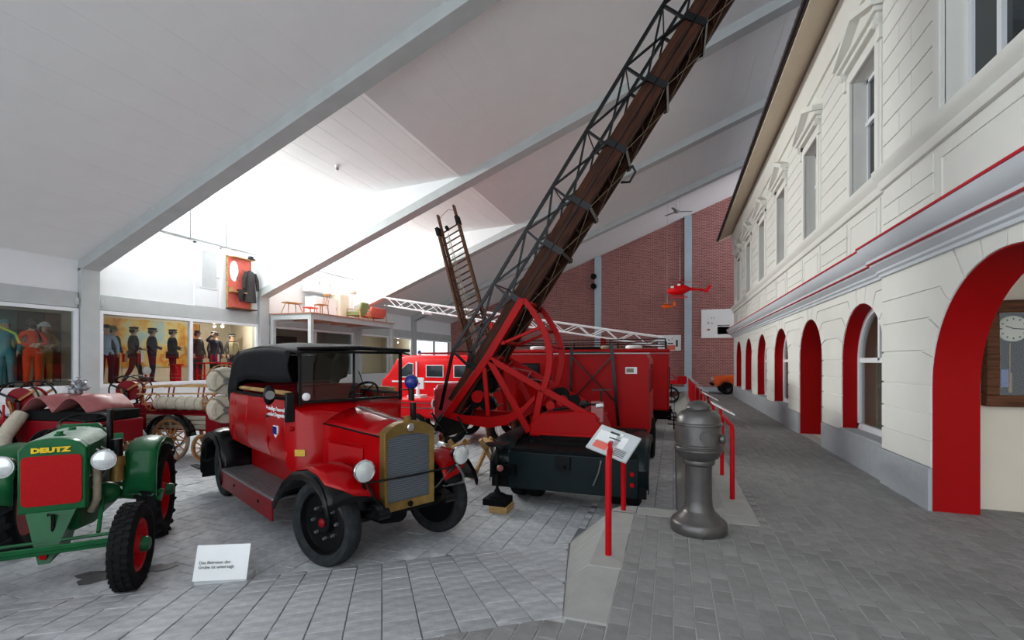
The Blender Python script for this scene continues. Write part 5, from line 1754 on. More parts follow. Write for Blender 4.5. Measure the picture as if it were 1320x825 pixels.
q = MB(); q.prism([(-2.30, -.75, 1.78), (-2.06, -.75, 2.16), (-2.06, .75, 2.16), (-2.30, .75, 1.78)], (-.045, 0, .02)); vp(q, 'windscreen', 'dark_glass', vb)
for x in (-1.95, 1.6):
    for y in (-.85, .85):
        q = MB(); tyre_mesh(.36, .2, .22, q); w = vp(q, 'wheel', 'tyre'); w.location = (x, y, .355)
        q = MB(); q.lathe([(.23, -.04), (.23, .05), (.08, .03), (.05, .07)], (0, 0, 0), (0, -1 if y < 0 else 1, 0), 18); vp(q, 'rim', 'white_paint', w)
q = MB(); q.cyl((-1.45, -.35, 2.30), (-1.45, -.35, 2.37), .07, .065, 14); vp(q, 'lamp_base', 'white_paint')
q = MB(); q.lathe([(.06, 0), (.06, .10), (.03, .13), (0, .135)], (-1.45, -.35, 2.37), (0, 0, 1), 14); vp(q, 'blue_lamp', 'blue_lamp')
for y in (-.55, .55):
    q = MB(); q.lathe([(.04, -.2), (.05, -.1), (.09, .05), (.10, .06)], (-2.05, y, 2.28), (-1, 0, 0), 14); vp(q, 'roof_siren', 'bright_red')
for y in (-.7, .7):
    q = MB(); q.lathe([(.10, 0), (.10, .04), (.05, .06)], (-2.66, y, 1.0), (-1, 0, 0), 18); vp(q, 'headlamp', 'lamp_glass')
for y in (-.6, -.2, .2, .6):
    q = MB(); q.b(-1.3, 2.0, y - .02, y + .02, 2.36, 2.42); vp(q, 'roof_slat', 'dark_red')
q = MB(); q.prism([(-2.0, -.96, .98), (-1.3, -.96, .98), (-1.2, -.96, .7), (-1.35, -.96, .55), (-1.65, -.96, .75), (-2.2, -.96, .75), (-2.5, -.96, .55)], (0, .1, 0)); vp(q, 'wheel_arch', 'bright_red')

# small red engine in front of the van
eng = thing('pump_trailer', 'small red pump trailer with chrome trim standing before the red van', 'trailer', (-6.95, 12.5, 0))
q = MB(); q.b(-.9, .6, -.5, .5, .45, 1.02); q.build('body', 'bright_red', eng, bevel=.06)
for z in (.74, .88):
    q = MB(); q.b(-.91, .61, -.515, -.495, z, z + .03); q.build('trim', 'chrome', eng)
for y in (-.55, .55):
    q = MB(); tyre_mesh(.30, .14, .18, q); w = q.build('wheel', 'tyre', eng); w.location = (-.1, y, .295)
q = MB(); q.tube([(-.9, 0, .6), (-1.4, 0, .5), (-1.6, 0, .3), (-1.6, 0, .0)], .03, 8); q.build('draw_bar', 'black_paint', eng)
q = MB(); q.b(-.55, -.1, -.3, .1, 1.02, 1.10); q.cyl((-.3, -.1, 1.1), (-.3, -.1, 1.5), .05); q.b(-.5, -.1, -.12, -.08, 1.28, 1.62); q.build('sign_post', 'sign_white', eng)
q = MB(); q.prism([(-.45, -.125, 1.55), (-.2, -.125, 1.44), (-.45, -.125, 1.33), (-.45, -.125, 1.38), (-.30, -.125, 1.44), (-.45, -.125, 1.50)], (0, -.006, 0)); q.build('sign_arrow', 'rail_red', eng)

# red engine bonnet between van and ladder truck
tb = thing('fire_engine', 'red bonneted fire engine standing between the van and the tall brown ladder', 'fire truck', (-5.5, 11.6, 0), 8)
q = MB(); q.loft([[(x, -w, .5), (x, w, .5), (x, w, z - .1), (x, w - .1, z), (x, -w + .1, z), (x, -w, z - .1)] for x, w, z in ((-.5, .62, 1.42), (-.42, .66, 1.50), (.7, .7, 1.58))]); q.build('bonnet', 'dark_red', tb, bevel=.03)
q = MB(); q.b(.7, 1.75, -.85, .85, .5, 2.0); cb_ = q.build('cab', 'truck_red', tb, bevel=.05)
q = MB(); q.b(.85, 1.4, -.87, -.83, 1.45, 1.9); q.build('side_window', 'dark_glass', cb_)
for x in (0.0, 1.4):
    for y in (-.75, .75):
        q = MB(); tyre_mesh(.42, .2, .25, q); w = q.build('wheel', 'tyre', tb); w.location = (x, y, .415)
q = MB(); q.b(-.56, -.46, -.5, .5, .65, 1.40); q.build('radiator', 'chrome', tb, bevel=.03)
for y in (-.62, .62):
    q = MB(); q.lathe([(.1, 0), (.11, .03), (.05, .06)], (-.5, y, 1.0), (-1, 0, 0), 16); q.build('headlamp', 'lamp_glass', tb)
text = None

# =================================================================== HOSE WAGONS
def spoked_wheel(parent, loc, r, axis=(0, 1, 0), n=12, m='spoke_wood', tyre_m='steel'):
    q = MB(); u_, w_, a_ = frame_of(axis)
    q.ring((0, 0, 0), axis, [(r - .05, -.03), (r - .01, -.03), (r - .01, .03), (r - .05, .03)], 28)
    rim = q.build('wheel', m, parent); rim.location = loc
    q = MB(); q.ring((0, 0, 0), axis, [(r - .012, -.034), (r, -.034), (r, .034), (r - .012, .034)], 28); q.build('tyre_band', tyre_m, rim)
    q = MB(); q.lathe([(.03, -.10), (.055, -.08), (.065, 0), (.055, .08), (.03, .10)], (0, 0, 0), axis, 14); q.build('hub', m, rim)
    for i in range(n):
        a = 2 * math.pi * i / n; d = u_ * math.cos(a) + w_ * math.sin(a)
        q = MB(); q.cyl(d * .05, d * (r - .04), .016, .013, 6); q.build('spoke', m, rim)
    return rim
def hose_reel(parent, c, axis, r=.33):
    ax_ = Vector(axis).normalized()
    c = Vector(c)
    for k, s_ in ((-1, -.20), (1, .20)):
        o = c + ax_ * s_
        q = MB(); q.torus(o, axis, r, .016, 30, 8); rm = q.build('reel_ring', 'black_paint', parent)
        q = MB(); q.lathe([(.02, -.01), (r * .68, -.01), (r * .68, .01), (.02, .01)], o + ax_ * (k * -.05), axis, 26); q.build('reel_disc', 'dark_red', rm)
        u_, w_, a_ = frame_of(axis)
        for a in (35, 155, 275):
            d = u_ * math.cos(R(a)) + w_ * math.sin(R(a)); q = MB(); q.bar(o, o + d * r, .04, .02, axis); q.build('reel_spoke', 'spoke_wood' if a < 100 else 'black_paint', rm)
    q = MB(); q.lathe([(r * .55, -.15), (r * .6, -.1), (r * .62, 0), (r * .6, .1), (r * .55, .15)], c, axis, 24); q.build('hose_coil', 'canvas_hose', parent)
    q = MB(); q.cyl(c - ax_ * .3, c + ax_ * .3, .025); q.build('reel_axle', 'black_paint', parent)

def mudguard(parent, cx, y0, y1, cz, r, a0, a1, m='black_paint'):
    q = MB(); rg = []
    for i in range(13):
        a = R(a0 + (a1 - a0) * i / 12)
        rg.append([(cx + r * math.cos(a), y, cz + r * math.sin(a)) for y in (y0, (y0 + y1) / 2, y1)])
    q.loft(rg, cap=False, close=False); q.build('mudguard', m, parent, solid=.012)

# wagon whose spoked wheel shows beside the fire car: local x along its length (+x towards the draw end)
wb = thing('hose_wagon', 'red hose wagon with wooden spoked wheels, ladder rack and rolled canvas hose', 'wagon', (-10.35, 7.6, 0), 9)
def wp(mb, name, m, parent=None, **k): return mb.build(name, m, parent or wb, **k)
for x, r in ((.22, .45), (1.05, .30), (-1.0, .42)):
    for y in (-.62, .62): spoked_wheel(wb, (x, y, r - .003), r)
q = MB(); q.b(-1.5, 1.25, -.42, .42, .62, .98); bd_ = wp(q, 'body', 'dark_red', bevel=.02)
for z in (.66, .76, .86):
    q = MB(); q.b(-.55, .95, -.47, -.42, z, z + .085); wp(q, 'plank', 'grey_plank', bd_, bevel=.006)
q = MB(); q.b(.95, 1.25, -.5, .5, .55, 1.02); wp(q, 'end_box', 'dark_red', bevel=.015)
q = MB(); q.prism([(1.02, -.48, .6), (1.14, -.48, .6), (1.06, -.48, .22), (.98, -.48, .22)], (0, .03, 0)); wp(q, 'stay', 'dark_red')
mudguard(wb, .22, -.74, -.50, .45, .53, 10, 172); mudguard(wb, -1.0, -.74, -.50, .42, .50, 10, 178)
q = MB(); q.b(-1.5, .9, -.34, .34, .98, 1.14); wp(q, 'hose_box', 'dark_red', bevel=.02)
q = MB(); L_ = 1.15
prof = [(.06, -.1)] + [(.13 + .012 * (i % 2), -.05 + L_ * i / 10) for i in range(11)] + [(.06, L_)]
q.lathe(prof, (-.25, -.42, 1.20), (1, 0, 0), 20); hr_ = wp(q, 'rolled_hose', 'canvas_hose')
for i in (1, 3, 5, 7, 9):
    q = MB(); q.torus((-.25 - .05 + L_ * i / 10, -.42, 1.20), (1, 0, 0), .142, .008, 20, 5); wp(q, 'binding', 'strap', hr_)
for x in (-.42, .98):
    q = MB(); q.torus((x, -.42, 1.22), (1, 0, 0), .19, .013, 22, 6); wp(q, 'reel_ring', 'spoke_wood', hr_)
    for a in (0, 60, 120):
        d = Vector((0, math.cos(R(a)), math.sin(R(a)))) * .19; q = MB(); q.cyl(Vector((x, -.42, 1.22)) - d, Vector((x, -.42, 1.22)) + d, .012, None, 6); wp(q, 'reel_spoke', 'spoke_wood', hr_)
rk = MB()
for y in (-.34, .30): rk.tube([(-.9, y, 1.50), (-.2, y, 1.56), (.85, y, 1.56), (1.2, y, 1.52)], .02, 6)
rk_ = wp(rk, 'ladder_rack', 'ash_wood')
for x in (-.7, -.3, .1, .5, .9):
    q = MB(); q.cyl((x, -.34, 1.555), (x, .30, 1.555), .015, None, 6); wp(q, 'rack_rung', 'ash_wood', rk_)
q = MB(); q.tube([(-.9, -.36, 1.38), (1.1, -.36, 1.42)], .018, 6); wp(q, 'rack_rail', 'ash_wood', rk_)
for x in (-.75, .05, .8):
    for y in (-.36, .30): q = MB(); q.tube([(x - .08, y, 1.1), (x, y, 1.55)], .016, 6); wp(q, 'rack_post', 'dark_red', rk_)
hose_reel(wb, (-1.30, -.15, 1.45), (.45, -1, 0))
q = MB(); q.bar((-1.22, .02, 1.5), (-1.15, .02, .9), .06, .04); q.bar((-1.3, -.38, 1.5), (-1.2, -.3, .9), .06, .04); wp(q, 'reel_stand', 'spoke_wood')
q = MB(); q.tube([(-1.25, -.50, 1.16), (-1.10, -.62, .98), (-.92, -.74, .80), (-.82, -.80, .72)], [.075, .085, .085, .08], 14); sh_ = wp(q, 'suction_hose', 'canvas_hose')
q = MB(); q.tube([(-.86, -.78, .76), (-.78, -.86, .55), (-.78, -.86, .22)], .11, 14); wp(q, 'hose_sleeve', 'black_matt', sh_)

wa = thing('pump_wagon', 'red pump wagon with pink leather flaps and steel valve cluster', 'wagon', (-11.5, 5.62, 0), 8)
def wq(mb, name, m, parent=None, **k): return mb.build(name, m, parent or wa, **k)
for x in (-.35, 1.3):
    for y in (-.62, .62): spoked_wheel(wa, (x, y, .417), .42)
q = MB(); q.b(-1.0, 1.85, -.42, .42, .60, 1.02); wq(q, 'body', 'dark_red', bevel=.02)
q = MB(); q.b(.15, 1.8, -.40, .40, 1.02, 1.20); wq(q, 'seat_box', 'black_matt', bevel=.02)
mudguard(wa, -.35, -.80, -.48, .42, .52, 10, 190); mudguard(wa, 1.3, -.80, -.48, .42, .52, 0, 180)
def flap(x0, x1):
    q = MB(); rg = []
    for i in range(9):
        t = i / 8
        z = 1.22 + .26 * math.sin(t * math.pi)
        rg.append([(x0 + (x1 - x0) * t, -.50, z - .03), (x0 + (x1 - x0) * t, -.1, z + .02), (x0 + (x1 - x0) * t, .35, z)])
    q.loft(rg, cap=False, close=False); wq(q, 'leather_flap', 'leather', solid=.014)
q = MB(); q.b(-.30, .08, -.84, -.80, .40, 1.02); wq(q, 'mud_flap', 'black_paint', bevel=.01)
flap(.22, .95); flap(.97, 1.72)
hose_reel(wa, (-.22, -.10, 1.36), (.32, -1, 0), .36)
q = MB(); q.bar((-.2, .02, 1.36), (-.2, .02, .9), .06, .04); q.bar((-.28, -.34, 1.36), (-.2, -.3, .9), .06, .04); wq(q, 'reel_stand', 'spoke_wood')
q = MB(); q.tube([(.20, -.46, 1.15), (.22, -.60, .98), (.24, -.75, .78), (.25, -.82, .4)], [.11, .12, .12, .11], 14); wq(q, 'suction_hose', 'canvas_hose')
for i in range(5):
    a = R(-80 + 40 * i); c_ = Vector((.62, .2, 1.54)); d = Vector((math.sin(a), -.15, math.cos(a) * .9 + .1))
    q = MB(); q.cyl(c_, c_ + d * .17, .028, .028, 10); q.lathe([(.045, .14), (.05, .16), (.05, .20), (.03, .21)], c_, d, 12); q.bar(c_ + d * .25 + Vector((-.06, 0, 0)), c_ + d * .25 + Vector((.06, 0, 0)), .015, .015); q.cyl(c_ + d * .2, c_ + d * .26, .01, None, 6)
    wq(q, 'valve', 'steel')
q = MB(); q.ball((.62, .15, 1.50), .09, 14); q.cyl((.62, .15, 1.15), (.62, .15, 1.50), .05); q.lathe([(.07, 0), (.075, .06), (.05, .07)], (.62, .1, 1.50), (0, -1, 0), 18); wq(q, 'manifold', 'steel')
q = MB(); q.tube([(-.25, -.45, 1.3), (-.25, -.46, .7)], .02, 6); wq(q, 'hand_rail', 'rail_red')

# =================================================================== FAR THINGS
oc = thing('orange_car', 'orange open off-road car half hidden behind the end of the cream building', 'car', (3.6, 27.2, WZ), 180)
q = MB(); q.prism([(-1.6, -.75, .42), (1.35, -.75, .42), (1.62, -.75, .55), (1.62, -.75, .86), (1.45, -.75, .93), (.5, -.75, 1.0), (-.4, -.75, 1.12), (-1.7, -.75, 1.1)], (0, 1.5, 0)); q.build('body', 'orange', oc, bevel=.05)
for x in (-1.15, 1.0):
    for y in (-.72, .72):
        q = MB(); tyre_mesh(.33, .2, .19, q); w = q.build('wheel', 'tyre', oc); w.location = (x, y, .325)
        q = MB(); q.lathe([(.20, -.05), (.20, .07), (.06, .05), (.04, .09)], (0, 0, 0), (0, 1 if y > 0 else -1, 0), 18); q.build('rim', 'black_paint', w)
        q = MB(); rg = [[(x + .42 * math.cos(R(a)), yy, .36 + .42 * math.sin(R(a))) for yy in (y - (.04 if y > 0 else .12), y + (.12 if y > 0 else .04))] for a in range(5, 176, 17)]; q.loft(rg, cap=False, close=False); q.build('wheel_arch', 'orange', oc, solid=.02)
q = MB(); q.b(1.60, 1.72, -.8, .8, .44, .56); q.build('bumper', 'black_matt', oc, bevel=.02)
q = MB(); q.prism([(-.05, -.7, 1.05), (.02, -.7, 1.05), (-.1, -.7, 1.5), (-.16, -.7, 1.5)], (0, 1.4, 0)); q.build('windscreen', 'dark_glass', oc)
for y in (-.5, .5):
    q = MB(); q.lathe([(.09, 0), (.09, .02), (.05, .04)], (1.62, y, .78), (1, 0, 0), 14); q.build('headlamp', 'lamp_glass', oc)

rc = thing('red_cart', 'small red handcart with black wire wheels before the brick end wall', 'cart', (-.35, 25.6, 0), 0)
q = MB(); q.b(-1.0, .95, -.4, .4, .95, 1.15); q.build('body', 'bright_red', rc, bevel=.03)
q = MB(); q.b(.55, 1.0, -.42, .42, 1.0, 1.35); q.build('end_panel', 'rail_red', rc, bevel=.05)
for x in (.25, -.7):
    for y in (-.45, .45): spoked_wheel(rc, (x, y, .38), .383, n=8, m='black_paint', tyre_m='black_matt')
for x in (-.7, .25):
    for y in (-.36, .36):
        q = MB(); q.bar((x, y, .38), (x, y, .97), .06, .06); q.build('axle_post', 'black_paint', rc)
for y in (-.38, .38):
    q = MB(); q.tube([(-1.0, y, 1.15), (-.95, y, 1.42), (.3, y, 1.42), (.5, y, 1.2)], .02, 6); q.build('side_rail', 'rail_red', rc)

# boards on the brick wall
def board(x0, x1, z0, z1, label, prints):
    t = thing('wall_board', label, 'board', ((x0 + x1) / 2, YB, z0))
    w, h = x1 - x0, z1 - z0
    q = MB(); q.b(-w / 2, w / 2, -.06, 0, 0, h); pn = q.build('panel', 'sign_white', t, bevel=.008)
    for (a, b_, c_, d, m) in prints:
        q = MB(); q.b(-w / 2 + a * w, -w / 2 + b_ * w, -.066, -.058, c_ * h, d * h); q.build('print', m, pn)
board(-.87, .43, 2.74, 3.66, 'white picture board with pink drawing on the brick wall', [(.38, .75, .04, .35, 'salmon'), (.42, .66, .42, .5, 'ink'), (.78, .86, .25, .68, 'ink'), (.1, .3, .3, .6, 'pale_grey'), (.45, .5, .65, .72, 'ink'), (.6, .64, .72, .8, 'salmon'), (.25, .3, .75, .8, 'ink')])
board(1.53, 4.2, 3.45, 5.10, 'large white display board on the brick wall beside the steel column', [(.32, .56, .42, .445, 'ink'), (.12, .17, .26, .32, 'salmon'), (.13, .155, .27, .31, 'sign_white'), (.13, .15, .5, .56, 'ink'), (.19, .23, .48, .54, 'pale_grey'), (.2, .215, .68, .71, 'ink'), (.245, .26, .68, .71, 'ink'), (.32, .56, .12, .39, 'pale_grey'), (.325, .555, .13, .385, 'sign_white')])
for z in (7.35, 6.75):
    t = thing('spotlight', ('upper' if z > 7 else 'lower') + ' black spotlight clamped to the pale column on the brick wall', 'spotlight', (-4.55, YB - .22, z))
    q = MB(); q.lathe([(.07, -.2), (.14, -.16), (.16, .12), (.18, .16)], (-.1, -.18, 0), (.3, -1, -.4), 16); q.build('housing', 'black_matt', t)
    q = MB(); q.bar((0, 0, .0), (-.08, -.16, .0), .05, .25); q.build('bracket', 'black_matt', t)

hp = thing('model_helicopter', 'red model helicopter hanging in front of the brick wall', 'model', (.25, 20.2, 5.0))
q = MB(); q.loft([[(x, w * math.cos(R(t)), z + h * math.sin(R(t))) for t in range(0, 360, 30)] for x, w, h, z in ((-.50, .03, .03, -.03), (-.42, .15, .13, -.02), (-.2, .22, .22, 0), (.1, .22, .22, .02), (.28, .14, .13, .03), (.40, .06, .06, .02), (.95, .04, .04, -.05))]); q.build('fuselage', 'bright_red', hp)
q = MB(); q.prism([(.90, -.015, -.16), (1.04, -.015, -.14), (1.20, -.015, .12), (1.08, -.015, .14), (.98, -.015, .0)], (0, .03, 0)); q.build('tail_fin', 'bright_red', hp)
q = MB(); q.cyl((0, 0, .2), (0, 0, .34), .02); q.build('rotor_mast', 'black_paint', hp)
for a in (8, 98, 188, 278):
    q = MB(); q.bar((0, 0, .32), (.8 * math.cos(R(a)), .8 * math.sin(R(a)), .30), .05, .01); q.build('rotor_blade', 'bright_red', hp)
for y in (-.18, .18):
    q = MB(); q.tube([(-.4, y, -.30), (.3, y, -.30)], .015, 6); q.cyl((-.15, y, -.3), (-.15, y * .6, -.15), .01, None, 6); q.cyl((.12, y, -.3), (.12, y * .6, -.15), .01, None, 6); q.build('skid', 'bright_red', hp)
for (x, z) in ((-.35, .12), (-.1, .2)):
    q = MB(); q.b(x, x + .12, -.215, -.15, z - .06, z + .02); q.build('window', 'sign_white', hp)
q = MB(); q.cyl((0, 0, .3), (0, 0, zc(.25) - 5.0), .004, None, 5); q.build('wire', 'steel', hp)
ho = thing('model_glider', 'tiny orange model aircraft hanging below the red helicopter', 'model', (-.25, 21.5, 4.5))
q = MB(); q.loft([[(x, w * math.cos(R(t)), w * math.sin(R(t))) for t in range(0, 360, 45)] for x, w in ((-.25, .02), (-.1, .10), (.1, .06), (.35, .02))]); q.build('fuselage', 'orange', ho)
q = MB(); q.b(-.12, .02, -.5, .5, .05, .07); q.build('wing', 'orange', ho); q = MB(); q.b(.25, .36, -.02, .02, .0, .2); q.build('tail_fin', 'orange', ho)
q = MB(); q.cyl((0, 0, .05), (0, 0, zc(-.25) - 4.53), .004, None, 5); q.build('wire', 'steel', ho)

fn = thing('ceiling_fan', 'pale three-bladed ceiling fan hanging from the boarded ceiling', 'fan', (.15, 24.7, zc(.15)))
q = MB(); q.cyl((0, 0, .01), (0, 0, -.75), .02); q.build('rod', 'pale_grey', fn)
q = MB(); q.lathe([(.03, -.70), (.11, -.74), (.13, -.80), (.11, -.87), (.03, -.90)], n=18); q.build('motor', 'steel', fn)
for a in (15, 135, 255):
    q = MB(); q.bar((.1 * math.cos(R(a)), .1 * math.sin(R(a)), -.82), (.75 * math.cos(R(a)), .75 * math.sin(R(a)), -.82), .13, .012); q.build('blade', 'steel', fn)
for i, (x, y, l_) in enumerate(((2.0, 13.6, 'small white detector on the ceiling near the eaves of the building'), (-9.2, 11.2, 'small white detector on the bright dormer ceiling'), (2.05, 24.5, 'small white detector on the ceiling beside the fan'))):
    z = zc(x) if i != 1 else zd0 + (x + 14.5) / (DX + 14.5) * (zd1 - zd0)
    t = thing('smoke_detector', l_, 'detector', (x, y, z))
    q = MB(); q.lathe([(.06, .01), (.06, -.04), (.03, -.06)], n=16); q.build('base', 'white_paint', t)
    q = MB(); q.lathe([(.03, -.06), (.045, -.08), (.045, -.12), (.01, -.15)], n=16); q.build('sensor', 'steel', t)

# clock case in the passage
ck_ = thing('clock_case', 'dark wooden wall case with round pendulum clock in the passage', 'clock', (4.1, 6.90, 1.59))
q = MB(); w = .74
for (a, b_, c_, d) in ((-w, w, 0, .13), (-w, w, 1.06, 1.20), (-w, -w + .12, .13, 1.06), (w - .12, w, .13, 1.06)): q.b(a, b_, -.12, .0, c_, d)
q.build('frame', 'brown_frame', ck_, bevel=.012)
q = MB(); q.b(-w + .1, w - .1, -.03, 0, .1, 1.1); q.build('back_panel', 'black_matt', ck_)
q = MB(); q.lathe([(.145, 0), (.145, .03), (.13, .04)], (-.48, -.03, .88), (0, -1, 0), 30); ds = q.build('dial', 'inner_cream', ck_)
for a in range(12):
    d = Vector((math.sin(R(a * 30)), 0, math.cos(R(a * 30)))); q = MB(); q.bar(Vector((-.48, -.073, .88)) + d * .10, Vector((-.48, -.073, .88)) + d * .12, .012, .004, (0, 1, 0)); q.build('hour_mark', 'ink', ds)
for a, l_ in ((-65, .075), (95, .11)):
    d = Vector((math.sin(R(a)), 0, math.cos(R(a)))); q = MB(); q.bar((-.48, -.076, .88), Vector((-.48, -.076, .88)) + d * l_, .010, .004, (0, 1, 0)); q.build('hand', 'black_matt', ds)
q = MB(); q.cyl((-.50, -.05, .72), (-.50, -.05, .38), .006, None, 6); q.cyl((-.50, -.05, .16), (-.50, -.05, .38), .02); q.build('pendulum', 'brass', ck_)
q = MB(); q.b(-.60, -.53, -.09, -.03, .22, .42); q.build('weight', 'blue_lamp', ck_)
q = MB(); q.b(-w + .11, w - .11, -.10, -.095, .12, 1.07); q.build('pane', 'clear_glass', ck_)

# oil stains on the pavement
def stain(x, y, r, label, seed):
    rr = random.Random(seed)
    q = MB(); n = 18
    pts = [(r * (.55 + .45 * rr.random()) * math.cos(2 * math.pi * i / n) * 1.5, r * (.5 + .5 * rr.random()) * math.sin(2 * math.pi * i / n), 0) for i in range(n)]
    q.prism(pts, (0, 0, .0015))
    o = q.build('oil_stain', 'oil', label=label, cat='stain'); o.location = (x, y, .0035); o.rotation_euler = (0, 0, R(30))
mat('oil', (92, 92, 94), .55, 0, .3, 14)
stain(-4.95, 3.35, .14, 'dark oil stain on the paving beside the tractor front wheel', 1)
stain(-5.25, 3.05, .22, 'broad dark oil stain on the paving under the tractor front axle', 2)
stain(-2.75, 4.05, .06, 'small dark oil spot on the paving before the fire car radiator', 4)
# =================================================================== DISPLAY ROOMS
def map_mat():
    m = bpy.data.materials.new('map_mural'); m.use_nodes = True
    N, L = m.node_tree.nodes, m.node_tree.links
    b = N['Principled BSDF']; tc = N.new('ShaderNodeTexCoord'); no = N.new('ShaderNodeTexNoise')
    no.inputs['Scale'].default_value = 1.3; no.inputs['Detail'].default_value = 9
    L.new(tc.outputs['Object'], no.inputs['Vector'])
    rp = N.new('ShaderNodeValToRGB'); e = rp.color_ramp.elements
    e[0].position = .36; e[0].color = srgb(166, 196, 206); e[1].position = .44; e[1].color = srgb(208, 206, 160)
    for p, c_ in ((.52, (222, 178, 82)), (.60, (196, 124, 44)), (.68, (216, 196, 140))):
        x = e.new(p); x.color = srgb(*c_)
    L.new(no.outputs['Fac'], rp.inputs[0]); L.new(rp.outputs[0], b.inputs['Base Color']); b.inputs['Roughness'].default_value = .6
    MAT['map_mural'] = m
map_mat()
mat('room_brown', (128, 88, 58), .8, 0, .25, 3)
mat('room_dark', (74, 70, 68), .8, 0, .3, 2)
mat('room_teal', (74, 116, 112), .8, 0, .3, 2)
mat('room_peach', (222, 186, 150), .8, 0, .05, 2)
m = mat('lamp_glow', (255, 244, 226), .5)
m.node_tree.nodes['Principled BSDF'].inputs['Emission Color'].default_value = (1, .93, .82, 1)
m.node_tree.nodes['Principled BSDF'].inputs['Emission Strength'].default_value = 4.0

# the small bright lamps that show through the display glass
def spot_lamp(y, z, label, power, col=(1, .88, .72), x=XL - 1.1):
    t = thing('spot_lamp', label, 'lamp', (x, y, 3.62))
    h = z - 3.62
    q = MB(); q.cyl((0, 0, 0), (0, 0, h + .07), .010, None, 8); q.lathe([(.04, 0), (.04, -.015)], n=12); q.build('stem', 'white_paint', t)
    q = MB(); q.lathe([(.02, h + .07), (.05, h + .04), (.06, h)], n=16, cap=False); q.build('shade', 'white_paint', t, solid=.004)
    q = MB(); q.ball((0, 0, h), .035, 12); q.build('bulb', 'lamp_glow', t)
    d = bpy.data.lights.new('spot_lamp_light', 'POINT'); d.energy = power; d.color = col; d.shadow_soft_size = .04
    a = bpy.data.objects.new('spot_lamp_light', d); C.objects.link(a); a.parent = t; a.location = (0, 0, h - .05)
spot_lamp(12.47, 3.36, 'small lit lamp above the saluting mannequin', 38)
spot_lamp(12.80, 3.38, 'small lit lamp beside the one above the saluting mannequin', 38)
spot_lamp(23.43, 3.21, 'small lit lamp in the display room beyond the raised platform', 25, x=-15.0)

def mural(y0, y1, z0, z1, m, label, x=XL - 3.09):
    t = thing('mural', label, 'picture', (x, (y0 + y1) / 2, z0)); w = (y1 - y0) / 2
    q = MB(); q.b(0, .03, -w, w, 0, z1 - z0); q.build('panel', m, t)
    q = MB()
    q.b(.0, .04, -w - .03, -w, 0, z1 - z0); q.b(0, .04, w, w + .03, 0, z1 - z0); q.build('edge', 'ink', t)
mural(9.6, 13.4, 1.9, 3.55, 'map_mural', 'large yellow and blue map on the display room wall')
mural(6.6, 8.0, 1.5, 3.55, 'room_teal', 'dim teal backdrop panel behind the protective suits')
mural(8.63, 8.98, 1.5, 3.55, 'room_brown', 'brown backdrop panel behind the orange-suited mannequin')
mural(8.05, 8.6, 1.5, 3.55, 'room_dark', 'dark backdrop panel behind the white-helmeted mannequins')
mural(15.15, 16.3, 1.5, 3.5, 'room_brown', 'brown panel in the display room under the platform')
mural(16.6, 18.4, 1.5, 3.3, 'room_dark', 'grey panel in the display room under the platform')
mural(25.95, 28.8, 1.5, 3.3, 'room_brown', 'brown panel in the display room next to the brick wall')

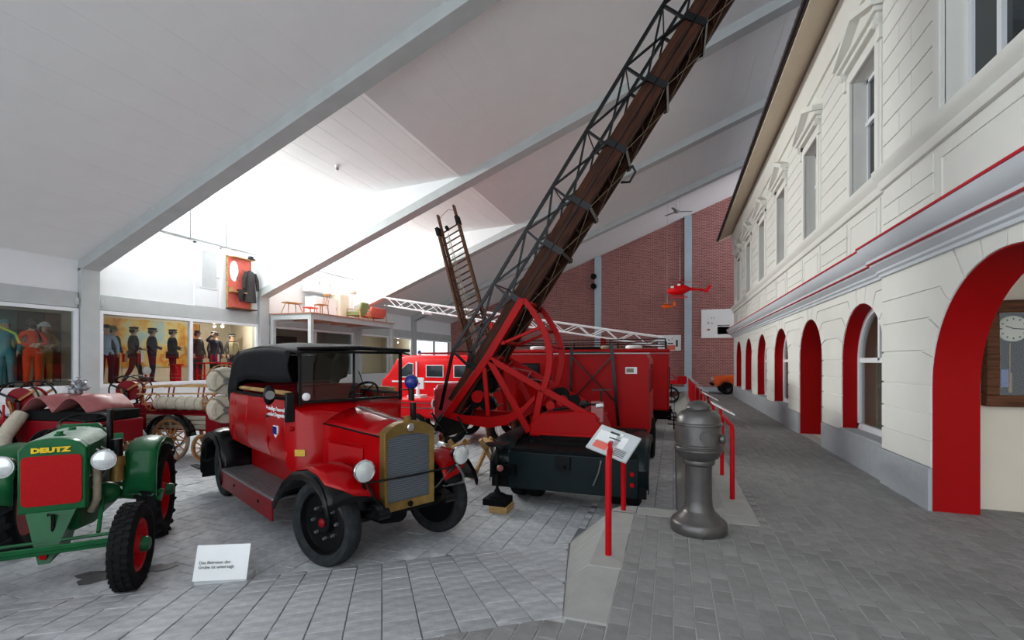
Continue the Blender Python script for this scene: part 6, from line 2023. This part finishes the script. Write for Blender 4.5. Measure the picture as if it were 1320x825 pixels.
# ------------------------------------------------------------ mannequins (one continuous skinned body each)
def body_mesh(pose):
    P = {
        'pel': (0, 0, .95), 'waist': (0, .0, 1.10), 'chest': (.0, 0, 1.30), 'neck0': (0, 0, 1.45), 'neck1': (.005, 0, 1.52), 'head0': (.015, 0, 1.585), 'head1': (.02, 0, 1.66), 'head2': (.01, 0, 1.725),
        'nose': (.115, 0, 1.625),
        'shl': (0, .17, 1.415), 'shr': (0, -.17, 1.415), 'hipl': (0, .095, .90), 'hipr': (0, -.095, .90)}
    P.update(pose)
    E = [('pel', 'waist'), ('waist', 'chest'), ('chest', 'neck0'), ('neck0', 'neck1'), ('neck1', 'head0'), ('head0', 'head1'), ('head1', 'head2'), ('neck0', 'shl'), ('neck0', 'shr'), ('shl', 'ell'), ('ell', 'wrl'), ('wrl', 'hal'), ('shr', 'elr'), ('elr', 'wrr'), ('wrr', 'har'),
         ('pel', 'hipl'), ('pel', 'hipr'), ('hipl', 'knl'), ('knl', 'anl'), ('anl', 'tol'), ('hipr', 'knr'), ('knr', 'anr'), ('anr', 'tor')]
    RD = {'pel': (.15, .12), 'waist': (.145, .11), 'chest': (.165, .12), 'neck0': (.10, .085), 'neck1': (.055, .055), 'head0': (.068, .078), 'head1': (.082, .098), 'head2': (.06, .07), 'shl': (.07, .07), 'shr': (.07, .07), 'ell': (.052, .052), 'elr': (.052, .052), 'wrl': (.036, .036), 'wrr': (.036, .036), 'hal': (.034, .026), 'har': (.034, .026),
          'hipl': (.105, .105), 'hipr': (.105, .105), 'knl': (.072, .072), 'knr': (.072, .072), 'anl': (.055, .055), 'anr': (.055, .055), 'tol': (.042, .038), 'tor': (.042, .038)}
    names = [n_ for n_ in P if n_ != 'nose']
    idx = {n_: i for i, n_ in enumerate(names)}
    me = bpy.data.meshes.new('body'); me.from_pydata([P[n_] for n_ in names], [(idx[a], idx[b_]) for a, b_ in E], [])
    o = bpy.data.objects.new('body_tmp', me); C.objects.link(o)
    o.modifiers.new('skin', 'SKIN'); o.modifiers.new('sub', 'SUBSURF').levels = 1
    for n_ in names:
        sv = me.skin_vertices[0].data[idx[n_]]; sv.radius = RD[n_]; sv.use_root = (n_ == 'pel')
    dg = bpy.context.evaluated_depsgraph_get()
    out = bpy.data.meshes.new_from_object(o.evaluated_get(dg))
    bpy.data.objects.remove(o, do_unlink=True)
    # nose and fingers grow from the same mesh data
    bm = bmesh.new(); bm.from_mesh(out)
    ex = MB()
    ex.ball((.108, 0, 1.625), .016, 8, (1, .8, 1.4))
    for s_ in ('l', 'r'):
        h = Vector(P['ha' + s_]); w = Vector(P['wr' + s_]); d = (h - w).normalized(); u, v_, a = frame_of(d)
        for k in range(4):
            o_ = h + u * (.012 - abs(k - 1.5) * .004) * 0 + v_ * (-.024 + k * .016); l_ = (.058, .068, .064, .05)[k]
            ex.tube([o_, o_ + d * l_ * .5, o_ + d * l_ + u * .015], [.009, .0085, .006], 6)
        ex.tube([h - d * .02 + v_ * -.025, h + d * .012 + v_ * -.05, h + d * .035 + v_ * -.055], [.010, .009, .006], 6)
    off = len(bm.verts)
    vs = [bm.verts.new(p) for p in ex.v]
    for f in ex.f: bm.faces.new([vs[i] for i in f])
    bmesh.ops.recalc_face_normals(bm, faces=bm.faces)
    bm.to_mesh(out); bm.free()
    out.materials.clear()
    for mm in ('skin', 'navy', 'navy_dark', 'black_matt'): out.materials.append(MAT[mm])
    hands = [Vector(P['hal']), Vector(P['har'])]
    wr = [Vector(P['wrl']), Vector(P['wrr'])]
    for p in out.polygons:
        c_ = p.center; p.use_smooth = True
        i = 1
        if c_.z > 1.485 and abs(c_.y) < .14 and abs(c_.x) < .16: i = 0
        elif min((c_ - h).length for h in hands) < .085: i = 0
        elif c_.z < .93 and min((c_ - w).length for w in wr) > .12 and abs(c_.y) < .34: i = 2
        if c_.z < .10: i = 3
        p.material_index = i
    return out
STAND = {'knl': (.02, .10, .50), 'knr': (.02, -.10, .50), 'anl': (-.01, .11, .075), 'anr': (-.01, -.11, .075), 'tol': (.13, .13, .03), 'tor': (.13, -.13, .03)}
WALK = {'knl': (.16, .10, .51), 'knr': (-.05, -.10, .50), 'anl': (.20, .10, .075), 'anr': (-.24, -.10, .10), 'tol': (.34, .11, .035), 'tor': (-.12, -.11, .035)}
POSES = [
    body_mesh({**STAND, 'ell': (-.02, .26, 1.16), 'wrl': (.08, .25, .95), 'hal': (.11, .24, .88), 'elr': (-.02, -.26, 1.16), 'wrr': (.08, -.25, .95), 'har': (.11, -.24, .88)}),
    body_mesh({**WALK, 'ell': (.0, .26, 1.17), 'wrl': (.22, .20, 1.08), 'hal': (.29, .18, 1.08), 'elr': (-.08, -.26, 1.17), 'wrr': (.08, -.25, 1.0), 'har': (.13, -.24, .95)}),
    body_mesh({**STAND, 'ell': (.06, .27, 1.18), 'wrl': (.22, .08, 1.14), 'hal': (.24, .0, 1.14), 'elr': (.06, -.27, 1.18), 'wrr': (.22, -.08, 1.10), 'har': (.24, .0, 1.09)}),
    body_mesh({**STAND, 'ell': (.02, .27, 1.18), 'wrl': (.08, .24, .96), 'hal': (.11, .23, .89), 'elr': (.10, -.36, 1.44), 'wrr': (.12, -.20, 1.62), 'har': (.12, -.14, 1.665)})]

def cap_part(t, kind, m):
    q = MB()
    if kind == 'peak':
        q.lathe([(.098, 1.665), (.10, 1.70), (.125, 1.735), (.12, 1.75), (.04, 1.765), (0.0, 1.765)], (.012, 0, 0), n=18)
        c_ = q.build('cap', m, t)
        q = MB(); q.prism([(.08, -.08, 1.665), (.14, -.06, 1.65), (.16, 0, 1.645), (.14, .06, 1.65), (.08, .08, 1.665)], (0, 0, .012)); q.build('visor', 'black_paint', c_)
        q = MB(); q.torus((.012, 0, 1.685), (0, 0, 1), .10, .008, 18, 5); q.build('cap_band', 'pale_grey', c_)
    elif kind == 'helmet':
        q.lathe([(.145, 1.655), (.125, 1.67), (.115, 1.71), (.085, 1.765), (.03, 1.79), (0, 1.792)], (.0, 0, 0), n=18); c_ = q.build('helmet', m, t)
        q = MB(); q.tube([(.12, 0, 1.70), (.06, 0, 1.785), (-.06, 0, 1.785), (-.12, 0, 1.69)], .014, 6); q.build('helmet_comb', m, c_)
    elif kind == 'hat':
        q.lathe([(.13, 1.67), (.10, 1.68), (.095, 1.72), (.075, 1.775), (.02, 1.78), (0, 1.77)], (.01, 0, 0), n=18); q.build('hat', m, t)
    q = MB(); q.loft([[(.0 + r * math.cos(R(a)) * .9 - .02, r * math.sin(R(a)), z) for a in range(0, 360, 30)] for r, z in ((.06, 1.57), (.088, 1.61), (.094, 1.655), (.095, 1.675))]); 
    q.v = [(min(p[0], .045), p[1], p[2]) for p in q.v]; q.build('hair', 'hair', t)
    for y in (-.03, .03):
        q = MB(); q.ball((.094, y, 1.655 - .005), .009, 8); q.build('eye', 'ink', t)
    q = MB(); q.bar((.092, -.022, 1.588), (.092, .022, 1.588), .008, .008); q.build('mouth', 'leather', t)

def mannequin(x, y, rz, pose, jacket, trousers, cap, capm, label, extra=None):
    t = thing('mannequin', label, 'mannequin', (x, y, 1.40), rz, 'mannequins in the display windows')
    o = bpy.data.objects.new('body', POSES[pose].copy()); C.objects.link(o); o.parent = t
    for k_, mm in enumerate(('skin', jacket, trousers, 'black_matt')): o.data.materials[k_] = MAT[mm]
    cap_part(t, cap, capm)
    if extra in ('jacket', 'tie'):
        q = MB(); rg = []
        for z, rx, ry in ((1.02, .165, .20), (.93, .17, .205), (.80, .175, .21)):
            rg.append([(rx * math.cos(R(a)), ry * math.sin(R(a)), z) for a in range(0, 360, 24)])
        q.loft(rg, cap=False); q.build('jacket_skirt', jacket, t, solid=.012)
        for i in range(3):
            q = MB(); q.ball((.165, 0, .98 + i * .1), .012, 6); q.build('button', 'brass', t)
    if extra == 'tie':
        q = MB(); q.prism([(.118, -.05, 1.46), (.118, .05, 1.46), (.135, 0, 1.28)], (.01, 0, 0)); q.build('shirt_front', 'white_paint', t)
        q = MB(); q.prism([(.13, -.015, 1.45), (.13, .015, 1.45), (.148, .02, 1.28), (.148, -.02, 1.28)], (.008, 0, 0)); q.build('tie', 'navy_dark', t)
    return t
MX = XL - 1.1
mannequin(MX, 9.08, -20, 0, 'light_blue_cloth', 'navy', 'hat', 'navy_dark', 'mannequin in pale blue shirt and navy trousers behind the glass')
mannequin(MX - .5, 9.55, 20, 0, 'charcoal', 'charcoal', 'helmet', 'olive', 'mannequin in dark coat and green combed helmet behind the glass')
mannequin(MX, 9.80, 60, 1, 'charcoal', 'charcoal', 'peak', 'navy', 'mannequin striding in long grey coat and blue peaked cap', 'jacket')
mannequin(MX, 10.34, 62, 2, 'navy', 'navy', 'peak', 'navy_dark', 'mannequin in navy overalls with folded arms and dark cap')
mannequin(MX, 10.98, 45, 2, 'navy_dark', 'navy_dark', 'peak', 'charcoal', 'mannequin in black jacket next to the red pedestal', 'jacket')
mannequin(MX, 11.84, 10, 0, 'charcoal', 'charcoal', 'hat', 'charcoal', 'mannequin in brown-grey uniform and soft hat by the red table', 'jacket')
mannequin(MX, 12.47, 0, 3, 'navy', 'navy', 'peak', 'navy_dark', 'saluting mannequin in navy uniform with white shirt and tie', 'tie')
mannequin(MX - .45, 12.88, -10, 0, 'navy_dark', 'navy_dark', 'peak', 'navy_dark', 'mannequin in dark uniform beside the saluting one', 'jacket')
mannequin(MX - .45, 13.56, 0, 0, 'charcoal', 'navy_dark', 'peak', 'charcoal', 'mannequin in dark jacket and cap nearest the partition wall', 'jacket')
om = mannequin(MX + .15, 7.33, -12, 2, 'orange_cloth', 'orange_cloth', 'helmet', 'charcoal', 'mannequin in orange suit with black breathing mask and helmet')
q = MB(); q.lathe([(.075, 0), (.07, .05), (.03, .085)], (.06, 0, 1.60), (1, 0, -.1), 14); q.build('mask', 'black_matt', om)
q = MB(); q.tube([(.12, 0, 1.57), (.2, .06, 1.45), (.16, .12, 1.30), (.0, .16, 1.25)], .018, 8); q.build('air_hose', 'black_matt', om)
q = MB(); q.cyl((-.17, .08, 1.0), (-.17, .08, 1.42), .07, .07, 14); q.build('air_bottle', 'blue_lamp', om)
mannequin(MX - 1.35, 8.13, -15, 0, 'beige_cloth', 'beige_cloth', 'helmet', 'white_paint', 'mannequin in beige jacket and white helmet behind the orange suit')
mannequin(MX - .70, 8.0, -5, 2, 'tan_cloth', 'tan_cloth', 'helmet', 'white_paint', 'mannequin in tan jacket and white helmet behind the orange suit')
mannequin(MX - .5, 7.12, -40, 0, 'teal_cloth', 'teal_cloth', 'hat', 'teal_cloth', 'mannequin in hooded teal protective suit')
mannequin(MX - 1.2, 7.3, -40, 0, 'lime_cloth', 'teal_cloth', 'helmet', 'lime_cloth', 'mannequin in lime vest and helmet next to the teal suit')
q = MB(); q.tube([(XL - .6, 5.3, 3.5), (XL - .7, 6.2, 3.15), (XL - .6, 6.85, 2.78), (XL - .6, 6.93, 2.55)], .025, 8); q.build('hanging_hose', 'lime_cloth', label='pale yellow hose hanging across the display window', cat='hose')
# small exhibits
def pedestal(y, label, m='bright_red', h=.55, w=.3):
    t = thing('pedestal', label, 'pedestal', (XL - .75, y, 1.40))
    q = MB(); q.b(-w / 2, w / 2, -w / 2, w / 2, 0, .05); q.b(-w * .35, w * .35, -w * .35, w * .35, .05, h - .04); q.build('foot', m, t, bevel=.01)
    q = MB(); q.b(-w / 2, w / 2, -w / 2, w / 2, h - .04, h); q.build('top', m, t, bevel=.006)
    return t
pedestal(10.85, 'red pedestal between the map and the black-jacketed mannequin', h=.62)
pedestal(9.93, 'dark pedestal carrying the round alarm bell', 'charcoal', .22, .26)
t = thing('alarm_bell', 'round white alarm bell on a dark pedestal', 'bell', (XL - .75, 9.93, 1.62))
q = MB(); q.lathe([(.13, 0), (.12, .03), (.06, .06), (.0, .065)], (.03, 0, .20), (1, 0, .1), 20); q.build('gong', 'sign_white', t)
q = MB(); q.cyl((0, 0, 0), (0, 0, .22), .03); q.build('stand', 'rail_red', t)
def red_table(y0, y1, label):
    t = thing('display_table', label, 'table', (XL - .62, (y0 + y1) / 2, 1.40)); w = (y1 - y0) / 2
    q = MB(); q.b(-.2, .2, -w, w, .62, .67); q.build('top', 'bright_red', t, bevel=.006)
    for x in (-.16, .16):
        for y in (-w + .05, w - .05):
            q = MB(); q.b(x - .02, x + .02, y - .02, y + .02, 0, .63); q.build('leg', 'bright_red', t)
    q = MB(); q.b(-.17, .17, -w + .06, w - .06, .2, .23); q.build('shelf', 'bright_red', t)
red_table(11.55, 12.65, 'red display table before the saluting mannequin')
for y, m2, l_ in ((9.18, 'olive', 'small red and green pennant standing beside the pale blue shirt'), (9.62, 'sign_white', 'small red and white pennant standing before the navy overalls'), (11.95, 'blue_lamp', 'small blue and red pennant on the red display table'), (12.12, 'sign_white', 'small white and red pennant on the red display table')):
    hh = .66 if y < 11 else 0
    z = 1.40 if y < 11 else 2.07
    t = thing('pennant', l_, 'flag', (XL - .60, y, z))
    q = MB(); q.cyl((0, 0, 0), (0, 0, hh + .30), .008, None, 6); q.lathe([(.05, 0), (.05, .012), (.01, .02)], n=12); q.build('pole', 'brass', t)
    q = MB(); q.b(-.003, .003, .0, .075, hh + .02, hh + .28); q.build('red_half', 'rail_red', t)
    q = MB(); q.b(-.003, .003, .075, .15, hh + .02, hh + .28); q.build('pale_half', m2, t)
t = thing('street_lamp_model', 'pale paper lantern on a stand among the mannequins', 'lantern', (XL - .8, 13.0, 1.40))
q = MB(); q.b(-.10, .10, -.12, .12, .95, 1.40); q.build('shade', 'beige_cloth', t, bevel=.02)
q = MB(); q.cyl((0, 0, 0), (0, 0, .95), .02); q.lathe([(.12, 0), (.12, .02), (.02, .03)], n=14); q.build('stand', 'charcoal', t)

# =================================================================== PLATFORM WITH FURNITURE
pf = thing('platform', 'grey steel platform with wooden deck carrying old furniture', 'platform', (-13.45, 16.3, 0))
PX0, PX1, PY0, PY1 = -.93, .95, -2.5, 2.82
q = MB(); q.b(PX0, PX1 + .06, PY0 - .06, PY1 + .06, 3.87, 3.90); q.build('deck', 'deck_wood', pf)
for (a, b_, c_, d) in ((PX0, PX1, PY0, PY0 + .1), (PX0, PX1, PY1 - .1, PY1), (PX1 - .1, PX1, PY0 + .1, PY1 - .1), (PX0, PX0 + .1, PY0 + .1, PY1 - .1)):
    q = MB(); q.b(a, b_, c_, d, 3.66, 3.87); q.build('edge_beam', 'concrete', pf, bevel=.006)
for k in range(1, 5):
    q = MB(); y = PY0 + (PY1 - PY0) * k / 5; q.b(PX0 + .1, PX1 - .1, y - .04, y + .04, 3.70, 3.87); q.build('joist', 'deck_wood', pf)
for x in (PX0 + .06, PX1 - .06):
    for y in (PY0 + .06, PY1 - .06):
        q = MB(); q.b(x - .07, x + .07, y - .07, y + .07, -.01, 3.67); q.build('post', 'concrete', pf, bevel=.008)
DZ = 3.906
def stool(x, y, rz, label, sx=.33, sy=.18, h=.42, m='ash_wood', nm='stool'):
    t = thing(nm, label, 'stool', (x, y, DZ), rz)
    q = MB(); q.b(-sx, sx, -sy, sy, h - .045, h); q.build('seat', m, t, bevel=.015)
    for a in (-1, 1):
        for b_ in (-1, 1):
            q = MB(); q.cyl((a * (sx - .02), b_ * (sy + .02), 0), (a * (sx - .12), b_ * (sy - .08), h - .04), .014, .02, 8); q.build('leg', m, t)
stool(-13.6, 14.05, 80, 'small pale wooden stool at the near end of the platform deck')
def chair(x, y, rz, label, m='ash_wood', h=.46):
    t = thing('wooden_chair', label, 'chair', (x, y, DZ), rz)
    q = MB(); q.b(-.21, .21, -.20, .20, h - .03, h); q.build('seat', m, t, bevel=.015)
    for a in (-1, 1):
        for b_ in (-1, 1): q = MB(); q.cyl((a * .20, b_ * .19, 0), (a * .17, b_ * .16, h - .02), .015, .02, 8); q.build('leg', m, t)
    q = MB(); q.bar((-.26, -.2, h + .42), (-.26, .2, h + .42), .03, .07); q.build('top_rail', m, t, bevel=.008)
    for i in range(5): q = MB(); yy = -.16 + i * .08; q.cyl((-.19, yy, h), (-.26, yy * 1.1, h + .40), .010, None, 6); q.build('spindle', m, t)
chair(-13.25, 15.2, -100, 'spindle-back wooden chair before the white kitchen cupboards', 'spoke_wood')
t = thing('toy_table', 'low pink child table near the spindle-back chair', 'table', (-13.2, 14.55, DZ), 10)
q = MB(); q.b(-.18, .18, -.25, .25, .24, .28); q.build('top', 'salmon', t, bevel=.01)
for a in (-.15, .15):
    for b_ in (-.22, .22): q = MB(); q.cyl((a, b_, 0), (a * .9, b_ * .9, .25), .015, None, 8); q.build('leg', 'salmon', t)
def cupboard(x0, x1, y0, y1, z0, z1, label, doors, m='white_paint', hang=False):
    t = thing('wall_cupboard' if hang else 'cupboard', label, 'cupboard', ((x0 + x1) / 2, (y0 + y1) / 2, z0)); w, d, h = (x1 - x0) / 2, (y1 - y0) / 2, z1 - z0
    q = MB(); q.b(-w, w, -d, d, 0, h); q.build('body', m, t, bevel=.008)
    for i in range(doors):
        a = -d + 2 * d * i / doors; b_ = -d + 2 * d * (i + 1) / doors
        q = MB(); q.b(w, w + .02, a + .01, b_ - .01, .02, h - .02); dr = q.build('door', m, t, bevel=.004)
        q = MB(); q.cyl((w + .02, b_ - .06, h * .45), (w + .02, b_ - .06, h * .6), .01, None, 8); q.build('handle', 'steel', dr)
cupboard(-14.44, -14.1, 15.45, 17.35, 5.0, 5.75, 'white wall cupboard above the platform', 3, hang=True)
cupboard(-14.44, -13.9, 15.6, 16.9, DZ, 4.80, 'white base cupboard standing on the platform', 2)
cupboard(-14.40, -13.75, 16.92, 17.5, DZ, 5.05, 'tall white cupboard beside the olive armchair', 1, 'inner_cream')
def armchair(x, y, rz, label, m, w=.36, h=.78):
    t = thing('armchair', label, 'armchair', (x, y, DZ), rz)
    q = MB(); q.b(-.34, .34, -w, w, .22, .42); q.build('seat', m, t, bevel=.04)
    q = MB(); q.prism([(-.36, -w, .30), (-.24, -w, .30), (-.34, -w, h), (-.46, -w, h)], (0, 2 * w, 0)); q.build('backrest', m, t, bevel=.04)
    for s_ in (-1, 1):
        q = MB(); q.tube([(.32, s_ * (w + .03), 0), (.30, s_ * (w + .03), .52), (-.36, s_ * (w + .03), .50), (-.42, s_ * (w + .03), 0)], .022, 6); q.build('arm_frame', 'ash_wood', t)
armchair(-13.35, 17.55, 180, 'olive green armchair with wooden frame on the platform', 'olive', .26, .80)
armchair(-13.3, 18.55, 180, 'salmon red sofa with wooden frame at the far end of the platform', 'salmon', .58, .66)
t = thing('floor_lamp', 'thin white floor lamp beside the wall cupboard', 'lamp', (-13.7, 17.75, DZ))
q = MB(); q.cyl((0, 0, 0), (0, 0, 1.35), .012, None, 8); q.lathe([(.13, 0), (.13, .02), (.02, .03)], n=16); q.build('pole', 'white_paint', t)
q = MB(); q.lathe([(.16, 1.25), (.10, 1.55)], n=20, cap=False); q.build('shade', 'inner_cream', t, solid=.006)

# =================================================================== DOOR AND COAT RACK HUNG ON THE WALL
dr = thing('exhibit_door', 'white panelled door with frosted glass hung on the upper wall', 'door', (XL - .05, 11.37, 3.90))
q = MB(); q.b(-.02, .05, -.40, .40, 0, 2.0); lf = q.build('leaf', 'white_frame', dr, bevel=.006)
q = MB(); q.b(-.02, .07, -.47, -.40, 0, 2.06); q.b(-.02, .07, .40, .47, 0, 2.06); q.b(-.02, .07, -.47, .47, 2.0, 2.07); q.build('door_frame', 'white_frame', dr)
q = MB(); q.b(.05, .058, -.22, .30, .62, 1.82); q.build('pane', 'pale_grey', lf)
q = MB()
q.b(.05, .066, -.25, -.22, .60, 1.84); q.b(.05, .066, .30, .33, .60, 1.84); q.b(.05, .066, -.25, .33, 1.82, 1.85); q.b(.05, .066, -.25, .33, .59, .62); q.build('glazing_bead', 'white_frame', lf)
q = MB(); q.cyl((.05, .35, 1.0), (.11, .35, 1.0), .012, None, 8); q.bar((.10, .25, 1.0), (.10, .36, 1.0), .02, .02); q.build('handle', 'steel', lf)
rk2 = thing('coat_rack', 'red coat rack panel with oval mirror and shelf on the upper wall', 'coat rack', (XL - .05, 12.55, 3.92))
q = MB(); q.b(-.01, .05, -.45, .45, .05, 1.80); pn = q.build('panel', 'salmon', rk2, bevel=.006)
for (a, b_, c_, d) in ((-.48, -.45, 0, 1.83), (.45, .48, 0, 1.83), (-.48, .48, 1.80, 1.84)):
    q = MB(); q.b(-.01, .07, a, b_, c_, d); q.build('edge_strip', 'ash_wood', rk2)
q = MB(); q.lathe([(.17, 0), (.17, .012)], (0, 0, 0), (1, 0, 0), 26); q.v = [(p[0] + .05, p[1] - .22, p[2] * 2.1 + 1.33) for p in q.v]; q.build('mirror', 'chrome', pn)
q = MB(); q.b(.05, .25, -.42, .20, .58, .62); q.b(.05, .24, -.42, -.39, .62, .74); q.build('shelf', 'ash_wood', rk2)
q = MB(); q.b(-.01, .30, -.48, .52, 0, .045); q.build('shoe_board', 'brown_frame', rk2)
q = MB(); q.b(.05, .22, -.35, .5, 1.80, 1.83); q.build('hat_shelf', 'ash_wood', rk2)
for y in (-.3, .1, .35):
    q = MB(); q.tube([(.05, y, 1.42), (.13, y, 1.42), (.15, y, 1.47)], .009, 6); q.build('hook', 'steel', rk2)
ct = thing('hanging_coat', 'dark grey coat hanging on the red coat rack', 'coat', (XL + .12, 12.88, 5.34))
q = MB()
q.loft([[(rx * math.cos(R(a)), ry * math.sin(R(a)), z) for a in range(0, 360, 24)] for z, rx, ry in ((.02, .03, .04), (-.02, .06, .12), (-.08, .09, .21), (-.4, .10, .20), (-.8, .12, .23), (-1.12, .13, .26))]); cb2 = q.build('coat_body', 'charcoal', ct)
for s_ in (-1, 1): q = MB(); q.tube([(.02, s_ * .18, -.07), (.03, s_ * .27, -.3), (.05, s_ * .29, -.68)], [.06, .062, .05], 10); q.build('sleeve', 'charcoal', ct)
q = MB(); q.loft([[(.03 + .02 * z, -.10, -.03), (.09, -.02, -.28), (.09, .02, -.28), (.03, .10, -.03)] for z in (0, 1)]); q.build('lapel', 'navy_dark', ct)
t = thing('hanging_scarf', 'dark cloth hanging from the small shelf of the coat rack', 'scarf', (XL + .12, 12.47, 4.62))
q = MB(); q.loft([[(-.02, -.12, 0), (.10, -.12, 0), (.10, .12, 0), (-.02, .12, 0)], [(-.02, -.06, -.2), (.09, -.14, -.2), (.09, .06, -.2), (-.02, .10, -.2)], [(0, -.02, -.42), (.05, -.04, -.42), (.05, .02, -.42), (0, .03, -.42)]]); q.build('cloth', 'charcoal', t)
t = thing('top_hat', 'dark hat lying on top of the coat rack', 'hat', (XL + .14, 12.90, 5.757))
q = MB(); q.lathe([(.16, 0), (.16, .012), (.10, .02)], n=20); q.build('brim', 'navy_dark', t)
q = MB(); q.lathe([(.10, .015), (.095, .10), (.06, .12), (0, .12)], n=20); q.build('crown', 'navy_dark', t)
